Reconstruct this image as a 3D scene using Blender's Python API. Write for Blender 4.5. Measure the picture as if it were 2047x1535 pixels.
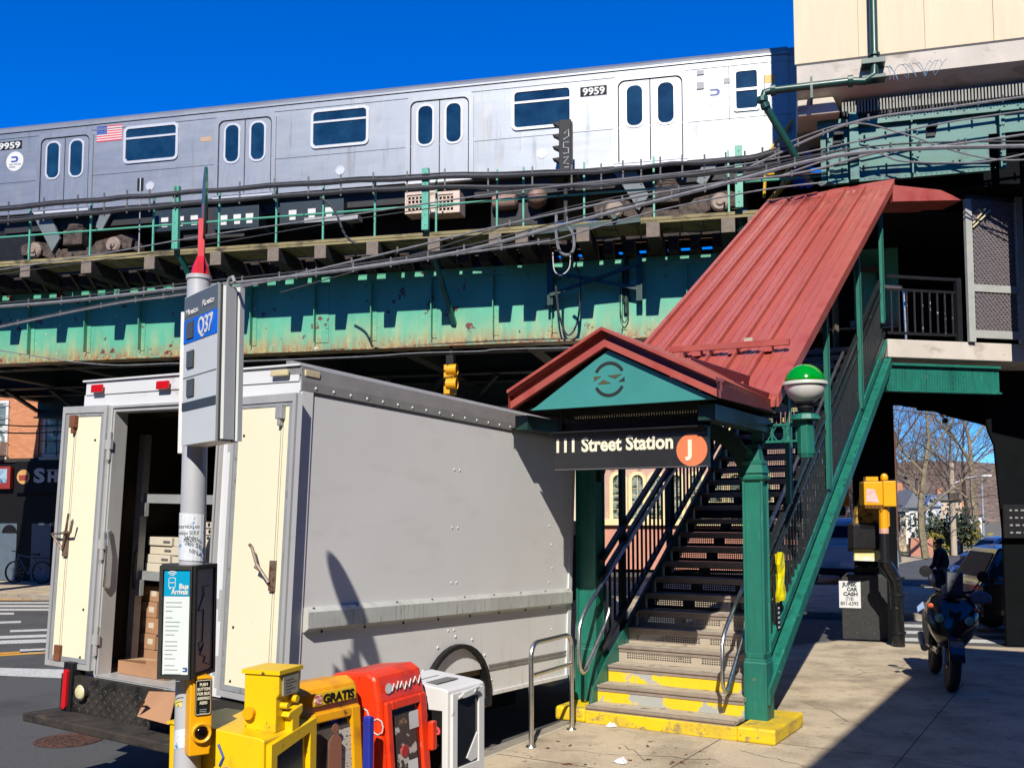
import bpy, bmesh, math, random
from math import sin, cos, tan, pi, radians as R, atan2, hypot
from mathutils import Vector as V, Matrix
random.seed(7)
SC = bpy.context.scene
for o in list(bpy.data.objects): bpy.data.objects.remove(o)
# ---------------------------------------------------------------- camera
F, PT, CX, CY, H = 1970., .074, 1023.5, 883., 2.18
cd = bpy.data.cameras.new('camera'); cam = bpy.data.objects.new('camera', cd); SC.collection.objects.link(cam)
cam.location = (0, 0, H); cam.rotation_euler = (pi/2+PT, 0, 0)
cd.sensor_width = 36; cd.lens = 36*F/2047; cd.shift_y = (CY-767.5)/2047; cd.clip_end = 3000; cd.clip_start = .1
SC.camera = cam
SC.render.resolution_x = 1024; SC.render.resolution_y = 767
# ---------------------------------------------------------------- light
SUN_AZ, SUN_EL = R(187), R(39.5)
w = bpy.data.worlds.new('World'); SC.world = w; w.use_nodes = True
nt = w.node_tree; nt.nodes.clear()
sky = nt.nodes.new('ShaderNodeTexSky'); sky.sky_type = 'NISHITA'; sky.sun_disc = False
sky.sun_elevation = SUN_EL; sky.sun_rotation = SUN_AZ
sky.air_density = 1.; sky.dust_density = .0; sky.ozone_density = 6.; sky.altitude = 0
hs = nt.nodes.new('ShaderNodeHueSaturation'); hs.inputs['Saturation'].default_value = 1.5
bg = nt.nodes.new('ShaderNodeBackground'); bg.inputs[1].default_value = .056
wo = nt.nodes.new('ShaderNodeOutputWorld')
nt.links.new(sky.outputs[0], hs.inputs['Color']); tn = nt.nodes.new('ShaderNodeMix'); tn.data_type = 'RGBA'; tn.blend_type = 'MULTIPLY'; tn.inputs[0].default_value = 1; tn.inputs[7].default_value = (.6, 1.2, 1.95, 1)
nt.links.new(hs.outputs[0], tn.inputs[6]); nt.links.new(tn.outputs[2], bg.inputs[0]); nt.links.new(bg.outputs[0], wo.inputs[0])
sl = bpy.data.lights.new('sun', 'SUN'); so = bpy.data.objects.new('sun', sl); SC.collection.objects.link(so)
sl.energy = 5.; sl.angle = R(.5); sl.color = (1, .94, .84)
sd = V((sin(SUN_AZ)*cos(SUN_EL), cos(SUN_AZ)*cos(SUN_EL), sin(SUN_EL)))
so.rotation_euler = sd.to_track_quat('Z', 'Y').to_euler(); so.location = sd*60
SC.view_settings.view_transform = 'Standard'; SC.view_settings.look = 'None'; SC.view_settings.exposure = .72; SC.view_settings.gamma = 1
SC.view_settings.use_curve_mapping = False
SC.render.engine = 'CYCLES'
# ---------------------------------------------------------------- measuring helpers
def ray(x, y):
    a = (x-CX)/F; b = -(y-CY)/F
    return V((a, cos(PT)-b*sin(PT), sin(PT)+b*cos(PT)))
CAM = V((0, 0, H))
def at(x, y, Y): d = ray(x, y); return CAM+d*(Y/d.y)
def gz(x, y, z=0.): d = ray(x, y); return CAM+d*((z-H)/d.z)
class Fr:
    def __init__(s, o, u, v, w=None):
        s.o = V(o); s.u = V(u).normalized(); s.v = V(v).normalized(); s.w = s.u.cross(s.v).normalized() if w is None else V(w).normalized()
    def pt(s, a, b, c): return s.o+s.u*a+s.v*b+s.w*c
    def hit(s, ax, val, x, y):
        n = getattr(s, ax); d = ray(x, y); t = (val-(CAM-s.o).dot(n))/d.dot(n); q = CAM+d*t-s.o
        return V((q.dot(s.u), q.dot(s.v), q.dot(s.w)))
    def sub(s, a, b, c, rz=0, rx=0, ry=0):   # moved and turned frame
        m = Matrix.Rotation(rz, 3, 'Z') @ Matrix.Rotation(rx, 3, 'X') @ Matrix.Rotation(ry, 3, 'Y')
        B = Matrix((s.u, s.v, s.w)).transposed()
        N = B @ m
        return Fr(s.pt(a, b, c), N.col[0], N.col[1], N.col[2])
WF = Fr((0, 0, 0), (1, 0, 0), (0, 1, 0), (0, 0, 1))
def azf(o, az): return Fr(o, (cos(az), -sin(az), 0), (sin(az), cos(az), 0), (0, 0, 1))  # v points to azimuth
o_ = gz(1170, 1444); SF = azf((o_.x, o_.y, 0), .543)      # stairs: u right, v away, w up
o_ = at(1300, 300, 19.3); EF = azf((o_.x, o_.y, 0), .23)  # elevated line
o_ = at(592, 900, 7.4); TF = Fr((o_.x, o_.y, -.13), (cos(.555), -sin(.555), -.022), (sin(.555), cos(.555), -.028))
# ---------------------------------------------------------------- materials
def srgb(r, g, b):
    f = lambda c: (c/255/12.92) if c/255 <= .04045 else ((c/255+.055)/1.055)**2.4
    return (f(r), f(g), f(b))
_m = {}
KA = .61   # the picture is exposed for darker, real-world base colours
def pm(name, col, rough=.6, metal=0., var=.12, vs=3., bump=0., bs=50., layers=(), st=(1, 1, 1), coat=0., spec=.5, rot=None):
    """painted / raw surface: base colour, broad variation, optional noise-shaped wear layers (colour, scale, lo, hi, stretch)"""
    if name in _m: return _m[name]
    col = tuple(c*KA for c in col); layers = [(tuple(c*KA for c in q[0]),)+tuple(q[1:]) for q in layers]
    m = bpy.data.materials.new(name); m.use_nodes = True; n = m.node_tree.nodes; l = m.node_tree.links
    b = n['Principled BSDF']; b.inputs['Roughness'].default_value = rough; b.inputs['Metallic'].default_value = metal
    b.inputs['Coat Weight'].default_value = coat; b.inputs['Specular IOR Level'].default_value = spec
    tc = n.new('ShaderNodeTexCoord')
    def noise(scale, s=(1, 1, 1), det=4):
        mp = n.new('ShaderNodeMapping'); mp.inputs['Scale'].default_value = s
        if rot is not None: mp.vector_type = 'TEXTURE'; mp.inputs['Rotation'].default_value = rot; mp.inputs['Scale'].default_value = [1/q for q in s]
        l.new(tc.outputs['Object'], mp.inputs[0])
        t = n.new('ShaderNodeTexNoise'); t.inputs['Scale'].default_value = scale; t.inputs['Detail'].default_value = det
        t.inputs['Roughness'].default_value = .6; l.new(mp.outputs[0], t.inputs['Vector']); return t.outputs[0]
    nz = noise(vs, st)
    mx = n.new('ShaderNodeMix'); mx.data_type = 'RGBA'
    mr = n.new('ShaderNodeMapRange'); mr.inputs[1].default_value = .3; mr.inputs[2].default_value = .7; l.new(nz, mr.inputs[0]); l.new(mr.outputs[0], mx.inputs[0])
    mx.inputs[6].default_value = (*[c*(1-var) for c in col], 1); mx.inputs[7].default_value = (*[min(1, c*(1+var)) for c in col], 1)
    out = mx.outputs[2]
    for lay in layers:
        c, s, lo, hi = lay[:4]; sv = lay[4] if len(lay) > 4 else (1, 1, 1)
        q = n.new('ShaderNodeMapRange'); q.inputs[1].default_value = lo; q.inputs[2].default_value = hi; l.new(noise(s, sv, 6), q.inputs[0])
        fac = q.outputs[0]
        if len(lay) > 5:    # fades in over a range of object height: rust that sits at the foot
            sx = n.new('ShaderNodeSeparateXYZ'); l.new(tc.outputs['Object'], sx.inputs[0])
            h = n.new('ShaderNodeMapRange'); h.inputs[1].default_value = lay[5][0]; h.inputs[2].default_value = lay[5][1]; l.new(sx.outputs[2], h.inputs[0])
            k = n.new('ShaderNodeMath'); k.operation = 'MULTIPLY'; l.new(fac, k.inputs[0]); l.new(h.outputs[0], k.inputs[1]); fac = k.outputs[0]
        x = n.new('ShaderNodeMix'); x.data_type = 'RGBA'; l.new(fac, x.inputs[0]); l.new(out, x.inputs[6]); x.inputs[7].default_value = (*c, 1); out = x.outputs[2]
    l.new(out, b.inputs['Base Color'])
    if rough > .15:
        rr = n.new('ShaderNodeMapRange'); rr.inputs[3].default_value = max(.02, rough-.09); rr.inputs[4].default_value = min(1, rough+.09); l.new(noise(vs*3, st), rr.inputs[0]); l.new(rr.outputs[0], b.inputs['Roughness'])
    if bump > 0:
        bp = n.new('ShaderNodeBump'); bp.inputs['Strength'].default_value = bump; bp.inputs['Distance'].default_value = .01; l.new(noise(bs, (1, 1, 1), 3), bp.inputs['Height']); l.new(bp.outputs[0], b.inputs['Normal'])
    _m[name] = m; return m
def bricks(name, c1, c2, mortar, scale=1., ax='xz', rot=0.):
    c1, c2, mortar = [tuple(x*KA for x in c) for c in (c1, c2, mortar)]
    m = bpy.data.materials.new(name); m.use_nodes = True; n = m.node_tree.nodes; l = m.node_tree.links; b = n['Principled BSDF']; b.inputs['Roughness'].default_value = .85
    tc = n.new('ShaderNodeTexCoord'); mp = n.new('ShaderNodeMapping'); mp.inputs['Rotation'].default_value = (R(-90), 0, rot)
    l.new(tc.outputs['Object'], mp.inputs[0]); br = n.new('ShaderNodeTexBrick'); l.new(mp.outputs[0], br.inputs['Vector'])
    br.inputs['Scale'].default_value = scale; br.inputs['Color1'].default_value = (*c1, 1); br.inputs['Color2'].default_value = (*c2, 1); br.inputs['Mortar'].default_value = (*mortar, 1)
    br.inputs['Mortar Size'].default_value = .01; br.inputs['Brick Width'].default_value = .22; br.inputs['Row Height'].default_value = .075
    l.new(br.outputs[0], b.inputs['Base Color']); return m
def glass(name, col, rough=.08, var=.25):
    return pm(name, col, rough, 0, var, 2.5, spec=.9)
# ---------------------------------------------------------------- mesh builder
COL = SC.collection
class MB:
    def __init__(s, fr=WF): s.v = []; s.f = []; s.fr = fr
    def P(s, p): return s.fr.pt(*p)
    def face(s, pts, fr=None):
        g = fr or s.fr; k = len(s.v); s.v += [g.pt(*p) for p in pts]; s.f.append(tuple(range(k, k+len(pts)))); return s
    def box(s, x0, x1, y0, y1, z0, z1, fr=None):
        g = fr or s.fr; k = len(s.v)
        s.v += [g.pt(x, y, z) for z in (z0, z1) for y in (y0, y1) for x in (x0, x1)]
        s.f += [tuple(k+i for i in q) for q in ((0, 2, 3, 1), (4, 5, 7, 6), (0, 1, 5, 4), (2, 6, 7, 3), (0, 4, 6, 2), (1, 3, 7, 5))]; return s
    def cb(s, c, sz, fr=None):
        return s.box(c[0]-sz[0]/2, c[0]+sz[0]/2, c[1]-sz[1]/2, c[1]+sz[1]/2, c[2]-sz[2]/2, c[2]+sz[2]/2, fr)
    def prism(s, poly, ax, a, b, fr=None):
        """poly in the two other axes (in u,v,w order), extruded along axis ax from a to b"""
        g = fr or s.fr; k = len(s.v); n = len(poly)
        for t in (a, b):
            for p, q in poly: s.v.append(g.pt(*((t, p, q) if ax == 'u' else (p, t, q) if ax == 'v' else (p, q, t))))
        s.f.append(tuple(range(k, k+n))[::-1]); s.f.append(tuple(range(k+n, k+2*n)))
        for i in range(n): j = (i+1) % n; s.f.append((k+i, k+j, k+n+j, k+n+i))
        return s
    def ring(s, outer, inner, ax, a, b, fr=None):
        """a frame: two outlines with equal point counts, extruded"""
        g = fr or s.fr; n = len(outer); k = len(s.v)
        for t in (a, b):
            for poly in (outer, inner):
                for p, q in poly: s.v.append(g.pt(*((t, p, q) if ax == 'u' else (p, t, q) if ax == 'v' else (p, q, t))))
        for i in range(n):
            j = (i+1) % n; A, B, C_, D = k, k+n, k+2*n, k+3*n
            s.f += [(A+i, A+j, B+j, B+i), (C_+i, D+i, D+j, C_+j), (A+i, C_+i, C_+j, A+j), (B+i, B+j, D+j, D+i)]
        return s
    def beam(s, p, q, w_, h_, up=(0, 0, 1), wf=True):
        if wf: p = s.fr.pt(*p); q = s.fr.pt(*q)
        p = V(p); q = V(q); d = (q-p).normalized(); sd_ = d.cross(V(up)).normalized(); u_ = sd_.cross(d).normalized(); k = len(s.v)
        for c in (p, q):
            for a, b in ((-1, -1), (1, -1), (1, 1), (-1, 1)): s.v.append(c+sd_*a*w_/2+u_*b*h_/2)
        s.f += [(k, k+3, k+2, k+1), (k+4, k+5, k+6, k+7)]+[(k+i, k+(i+1) % 4, k+4+(i+1) % 4, k+4+i) for i in range(4)]; return s
    def tube(s, pts, r, n=8, wf=True, r2=None, cap=True):
        P = [s.fr.pt(*p) for p in pts] if wf else [V(p) for p in pts]
        k = len(s.v); m = len(P); pu = None
        for i, p in enumerate(P):
            d = (P[min(i+1, m-1)]-P[max(i-1, 0)]).normalized()
            if pu is None: pu = V((0, 0, 1)) if abs(d.z) < .9 else V((1, 0, 0))
            a = d.cross(pu).normalized(); b = a.cross(d).normalized(); pu = b
            rr = r if r2 is None else r+(r2-r)*i/(m-1)
            s.v += [p+a*rr*cos(2*pi*j/n)+b*rr*sin(2*pi*j/n) for j in range(n)]
        for i in range(m-1):
            for j in range(n): s.f.append((k+i*n+j, k+i*n+(j+1) % n, k+(i+1)*n+(j+1) % n, k+(i+1)*n+j))
        if cap: s.f.append(tuple(k+j for j in range(n))[::-1]); s.f.append(tuple(k+(m-1)*n+j for j in range(n)))
        return s
    def lathe(s, prof, c=(0, 0, 0), ax='w', n=20, fr=None):
        g = fr or s.fr; k = len(s.v); m = len(prof)
        for r, t in prof:
            for j in range(n):
                a = r*cos(2*pi*j/n); b = r*sin(2*pi*j/n)
                d = (a, b, t) if ax == 'w' else (a, t, b) if ax == 'v' else (t, a, b)
                s.v.append(g.pt(c[0]+d[0], c[1]+d[1], c[2]+d[2]))
        for i in range(m-1):
            for j in range(n): s.f.append((k+i*n+j, k+i*n+(j+1) % n, k+(i+1)*n+(j+1) % n, k+(i+1)*n+j))
        s.f.append(tuple(k+j for j in range(n))[::-1]); s.f.append(tuple(k+(m-1)*n+j for j in range(n))); return s
    def cyl(s, c, r, a, b, ax='w', n=16, fr=None): return s.lathe([(r, a), (r, b)], c, ax, n, fr)
    def dome(s, p, r, d, n=6):   # rivet / bolt head, p world, d direction
        d = V(d).normalized(); a = d.orthogonal().normalized(); b = d.cross(a); k = len(s.v); p = V(p)
        s.v += [p+(a*cos(2*pi*j/n)+b*sin(2*pi*j/n))*r for j in range(n)]+[p+(a*cos(2*pi*j/n)+b*sin(2*pi*j/n))*r*.6+d*r*.5 for j in range(n)]+[p+d*r*.62]
        for j in range(n): q = (j+1) % n; s.f += [(k+j, k+q, k+n+q, k+n+j), (k+n+j, k+n+q, k+2*n)]
        return s
    def sheet(s, grid):          # grid of world points
        k = len(s.v); a = len(grid); b = len(grid[0])
        for r_ in grid: s.v += [V(p) for p in r_]
        for i in range(a-1):
            for j in range(b-1): s.f.append((k+i*b+j, k+i*b+j+1, k+(i+1)*b+j+1, k+(i+1)*b+j))
        return s
    def build(s, name, m, parent=None, smooth=False, bevel=0, base=None, auto=None):
        me = bpy.data.meshes.new(name); off = V((0, 0, 0))
        if parent is not None:
            bpy_p = parent; off = V(parent['_o'])
        elif base is not None: off = V(base)
        me.from_pydata([tuple(p-off) for p in s.v], [], s.f); 
        bm = bmesh.new(); bm.from_mesh(me); bmesh.ops.recalc_face_normals(bm, faces=bm.faces); bm.to_mesh(me); bm.free()
        me.materials.append(m)
        o = bpy.data.objects.new(name, me); COL.objects.link(o)
        if smooth:
            for p in me.polygons: p.use_smooth = True
        if auto: me.set_sharp_from_angle(angle=R(auto))
        if parent is not None: o.parent = parent; o['_o'] = tuple(off)
        else: o.location = off; o['_o'] = tuple(off)
        if bevel:
            b = o.modifiers.new('bevel', 'BEVEL'); b.width = bevel; b.segments = 2; b.limit_method = 'ANGLE'; b.angle_limit = R(40)
        return o
def tag(o, label, cat, group=None, kind=None):
    if label: o['label'] = label
    if cat: o['category'] = cat
    if group: o['group'] = group
    if kind: o['kind'] = kind
    return o
def thing(name, label, cat, loc=(0, 0, 0), group=None):
    o = bpy.data.objects.new(name, None); COL.objects.link(o); o.location = loc; o['_o'] = tuple(loc); o.empty_display_size = .2
    return tag(o, label, cat, group)
def kids(o): return [c for c in bpy.data.objects if c.parent == o]
def dup(o, loc=None, rz=0, label=None, group=None, sc=None):
    def rec(x, par):
        c = x.copy(); COL.objects.link(c); c.parent = par
        for k in kids(x): rec(k, c)
        return c
    ks = kids(o); c = o.copy(); COL.objects.link(c)
    for k in ks: rec(k, c)
    if loc is not None: c.location = loc
    c.rotation_euler.z += rz
    if sc: c.scale = (sc, sc, sc) if not isinstance(sc, tuple) else sc
    if label: c['label'] = label
    if group: c['group'] = group
    return c
def text(s_, fr, o, size, m, parent, name='lettering', bold=0., align='LEFT', sx=1., depth=.0015, width=None, shear=0, flip=False):
    """letters as a thin mesh lying in the plane u (right), w (up) of frame fr, standing off along -v"""
    cu = bpy.data.curves.new('t', 'FONT'); cu.body = s_; cu.size = size; cu.extrude = depth; cu.offset = bold; cu.align_x = align; cu.resolution_u = 3; cu.shear = shear
    ob = bpy.data.objects.new('t', cu); COL.objects.link(ob)
    me = bpy.data.meshes.new_from_object(ob.evaluated_get(bpy.context.evaluated_depsgraph_get()))
    bpy.data.objects.remove(ob)
    xs = [v.co.x for v in me.vertices] or [0, 1]
    if width: sx = width/(max(xs)-min(xs))
    x0 = min(xs) if (width and align == 'LEFT') else 0
    off = V(parent['_o']) if parent else V((0, 0, 0))
    for v in me.vertices: v.co = fr.pt(o[0]+(v.co.x-x0)*sx, o[1]-v.co.z-depth, o[2]+v.co.y)-off
    me.name = name; me.materials.clear(); me.materials.append(m)
    ob = bpy.data.objects.new(name, me); COL.objects.link(ob); ob['_o'] = tuple(off)
    if parent: ob.parent = parent
    return ob
def rrect(cx, cy, w_, h_, r, n=5):
    p = []
    for qx, qy, a0 in ((1, 1, 0), (-1, 1, 90), (-1, -1, 180), (1, -1, 270)):
        for i in range(n+1):
            a = R(a0+90*i/n); p.append((cx+qx*(w_/2-r)+r*cos(a), cy+qy*(h_/2-r)+r*sin(a)))
    return p
def circ(cx, cy, r, n=24, a0=0, a1=360):
    return [(cx+r*cos(R(a0+(a1-a0)*i/n)), cy+r*sin(R(a0+(a1-a0)*i/n))) for i in range(n if a1-a0 == 360 else n+1)]
# common materials
M_STEEL = pm('stainless', (.95, .95, .93), .3, 1., .08, 8)
M_GALV = pm('galvanised', (.42, .44, .45), .5, .3, .15, 6, layers=(((.2, .19, .17), 12, .58, .75),))
M_ALU = pm('aluminium', (.62, .62, .61), .4, .35, .12, 5, st=(1, 1, .2))
M_BLACK = pm('black paint', (.012, .012, .014), .5, 0, .3, 6, spec=.25)
M_RUBBER = pm('rubber', (.015, .015, .015), .8, 0, .3, 10)
M_CABLE = pm('cable sheath', (.05, .05, .055), .5, 0, .3, 12)
M_CABLEG = pm('grey cable', (.2, .2, .21), .5, 0, .3, 8)
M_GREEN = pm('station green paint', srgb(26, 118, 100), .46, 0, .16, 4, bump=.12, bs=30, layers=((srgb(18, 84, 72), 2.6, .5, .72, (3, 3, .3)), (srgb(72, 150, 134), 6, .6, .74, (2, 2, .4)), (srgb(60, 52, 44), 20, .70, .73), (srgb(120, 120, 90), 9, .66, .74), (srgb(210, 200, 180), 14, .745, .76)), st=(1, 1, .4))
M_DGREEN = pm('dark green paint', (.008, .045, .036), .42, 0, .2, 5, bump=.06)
M_TEAL = pm('gable teal paint', srgb(66, 148, 143), .4, 0, .07, 3, layers=((srgb(40, 110, 105), 5, .64, .7),))
M_RED = pm('roof red paint', srgb(180, 88, 76), .42, 0, .1, 2.5, st=(1, 1, 1), layers=((srgb(160, 44, 40), 3, .5, .8),), bump=.03)
M_YEL = pm('curb yellow paint', srgb(246, 208, 0), .6, 0, .06, 5, bump=.25, bs=60, layers=((srgb(150, 135, 95), 7, .56, .64), (srgb(95, 85, 60), 24, .62, .68), (srgb(200, 170, 60), 2.5, .5, .7)))
M_WHITE = pm('white paint', (.78, .78, .77), .4, 0, .05, 4)
M_LWHITE = pm('white lettering', (.75, .75, .72), .5, 0, .03, 4)
M_LBLACK = pm('black lettering', (.012, .012, .012), .6, 0, .03, 4, spec=.15)
M_CONC = pm('concrete', srgb(196, 188, 170), .9, 0, .12, 2.5, bump=.3, bs=40, layers=((srgb(130, 122, 105), 3, .55, .8, (1, 1, .5)),))
M_ASPH = pm('asphalt', (.085, .085, .085), .92, 0, .25, 40, bump=.5, bs=120, layers=(((.05, .05, .05), .7, .5, .7), ((.15, .15, .14), 90, .64, .7)))
M_MARK = pm('road marking paint', (.66, .66, .62), .8, 0, .12, 12, layers=(((.12, .12, .12), 26, .56, .66),))
M_YMARK = pm('yellow road marking', srgb(235, 170, 40), .8, 0, .1, 12, layers=(((.12, .12, .12), 26, .6, .7),))
# ================================================================ GROUND
M_SIDE = pm('sidewalk concrete', srgb(204, 186, 156), .9, 0, .12, 1.2, bump=.35, bs=45, layers=((srgb(140, 126, 104), 1.6, .45, .72), (srgb(214, 202, 178), 60, .56, .66), (srgb(96, 84, 70), 38, .6, .68), (srgb(104, 92, 76), 5, .60, .74), (srgb(70, 62, 54), 13, .70, .72), (srgb(150, 96, 70), 2.2, .68, .78)))
M_KERB = pm('kerb stone', srgb(150, 142, 128), .9, 0, .15, 4, bump=.3, bs=40, layers=((srgb(90, 84, 74), 6, .55, .7),))
M_EARTH = pm('earth ground', srgb(120, 112, 90), .95, 0, .2, .2)
b = MB(); b.face([(-900, -300, -.16), (900, -300, -.16), (900, 1500, -.16), (-900, 1500, -.16)])
tag(b.build('ground', M_EARTH), None, None, None, 'structure')
b = MB(); b.face([(-70, -25, -.13), (70, -25, -.13), (90, 70, -.13), (-70, 60, -.13)])
tag(b.build('road', M_ASPH), None, None, None, 'structure')
# sidewalk on our corner
A_ = (sin(.54), cos(.54)); c0 = gz(1040, 1470)
def on_kerb(k, off=0): return (c0.x+A_[0]*k+cos(.54)*off, c0.y+A_[1]*k-sin(.54)*off)
e0 = gz(1690, 1279); e1 = gz(1990, 1291); ed = (V(e1)-V(e0)).normalized()
arc = [on_kerb(-22), on_kerb(5.6)]
P1 = V(on_kerb(5.6)+(0,)); P2 = e0-ed*.1; Pc = V((P1.x+A_[0]*2., P1.y+A_[1]*2., 0))
for i in range(1, 9): t = i/8; arc.append(tuple((P1*(1-t)**2+Pc*2*t*(1-t)+P2*t*t)[:2]))
arc += [tuple((e0+ed*40)[:2])]
poly = arc+[(60, -22), (-14, -22)]
def inset(pl, d):
    out = []
    for i, p in enumerate(pl):
        a = V(pl[max(i-1, 0)]+(0,)); c = V(pl[min(i+1, len(pl)-1)]+(0,)); t = (c-a).normalized(); n_ = V((t.y, -t.x, 0)); out.append((p[0]+n_.x*d, p[1]+n_.y*d))
    return out
inn = inset(arc, .16)
b = MB(); b.prism(inn+[(60, -22), (-14, -22)], 'w', -.13, 0)
tag(b.build('sidewalk', M_SIDE), None, None, None, 'structure')
b = MB(); grid = [[(p[0], p[1], -.16) for p in arc], [(p[0], p[1], -.006) for p in arc], [(p[0], p[1], -.006) for p in inset(arc, .015)], [(p[0], p[1], -.004) for p in inset(arc, .157)], [(p[0], p[1], -.1) for p in inset(arc, .157)]]
b.sheet(grid); tag(b.build('kerb', M_KERB), None, None, None, 'structure')
# scored joints in the sidewalk flags
M_JOINT = pm('joint dirt', srgb(92, 82, 68), .95, 0, .3, 20)
M_JOINTL = pm('joint mortar', srgb(205, 198, 180), .9, 0, .2, 20)
b = MB(); bl = MB()
def strip(mb, p, q, w_, z):
    p = V((p[0], p[1], 0)); q = V((q[0], q[1], 0)); d = (q-p).normalized(); n_ = V((-d.y, d.x, 0))*w_/2
    mb.face([(p-n_)[:2]+(z,), (q-n_)[:2]+(z,), (q+n_)[:2]+(z,), (p+n_)[:2]+(z,)])
for off, k0, k1 in ((1.75, -9, 3), (3.4, -9, 5.5), (5.1, -9, 5.5), (6.8, -9, 6), (8.6, -9, 6)): strip(b, on_kerb(k0, off), on_kerb(k1, off), .012, .0015)
for k in (-7.6, -5.9, -4.2, -2.5, -.75, 1.0): strip(b, on_kerb(k, .2), on_kerb(k, 11), .012, .0018)
for dy in (1.5, 3.1): strip(bl, (e0-ed*.2)+V((-.3, -dy, 0)), (e0+ed*9)+V((-.3, -dy, 0)), .02, .0022)
strip(bl, on_kerb(-9, .185), on_kerb(5, .185), .02, .002)
rd = random.Random(31)
for (x, y, dx_, dy_, n) in ((1120, 1500, 26, 3, 12), (1600, 1400, 14, 7, 12), (1250, 1490, 8, 6, 6), (1700, 1350, 16, -5, 8), (1480, 1500, 20, 4, 9)):
    p = gz(x, y)
    for k in range(n):
        x += dx_*rd.uniform(.5, 1.4); y += dy_*rd.uniform(-.3, 1.8); q = gz(x, y); strip(b, p, q, rd.uniform(.004, .010), .0025); p = q
j = b.build('sidewalk_joint', M_JOINT); tag(j, None, None, None, 'structure'); tag(bl.build('sidewalk_joint', M_JOINTL), None, None, None, 'structure')
# far sidewalk of the avenue (left) and beyond the line
fs = gz(0, 1188, 0)
b = MB(EF); q = EF.hit('w', 0, 60, 1188)
b.box(-60, 9.5, q.y, q.y+9, -.13, 0); b.box(19.5, 90, q.y+1, q.y+9, -.13, 0)
tag(b.build('sidewalk', M_SIDE), None, None, None, 'structure')
b = MB(EF); b.box(-60, 9.5, q.y-.16, q.y-.002, -.13, -.006); tag(b.build('kerb', M_KERB), None, None, None, 'structure')
# crossing stripes, left
def gquad(mb, pts, z): mb.v += [gz(x, y, z) for x, y in pts]; k = len(mb.v); mb.f.append(tuple(range(k-len(pts), k)))
b = MB(); Z = -.126
def lbar(y0, x0, x1, h, sl=.0): gquad(b, [(x0, y0), (x1, y0+sl*(x1-x0)), (x1, y0+sl*(x1-x0)+h), (x0, y0+h)], Z)
for y0, x0, x1, h in ((1203, -260, 300, 3), (1209, -260, 300, 4), (1216, -260, 300, 4), (1224, -120, 28, 4), (1246, -120, 42, 4), (1259, 20, 330, 4), (1272, -40, 330, 5.5), (1284, -120, 330, 7), (1297, 40, 330, 8)):
    lbar(y0, x0, x1, h, -.035 if y0 > 1230 else 0)
gquad(b, [(-40, 1333), (150, 1338), (330, 1350), (330, 1368), (150, 1356), (-40, 1348)], Z)
# right hand crossing
for y0, h in ((1271, 7), (1257, 6), (1244, 6), (1233, 4), (1222, 3.5), (1213, 3), (1205, 2.5)): gquad(b, [(1690, y0), (2250, y0+14), (2250, y0+14+h), (1690, y0+h)], Z)
tag(b.build('road_marking', M_MARK), None, None, None, 'structure')
b = MB()
gquad(b, [(-60, 1311), (300, 1291), (300, 1293.5), (-60, 1314)], Z); gquad(b, [(-60, 1307), (300, 1287.5), (300, 1290), (-60, 1310)], Z)
gquad(b, [(-60, 1196), (300, 1197), (300, 1199.5), (-60, 1199)], Z)
tag(b.build('road_marking', M_YMARK), None, None, None, 'structure')
# manhole
mc = gz(137, 1479, -.126)
t = thing('manhole_cover', 'round rusty iron manhole cover in the asphalt behind the truck bumper', 'manhole cover', mc)
MI = pm('rusty iron', srgb(105, 72, 58), .75, .3, .25, 14, bump=.6, bs=50, layers=((srgb(60, 45, 40), 22, .5, .6),))
b = MB(Fr(mc, (1, 0, 0), (0, 1, 0))); b.lathe([(.33, 0), (.33, .006), (.30, .008), (.295, .003), (.28, .003)], n=40)
b.build('ring', MI, t)
b = MB(Fr(mc, (1, 0, 0), (0, 1, 0))); b.cyl((0, 0, 0), .28, 0, .006, n=40)
for i in range(-6, 7):
    for j in range(-6, 7):
        if hypot(i, j) < 6.2: b.cb((i*.04, j*.04, .008), (.022, .022, .006))
b.build('lid', MI, t)
# litter
MP = pm('white paper', (.8, .8, .78), .8, 0, .05, 30)
def scrap(c, r, seed, m, name, label, cat, group=None):
    rd = random.Random(seed); b = MB(); n = 9
    ring = [(c.x+r*cos(2*pi*i/n)*rd.uniform(.5, 1.1), c.y+r*sin(2*pi*i/n)*rd.uniform(.4, 1), .004+rd.uniform(0, .4)*r*.35) for i in range(n)]
    in_ = [(c.x+(p[0]-c.x)*.5, c.y+(p[1]-c.y)*.5, .01+rd.uniform(.2, 1)*r*.75) for p in ring]
    b.v = [V(p) for p in ring+in_+[(c.x, c.y, .01+r*.4)]]
    for i in range(n): j2 = (i+1) % n; b.f += [(i, j2, n+j2, n+i), (n+i, n+j2, 2*n)]
    o = b.build(name, m, base=(c.x, c.y, 0)); return tag(o, label, cat, group)
scrap(gz(1243, 1524), .085, 1, MP, 'crumpled_paper', 'crumpled white paper on the sidewalk in front of the stairs', 'litter')
scrap(gz(1222, 1452), .06, 2, MP, 'crumpled_paper', 'torn white paper scrap against the yellow kerb of the stairs', 'litter')
scrap(gz(1205, 1444), .035, 3, MP, 'crumpled_paper', 'small white paper scrap beside the left yellow kerb block', 'litter')
ML = pm('dry leaf', srgb(120, 62, 40), .8, 0, .35, 30)
rd = random.Random(5)
lf = MB(); lf.v = [V(p) for p in ((0, -.03, .003), (.016, -.01, .012), (.012, .015, .006), (0, .03, .014), (-.014, .012, .005), (-.016, -.012, .01))]; lf.f = [(0, 1, 2, 3), (0, 3, 4, 5)]
l0 = lf.build('dry_leaf', ML); tag(l0, 'small dry brown leaf lying on the sidewalk in front of the stairs', 'leaf', 'dry leaves on the sidewalk')
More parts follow.
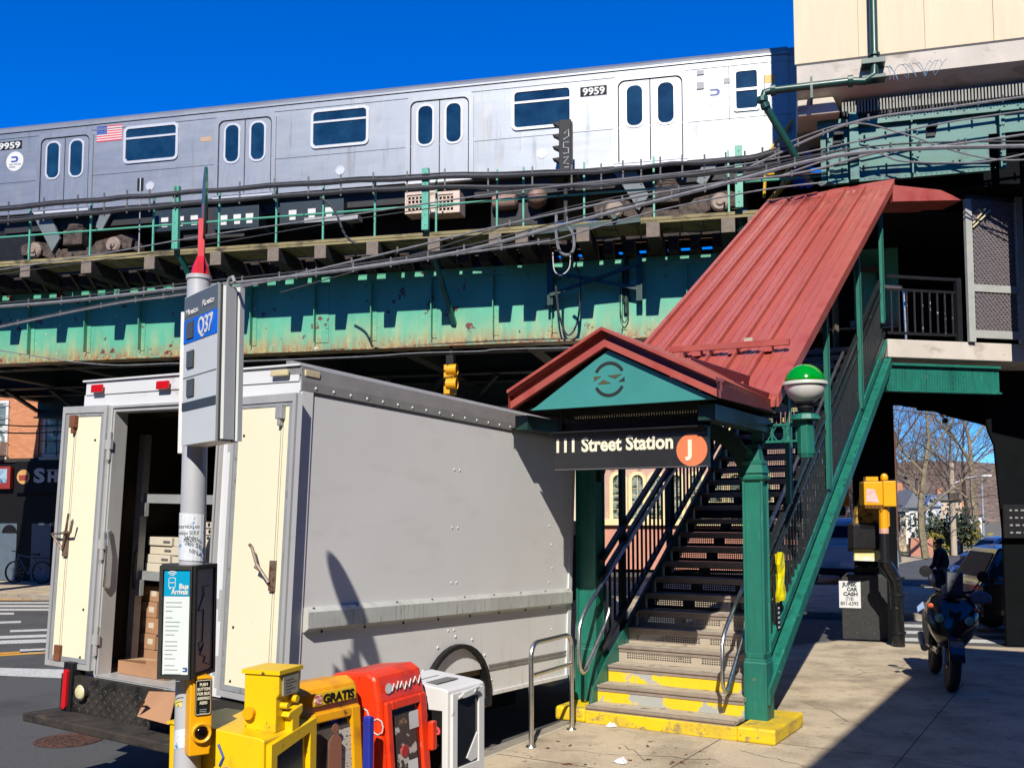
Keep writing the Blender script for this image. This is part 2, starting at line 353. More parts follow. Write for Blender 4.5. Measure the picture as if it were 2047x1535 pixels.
for i in range(24):
    x = rd.uniform(1060, 1440); y = rd.uniform(1478+(x-1100)*.04, 1530)
    p = gz(x, y); o = l0 if i == 0 else l0.copy()
    if i: COL.objects.link(o)
    o.location = p; o.rotation_euler.z = rd.uniform(0, 6); s_ = rd.uniform(.35, 1.1); o.scale = (s_, s_, s_)
# ================================================================ SUBWAY CAR
M_TRAIN = pm('brushed stainless steel', (.40, .43, .46), .52, .8, .08, 1.2, st=(.4, 1, 2.5), bump=.02, bs=8, layers=(((.5, .5, .5), 2.2, .56, .8, (1, 1, .5)), ((.26, .27, .3), 2.2, .58, .8, (3, 3, .3)), ((.42, .38, .28), 3, .56, .8, (5, 5, .25)), ((.66, .66, .65), 5, .66, .76, (1, 1, .3))))
M_TRAIN2 = pm('door stainless steel', (.44, .46, .48), .5, .8, .06, 2, st=(3, 3, .5), layers=(((.66, .62, .5), 5, .62, .8, (3, 3, .4)),))
M_TFRAME = pm('window frame aluminium', (.8, .8, .78), .4, .35, .05, 5)
M_TGLASS = glass('train window glass', (.010, .038, .062), .1, .5)
M_TGAP = pm('door rubber seal', (.02, .018, .02), .7)
Eh = lambda x, y, v=0: EF.hit('v', v, x, y)
train = thing('subway_car', 'long stainless steel subway car numbered 9959 standing on the elevated track', 'subway car', EF.pt(-6.5, 1.3, 7.93))
U0, U1 = -15.72, 2.86
prof = [(0, 9.2), (0, 11.16), (.02, 11.24), (.07, 11.32), (.2, 11.42), (.6, 11.56), (1.3, 11.62), (2., 11.56), (2.4, 11.42), (2.58, 11.24), (2.6, 11.16), (2.6, 9.2)]
b = MB(EF); b.prism(prof, 'u', U0+.12, U1-.16); b.build('body', M_TRAIN, train)
b = MB(EF); b.prism([(p*.97+.04, q-.012) for p, q in prof], 'u', U1-.16, U1); b.build('end_cap', M_TRAIN2, train); b = MB(EF); b.prism([(p*.97+.04, q-.012) for p, q in prof], 'u', U0, U0+.12); b.build('end_cap', M_TRAIN2, train)
b = MB(EF); b.box(U0+.1, U1-.1, -.022, 0, 11.185, 11.21); b.box(U0+.1, U1-.1, -.012, 0, 11.05, 11.062); b.box(U0+.1, U1-.1, -.01, 0, 9.98, 9.992); b.box(U0+.1, U1-.1, -.02, 0, 9.2, 9.27)
b.build('belt_rail', M_TRAIN2, train)
dx = [Eh(x, y).x for x, y in ((130, 330), (490, 300), (879, 260), (1300, 240))]
def arc_door(cu, w_, z0, z1, r):
    return [(cu-w_/2, z0)]+[(cu-w_/2+r-r*cos(R(a)), z1-r+r*sin(R(a))) for a in range(0, 91, 15)]+[(cu+w_/2-r+r*sin(R(a)), z1-r+r*cos(R(a))) for a in range(0, 91, 15)]+[(cu+w_/2, z0)]
for i, u in enumerate(dx):
    fo = MB(EF); fo.ring(arc_door(u, 1.5, 9.24, 11.06, .12), arc_door(u, 1.3, 9.24, 10.96, .14), 'v', -.03, 0); fo.build('door_frame', M_TRAIN2, train)
    g_ = MB(EF); g_.prism(arc_door(u, 1.3, 9.24, 10.96, .14), 'v', -.004, 0); g_.build('door_seal', M_TGAP, train)
    for s_ in (-1, 1):
        cu_ = u+s_*.312; out = [(p, q) for p, q in arc_door(u, 1.25, 9.26, 10.93, .13)]
        half = [(p, q) for p, q in out if (p-u)*s_ > 0.001]
        half = ([(u+s_*.012, 9.26)] if s_ < 0 else [])+half+([(u+s_*.012, 10.93)] if s_ < 0 else [])
        if s_ > 0: half = [(u+.012, 10.93)]+half+[(u+.012, 9.26)]
        else: half = half[1:-1]+[(u-.012, 10.93), (u-.012, 9.26)]
        d_ = MB(EF); d_.prism(half, 'v', -.016, -.002); dd = d_.build('door', M_TRAIN2, train)
        zc = 10.42; o = rrect(cu_, zc, .40, .92, .17); n_ = rrect(cu_, zc, .315, .83, .13)
        MB(EF).ring(o, n_, 'v', -.03, -.014).build('window_frame', M_TFRAME, dd)
        MB(EF).prism(n_, 'v', -.019, -.014).build('window', M_TGLASS, dd)
for (x0, y0, x1, y1) in ((248, 247, 357, 326), (622, 212, 738, 297), (1023, 171, 1145, 261)):
    a = Eh(x0, (y0+y1)/2+4); c = Eh(x1, (y0+y1)/2-3); cu_ = (a.x+c.x)/2; w_ = c.x-a.x; zc = (a.z+c.z)/2; hh = .87
    wd = MB(EF); o = rrect(cu_, zc, w_, hh, .12); n_ = rrect(cu_, zc, w_-.12, hh-.12, .08); wd.ring(o, n_, 'v', -.03, 0); fw = wd.build('window', M_TFRAME, train)
    MB(EF).box(cu_-w_/2+.05, cu_+w_/2-.05, -.026, 0, zc+.13, zc+.175).build('mullion', M_TFRAME, fw)
    MB(EF).prism(n_, 'v', -.006, 0).build('pane', M_TGLASS, fw)
a = Eh(1466, 182); c = Eh(1519, 178); cu_ = (a.x+c.x)/2; w_ = c.x-a.x; zc = (a.z+c.z)/2
o = rrect(cu_, zc, w_, .86, .06); n_ = rrect(cu_, zc, w_-.1, .76, .05)
fw = MB(EF).ring(o, n_, 'v', -.025, 0).build('cab_window', M_TFRAME, train); MB(EF).prism(n_, 'v', -.006, 0).build('pane', M_TGLASS, fw); MB(EF).box(cu_-w_/2+.03, cu_+w_/2-.03, -.03, 0, zc-.02, zc+.03).build('mullion', M_TFRAME, fw)
MB(EF).box(cu_-w_/2-.09, cu_-w_/2-.08, -.01, 0, 9.95, 11.04).box(cu_+w_/2+.08, cu_+w_/2+.09, -.01, 0, 9.95, 11.04).build('panel_joint', M_TGAP, train)
MB(EF).box(U1, U1+.22, .25, 2.35, 9.2, 11.3).build('end_gangway', M_BLACK, train)
MB(EF).box(U0-1.5, U0+1.2, .3, 2.3, 8.0, 9.2).box(U0-.25, U0, .25, 2.35, 9.2, 11.3).build('coupler_gear', M_BLACK, train)
# number plates
for (x0, x1, yc) in ((1160, 1213, 182), (-6, 44, 291)):
    a = Eh(x0, yc+3); c = Eh(x1, yc-2); zc = (a.z+c.z)/2
    p_ = MB(EF).box(a.x, c.x, -.006, 0, zc-.1, zc+.1).build('number_plate', M_LBLACK, train)
    text('9959', EF, (a.x+.05, -.0065, zc-.075), .21, M_LWHITE, p_, bold=.006, width=(c.x-a.x)-.09)
M_BLUE = pm('emblem blue', srgb(24, 66, 150), .5, 0, .05, 3)
for (x, y, full) in ((1430, 190, 0), (30, 323, 1)):
    a = Eh(x, y); dsc = MB(EF).prism(circ(a.x, a.z, .235, 28), 'v', -.006, 0).build('emblem_disc', M_WHITE, train)
    e_ = MB(EF); e_.prism([(a.x-.1, a.z+.12), (a.x+.02, a.z+.12)]+circ(a.x+.02, a.z+.05, .07, 8, 85, -85)+[(a.x-.1, a.z-.02), (a.x-.1, a.z+.015), (a.x+.01, a.z+.015)]+circ(a.x+.01, a.z+.05, .03, 6, -80, 80)+[(a.x-.1, a.z+.085)], 'v', -.009, -.006); e_.build('emblem', M_BLUE, dsc)
    if full:
        text('New York City', EF, (a.x-.15, -.0065, a.z-.09), .055, M_LBLACK, dsc, width=.32); text('Subway', EF, (a.x-.15, -.0065, a.z-.15), .055, M_LBLACK, dsc, width=.17)
# flag decal
fa = Eh(194, 268); fc = Eh(244, 266); zc = (fa.z+fc.z)/2; w_ = fc.x-fa.x; hh = w_*.56
M_FR = pm('flag red', srgb(226, 60, 78), .5, 0, .04, 3); 
fl = MB(EF).box(fa.x, fc.x, -.005, 0, zc-hh/2, zc+hh/2).build('flag_decal', M_LWHITE, train)
b = MB(EF)
for i in range(7): b.box(fa.x, fc.x, -.007, -.005, zc-hh/2+i*2*hh/13, zc-hh/2+(i*2+1)*hh/13)
b.build('stripes', M_FR, fl)
MB(EF).box(fa.x, fa.x+w_*.4, -.0085, -.005, zc-hh/2+6*hh/13, zc+hh/2).build('canton', M_BLUE, fl)
b = MB(EF)
for i in range(6):
    for j in range(4): b.cb((fa.x+w_*.04+w_*.064*i, -.009, zc-hh/2+hh*(.53+.12*j)), (.012, .002, .012))
b.build('stars', M_LWHITE, fl)
MB(EF).prism([(p.x, p.z) for p in (Eh(1527, 167), Eh(1549, 165), Eh(1549, 149), Eh(1527, 151))], 'v', -.005, 0).build('sticker', pm('yellow sticker', srgb(235, 190, 80), .5, layers=((srgb(160, 90, 50), 60, .55, .6),)), train)
MB(EF).prism([(p.x, p.z) for p in (Eh(401, 284), Eh(424, 282), Eh(424, 273), Eh(401, 275))], 'v', -.004, 0).build('sticker', pm('tan sticker', srgb(190, 160, 130), .5), train)
for p in ((300, 372), (680, 341), (1083, 307)): a = Eh(*p); b = MB(EF); b.ring(circ(a.x, a.z, .105, 16), circ(a.x, a.z, .085, 16), 'v', -.01, 0); b.prism(circ(a.x, a.z, .085, 16), 'v', -.005, 0); b.build('filler_cap', M_TFRAME, train)
b = MB(EF)
for p, s_ in (((1400, 172), .14), ((1400, 146), .09)): a = Eh(*p); b.box(a.x-.07, a.x+.07, -.02, 0, a.z-s_/2, a.z+s_/2)
a = Eh(1453, 162); b.box(a.x-.06, a.x+.06, -.012, 0, a.z-.05, a.z+.05); b.build('marker_panel', pm('panel grey', (.3, .3, .33), .5), train)
# door sills
for u in dx:
    MB(EF).box(u-.72, u+.72, -.1, 0, 9.14, 9.19).build('door_sill', M_TFRAME, train)
# underframe
M_UNDER = pm('underframe black', (.012, .012, .015), .7, 0, .4, 4)
M_UND2 = pm('underframe brown grime', srgb(86, 70, 62), .8, 0, .3, 6, layers=((srgb(40, 34, 30), 8, .45, .6),))
b = MB(EF); b.box(U0+.4, U1-.4, .25, 2.4, 8.85, 9.2); b.box(-10.5, -9., .15, 1.2, 8.35, 9.1); b.box(-3.4, -2.4, .4, 2, 8.25, 9); b.box(U0+3, -2.2, 1.3, 1.5, 8.2, 9); b.build('underframe', M_UNDER, train)
M_EBOX = pm('equipment box teal', srgb(16, 40, 52), .5, 0, .2, 4)
for (u0, u1, z0) in ((-11.2, -9.9, 8.55), (-9.7, -8.6, 8.5), (-8.1, -6.6, 8.5)):
    bx = MB(EF).box(u0, u1, .04, 1.1, z0, z0+.5).build('equipment_box', M_EBOX, train, bevel=.01)
    for k in (.15, .45, .72): b = MB(EF); b.box(u0+(u1-u0)*k, u0+(u1-u0)*k+.18, .034, .04, z0+.22, z0+.32); b.box(u0+(u1-u0)*k+.02, u0+(u1-u0)*k+.16, .034, .04, z0+.1, z0+.17); b.build('notice', M_LWHITE, bx)
for p, z0, uu in (((843, 408), 8.3, None), ((890, 408), 8.3, None)):
    a = Eh(*p, -.03); zc = a.z
    b = MB(EF); b.ring([(a.x-.34, zc-.22), (a.x+.34, zc-.22), (a.x+.34, zc+.24), (a.x-.34, zc+.24)], [(a.x-.3, zc-.18), (a.x+.2, zc-.18), (a.x+.2, zc+.18), (a.x-.3, zc+.18)], 'v', -.12, .3)
    for k in range(7): b.box(a.x-.3+k*.083, a.x-.3+k*.083+.025, -.1, -.08, zc-.18, zc+.18); 
    for k in range(5): b.box(a.x-.3, a.x+.2, -.1, -.08, zc-.18+k*.08, zc-.18+k*.08+.02)
    b.build('resistor_grid', pm('grid casing', srgb(222, 200, 184), .6, 0, .1, 10, layers=((srgb(150, 110, 90), 18, .6, .7),)), train)
a = Eh(662, 437, .05); MB(EF).box(a.x-.62, a.x+.62, .03, .3, a.z-.06, a.z+.05).build('tray', M_GALV, train)
a = Eh(1009, 405, .3); MB(EF).lathe([(.06, -.28), (.15, -.24), (.17, 0), (.15, .24), (.06, .28)], (a.x, .3, a.z), 'u', 14).build('air_tank', pm('tank brown', srgb(150, 120, 108), .6, 0, .1, 5), train, auto=50, smooth=True)
a = Eh(1073, 396, .2); MB(EF).lathe([(.02, -.25), (.14, -.2), (.22, 0), (.14, .2), (.02, .25)], (a.x, .25, a.z), 'v', 16).build('air_tank', _m['tank brown'], train, smooth=True)
def bogie(uc):
    bg_ = MB(EF); fr = .42
    bg_.prism([(uc-1.5, 8.5), (uc-1.2, 8.62), (uc-.55, 8.5), (uc-.35, 8.3), (uc+.35, 8.3), (uc+.55, 8.5), (uc+1.2, 8.62), (uc+1.5, 8.5), (uc+1.45, 8.28), (uc+.95, 8.28), (uc+.6, 8.12), (uc-.6, 8.12), (uc-.95, 8.28), (uc-1.45, 8.28)], 'v', .22, .36)
    bg_.box(uc-.25, uc+.25, .1, .5, 8.42, 8.78); bg_.box(uc-.7, uc+.7, .3, 2.3, 8.2, 8.4)
    o = bg_.build('bogie', M_UND2, train, bevel=.015)
    sp = MB(EF)
    for k in range(3): sp.cyl((uc, .3, 8.72+k*.07), .26-.02*k, 0, .05, 'w', 14)
    sp.build('air_spring', M_UND2, o)
    for s_ in (-1, 1):
        wh = MB(EF); wh.lathe([(.2, .62), (.4, .6), (.42, .74), (.36, .75)], (uc+s_*1.05, 0, 8.36), 'v', 22); wh.lathe([(.36, 1.9), (.42, 1.92), (.4, 2.0), (.2, 2.02)], (uc+s_*1.05, 0, 8.36), 'v', 22); wh.build('wheel', M_UND2, o)
        ax_ = MB(EF); ax_.lathe([(.19, .2), (.19, .14), (.15, .1)], (uc+s_*1.05, 0, 8.36), 'v', 14); ax_.lathe([(.07, .1), (.07, .07)], (uc+s_*1.05, 0, 8.36), 'v', 10); ax_.build('axle_box', pm('axle cap', srgb(150, 132, 120), .6, 0, .2, 10), o)
    gus = MB(EF); gus.prism([(uc-1.05, 9.12), (uc-.6, 9.12), (uc-.35, 8.6), (uc-.55, 8.3)], 'v', .12, .18); gus.build('bracket', pm('bracket grey', srgb(110, 120, 125), .6), o); gus = MB(EF); gus.prism([(uc+1.0, 9.12), (uc+.7, 9.12), (uc+.6, 8.8), (uc+.75, 8.7)], 'v', .12, .18); gus.build('bracket', pm('bracket grey', srgb(110, 120, 125), .6), o)
bogie(-13.35); bogie(.3)
# ================================================================ ELEVATED LINE
def rustpaint(name, col, z0, z1):
    return pm(name, col, .45, 0, .12, 1.4, st=(1, 1, .6), bump=.15, bs=14, layers=(
        (srgb(200, 190, 130), 2.2, .38, .68, (2.2, 2.2, .5), (z1, z0)),
        (srgb(168, 88, 36), 4.5, .34, .58, (2.5, 2.5, .35), (z0+.5*(z1-z0), z0-.05)), (srgb(86, 60, 44), 9, .55, .7, (1, 1, .4), (z0+.3*(z1-z0), z0)),
        (srgb(22, 90, 80), 3.2, .64, .70, (1, 1, 1)),
        (srgb(112, 52, 40), 3.2, .635, .65, (1, 1, 1)), (srgb(215, 205, 195), 6, .685, .695, (1, 1, 1))))
M_GIRD = rustpaint('girder green paint', srgb(94, 182, 150), 5.75-7.9, 6.55-7.9)
M_GIRD2 = pm('shaded steel paint', srgb(18, 40, 36), .6, 0, .2, 2)  # dark copy of the girder paint, shade under the deck put into the colour
M_GREENP = pm('post green paint', srgb(92, 178, 150), .45, 0, .12, 4, layers=((srgb(30, 80, 66), 16, .62, .68),))
M_TIE = pm('weathered timber', srgb(52, 42, 34), .9, 0, .25, 4, st=(1, .2, 1), bump=.4, bs=20, layers=((srgb(106, 92, 80), 8, .6, .7),))
M_TIEEND = pm('weathered timber ends', srgb(128, 116, 104), .9, 0, .2, 10, bump=.4, bs=20)
M_PLANK = pm('walkway plank', srgb(150, 138, 96), .85, 0, .15, 3, st=(.3, 1, 1), bump=.2, layers=((srgb(60, 54, 40), 5, .5, .7, (.5, 1, 1)),))
M_RAIL = pm('rail steel', srgb(120, 84, 64), .6, .4, .15, 5)
line = thing('elevated_railway', 'green riveted plate girder line with timber walkway carrying the subway car', 'elevated railway', EF.pt(-6, 2, 7.9-7.9+0))
line['_o'] = tuple(EF.pt(-6, 2, 7.9)); line.location = EF.pt(-6, 2, 7.9)
VW = .6; UL, UR, UG = -21, 6.2, 4.7
b = MB(EF); b.box(UL, UG, VW, VW+.03, 5.78, 7.42)
b.box(UL, UG, VW-.2, VW+.22, 5.755, 5.785)                 # bottom flange
b.box(UL, UG, VW-.03, VW+.22, 7.42, 7.45)
b.box(UL, UG, VW-.022, VW, 5.785, 5.95); b.box(UL, UG, VW-.022, VW, 7.27, 7.42)
gir = b.build('girder', M_GIRD, line)
stx = [Eh(x, 660, VW).x for x in (63, 175, 283, 395, 505, 632, 745, 865, 988, 1105, 1245, 1375)]
stx = [stx[0]-1.25*k for k in (3, 2, 1)]+stx+[stx[-1]+1.25]
for i, u in enumerate(stx):
    wide = i in (8,)
    b = MB(EF); b.box(u-.01, u+.005, VW-.14, VW, 5.97, 7.25); b.box(u+.005, u+(.3 if wide else .1), VW-.015, VW, 5.97, 7.25)
    b.build('stiffener', M_GIRD, line)
b = MB(EF); nv = -EF.v
for i, u in enumerate(stx):
    for k in range(9): b.dome(EF.pt(u+.055, VW-.015, 6.05+k*.15), .016, nv, 5)
    if i == 8:
        for k in range(9): b.dome(EF.pt(u+.15, VW-.015, 6.05+k*.15), .016, nv, 5); b.dome(EF.pt(u+.25, VW-.015, 6.05+k*.15), .016, nv, 5)
u = -17.
while u < 4.6:
    b.dome(EF.pt(u, VW-.022, 5.87), .018, nv, 5); b.dome(EF.pt(u, VW-.1, 5.785), .018, (0, 0, 1), 5); u += .21
b.build('rivets', M_GIRD, line)['kind'] = 'stuff'
# rails, ties, cross frames, rear girders
b = MB(EF)
for v in (.62, 2.06, 5.5, 6.94): b.box(UL, UR, v-.035, v+.035, 7.78, 7.93); b.box(UL, UR, v-.07, v+.07, 7.75, 7.78)
b.build('rails', M_RAIL, line)
b = MB(EF); u = UL; 
while u < UR:
    b.box(u, u+.2, .14, 3.0, 7.455, 7.74); b.box(u, u+.2, 4.8, 7.8, 7.455, 7.74); u += .435
o = b.build('ties', M_TIE, line); o['kind'] = 'stuff'
b = MB(EF); b.box(UL, UR, .19, .47, 7.745, 7.83); b.box(UL, UR, 2.25, 2.6, 7.745, 7.95); b.box(UL, UR, .85, 1.15, 7.745, 7.8); b.box(UL, UR, 1.55, 1.8, 7.745, 7.8); b.box(UL, UR, 3., 4.8, 7.6, 7.66); b.build('guard_timbers', M_TIE, line)
b = MB(EF)
for v in (2.1, 5.4, 7.0, 8.6): b.box(UL, UR, v, v+.03, 5.4 if v > 8 else 5.9, 7.45); b.box(UL, UR, v-.18, v+.2, 5.36 if v > 8 else 5.87, 5.4 if v > 8 else 5.9)
for k in range(10): b.box(UL+k*3, UL+k*3+.3, .65, 8.6, 5.9, 6.7)
for k in range(20): b.beam((UL+k*1.5, .7, 5.9), (UL+k*1.5+1.5, 2.1, 5.9), .1, .1)
for k in range(20): b.beam((UL+k*1.5+1.5, 5.4, 5.85), (UL+k*1.5, 8.6, 5.6), .1, .1)
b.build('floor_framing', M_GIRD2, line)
# outriggers carrying the walkway
oux = [Eh(x, y, -.85).x for x, y in ((52, 518), (174, 510), (300, 505), (432, 496), (547, 489), (641, 479), (745, 468), (868, 460), (990, 453), (1043, 450), (1165, 440), (1305, 430), (1455, 418), (1508, 414))]
oux = [oux[0]-1.28*k for k in (3, 2, 1)]+oux
for u in oux:
    MB(EF).box(u-.13, u+.13, -.86, 2.9, 7.45, 7.74).build('outrigger', M_TIE, line, bevel=.01)
    MB(EF).box(u-.125, u+.125, -.872, -.86, 7.455, 7.735).build('outrigger_end', M_TIEEND, line)
MB(EF).box(UL, 4.0, -.8, -.04, 7.745, 7.80).box(UL, 4., -.81, -.74, 7.80, 7.86).build('walkway', M_PLANK, line)
b = MB(EF)
for k in range(60): b.box(UL+k*.42+.2, UL+k*.42+.215, -.74, -.1, 7.7405, 7.7445)
b.build('plank_gap', M_TIE, line)
# walkway handrail
hx = [oux[k]+.02 for k in range(len(oux))]
b = MB(EF); b.tube([(UL, -.78, 8.42), (3.9, -.78, 8.42)], .022, 6); b.build('handrail', M_GREENP, line)
for u in hx[1:-1:1]:
    MB(EF).box(u-.018, u+.018, -.80, -.76, 7.80, 9.05).build('handrail_post', M_GREENP, line)
# tall cable posts
for i, (x, yt, yb) in enumerate(((350, 373, 498), (850, 337, 460), (1478, 292, 415))):
    a = Eh(x, yt, -.9); c = Eh(x, yb, -.9); u = c.x
    pst = MB(EF); pst.box(u-.07, u+.07, -.93, -.91, c.z, a.z); pst.box(u-.07, u-.055, -.91, -.84, c.z, a.z); pst.box(u+.055, u+.07, -.91, -.84, c.z, a.z)
    for k in range(6): pst.dome(EF.pt(u, -.93, c.z+.1+k*(a.z-c.z-.2)/5), .02, nv, 5)
    pst.build('cable_post', M_GREENP, line)
    MB(EF).beam((u, -.84, c.z+.02), (u+.18, VW-.03, 6.25), .09, .09).build('post_brace', M_GREEN, line)
# hanging frame on the girder right of centre
b = MB(EF)
u0 = Eh(1100, 560, .34).x; u1 = Eh(1278, 560, .34).x
for u in (u0, u1): b.box(u-.06, u+.06, .3, .38, 6.5, 7.44); b.beam((u, .34, 6.55), (u, VW, 6.55), .07, .07)
b.beam((u0, .33, 7.2), (u1, .35, 6.75), .05, .07); b.beam((u0, .29, 6.7), (u1, .29, 7.25), .06, .07); b.beam((u0-.2, -.82, 7.7), (u1+.15, -.82, 7.82), .06, .1)
b.build('service_bracket', M_DGREEN, line)  # dark green picked to carry the shade under the walkway
b = MB(EF); a = Eh(1232, 443, -.6); b.tube([(a.x, -.95, a.z), (a.x+.05, -.3, a.z-.05), (a.x+.05, .5, a.z-.2), (a.x+.05, .55, 6.3)], .055, 10); b.build('conduit', pm('conduit green', srgb(20, 60, 50), .5), line)
# columns holding the line
for (u, v) in ((-19, .8), (-19, 8.4)):
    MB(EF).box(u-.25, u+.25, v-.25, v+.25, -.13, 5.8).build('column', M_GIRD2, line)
# signal head beside the track
sg = thing('track_signal', 'black track signal head with white graffiti in front of the subway car', 'signal', EF.pt(Eh(1130, 350, -.75).x, -.75, 7.9))
sg_u = Eh(1130, 300, -.75).x; a = Eh(1130, 243, -.75); c = Eh(1130, 352, -.75)
b = MB(EF); b.box(sg_u-.11, sg_u+.13, -.85, -.6, c.z+.03, a.z); b.box(sg_u-.28, sg_u+.25, -.9, -.55, c.z-.08, c.z+.03); b.box(sg_u-.04, sg_u+.04, -.75, -.67, 7.8, c.z-.05); b.build('housing', M_BLACK, sg, bevel=.01)
for k in range(4):
    z = a.z-.12-k*.24; h_ = MB(EF); h_.prism([(-.25, z+.09), (-.1, z+.1), (-.1, z-.06), (-.13, z+.02)], 'v', -.82, -.62, EF.sub(sg_u, 0, 0)); h_.build('visor', M_BLACK, sg)
b = MB(EF); z0 = c.z
for pts in (((.0, .78), (.09, .86), (.1, .72), (-.02, .66)), ((.1, .6), (-.02, .6), (-.02, .5), (.09, .48), (.09, .38), (-.03, .38)), ((-.02, .3), (.1, .32), (-.02, .18), (.1, .16)), ((.0, .1), (.1, .1))):
    b.tube([(sg_u+p*.9, -.856, z0+q*1.0+.03) for p, q in pts], .012, 4)
b.build('graffiti', M_LWHITE, sg)
# small black markers by the track
mk = thing('track_marker', 'small black and white striped marker plate on a stick beside the walkway', 'marker', EF.pt(Eh(281, 370, -.7).x, -.7, 7.86))
a = Eh(281, 370, -.7); MB(EF).box(a.x-.075, a.x+.075, -.71, -.7, a.z-.14, a.z+.15).build('plate', M_BLACK, mk); MB(EF).box(a.x-.01, a.x+.01, -.712, -.71, a.z-.14, a.z+.15).build('stripe', M_LWHITE, mk); MB(EF).box(a.x-.012, a.x+.012, -.7, -.68, 7.8, a.z+.1).build('stick', M_GALV, mk)
# ---------------------------------------------------------------- cables
def cable(pts, r, m, label, nclip=0, dense=8, wob=0., name='cable'):
    """pts: (photo x, y, depth Y). A smooth sagging line through them"""
    P = [at(*p) for p in pts]; out = []
    n = len(P)
    for i in range(n-1):
        p0 = P[max(i-1, 0)]; p1 = P[i]; p2 = P[i+1]; p3 = P[min(i+2, n-1)]
        for k in range(dense):
            t = k/dense; out.append(.5*((2*p1)+(p2-p0)*t+(2*p0-5*p1+4*p2-p3)*t*t+(3*p1-p0-3*p2+p3)*t**3)+V((0, 0, wob*sin(i*3.1+k*1.3))))
    out.append(P[-1]); b = MB(); b.tube(out, r, 6, wf=False)
    o = b.build(name, m); tag(o, label, 'cable'); 
    if nclip:
        L = len(out)
        for k in range(nclip):
            q = (k+.5)/nclip*(L-1); i = int(q); p = out[i].lerp(out[min(i+1, L-1)], q-i)
            MB().beam(p+V((0, 0, -r*1.8)), p+V((0, 0, r*3.6)), .03, .03, up=(0, 1, 0), wf=False).build('cable_clip', M_CABLE, o)
    return o
Yl = lambda x, off=0: EF.pt(Eh(x, 400, -.95-off).x, -.95-off, 8).y
def cb(pts, r, m, label, nclip=0, off=0, wob=0.): return cable([(x, y, Yl(x, off)) for x, y in pts], r, m, label, nclip, wob=wob)
cb([(-60, 424), (170, 403), (350, 388), (600, 369), (850, 356), (1160, 346), (1320, 330), (1480, 320), (1590, 296)], .045, M_CABLE, 'thick black cable bundle along the top of the walkway posts before the subway car', 30, 0, .012)
cb([(-60, 419), (170, 398), (350, 384), (600, 364), (850, 349), (1160, 340), (1320, 328), (1480, 314), (1590, 290)], .02, M_CABLE, 'thin black cable lying on top of the upper bundle of the walkway posts', 0, 0, .012)
cb([(-60, 449), (170, 428), (350, 411), (600, 390), (850, 376), (1160, 372), (1320, 356), (1480, 340), (1590, 322)], .045, M_CABLE, 'second thick black cable bundle below the first, level with the train floor', 30, 0, .01)
cb([(-60, 443), (170, 423), (350, 406), (600, 387), (850, 372), (1000, 380), (1160, 366), (1320, 350), (1480, 336), (1590, 318)], .018, M_CABLE, 'thin black cable lying on the lower bundle at train floor level', 0)
def YW(x):
    if x <= 1600: return 20.5-.0027*x
    o_ = at(1595, 131, 16.); return azf((o_.x, o_.y, 0), R(15.8)).pt(azf((o_.x, o_.y, 0), R(15.8)).hit('v', .2, x, 300).x, .2, 0).y
def cw(pts, r, m, label, nclip=0): return cable([(x, y, YW(x)) for x, y in pts], r, m, label, nclip)
cw([(-80, 619), (140, 602), (350, 578), (620, 549), (900, 508), (1160, 441), (1420, 375), (1640, 318), (1820, 298), (2100, 292)], .035, M_CABLEG, 'thick grey service cable sweeping up from the left to the station girder', 34)
cw([(-80, 612), (140, 594), (350, 569), (620, 540), (900, 498), (1160, 433), (1420, 369), (1640, 310), (1820, 287), (2100, 283)], .014, M_CABLE, 'thin black cable just above the thick grey service cable')
cw([(-80, 672), (80, 637), (240, 606), (360, 590), (540, 562), (760, 528), (960, 502), (1100, 482)], .022, M_CABLEG, 'grey cable climbing from the far left edge below the thick service cable', 14)
cw([(-80, 668), (80, 633), (240, 602), (360, 585), (540, 556), (760, 523), (960, 497), (1100, 478)], .012, M_CABLE, 'thin black wire running with the lower grey cable at the left')
cw([(-80, 552), (200, 508), (420, 470), (700, 430), (1000, 386), (1250, 358), (1480, 330), (1700, 286), (1900, 244), (2100, 216)], .014, M_CABLEG, 'thin wire rising from the left edge across the walkway to the upper right')
cw([(-80, 560), (200, 520), (420, 488), (700, 440), (1000, 398), (1250, 366), (1480, 336), (1700, 296)], .010, M_CABLE, 'thinnest dark wire under the wire across the walkway')
cw([(480, 575), (640, 538), (800, 500), (1000, 452), (1200, 408), (1400, 372), (1600, 346), (1760, 304), (1900, 290), (2100, 262)], .02, M_CABLEG, 'grey cable crossing the girder in front of the second cable post', 16)
cw([(560, 585), (760, 528), (900, 488), (1100, 424), (1300, 382), (1480, 362), (1640, 346)], .012, M_CABLE, 'thin dark wire crossing the girder below the third cable post')
cw([(1100, 482), (1300, 425), (1500, 384), (1640, 366), (1640, 372)], .014, M_CABLEG, 'grey cable end dropping behind the red canopy')
cw([(1500, 334), (1700, 247), (1900, 215), (2100, 187)], .022, M_CABLEG, 'knotted grey cable along the top edge of the station girder', 14)
cw([(1540, 300), (1690, 248), (1800, 266), (1900, 300), (2000, 320), (2100, 316)], .013, M_CABLEG, 'loose wire drooping across the station girder')
cw([(1560, 352), (1720, 302), (1800, 322), (1900, 326), (1980, 322), (2100, 296)], .015, M_CABLEG, 'loose cable sagging below the thick cable on the station girder')
cw([(-60, 690), (180, 757-30), (360, 726), (700, 714), (830, 706), (960, 702), (1010, 698), (1300, 692)], .012, M_CABLEG, 'thin wire looping along the bottom flange of the green girder')
def loop(pts, r, m, label, Y): return cable([(x, y, Y) for x, y in pts], r, m, label)
loop([(1112, 430), (1112, 470), (1118, 500), (1132, 510), (1146, 500), (1146, 470), (1135, 455)], .03, M_CABLEG, 'coil of thick grey cable hanging below the track signal', 18.6)
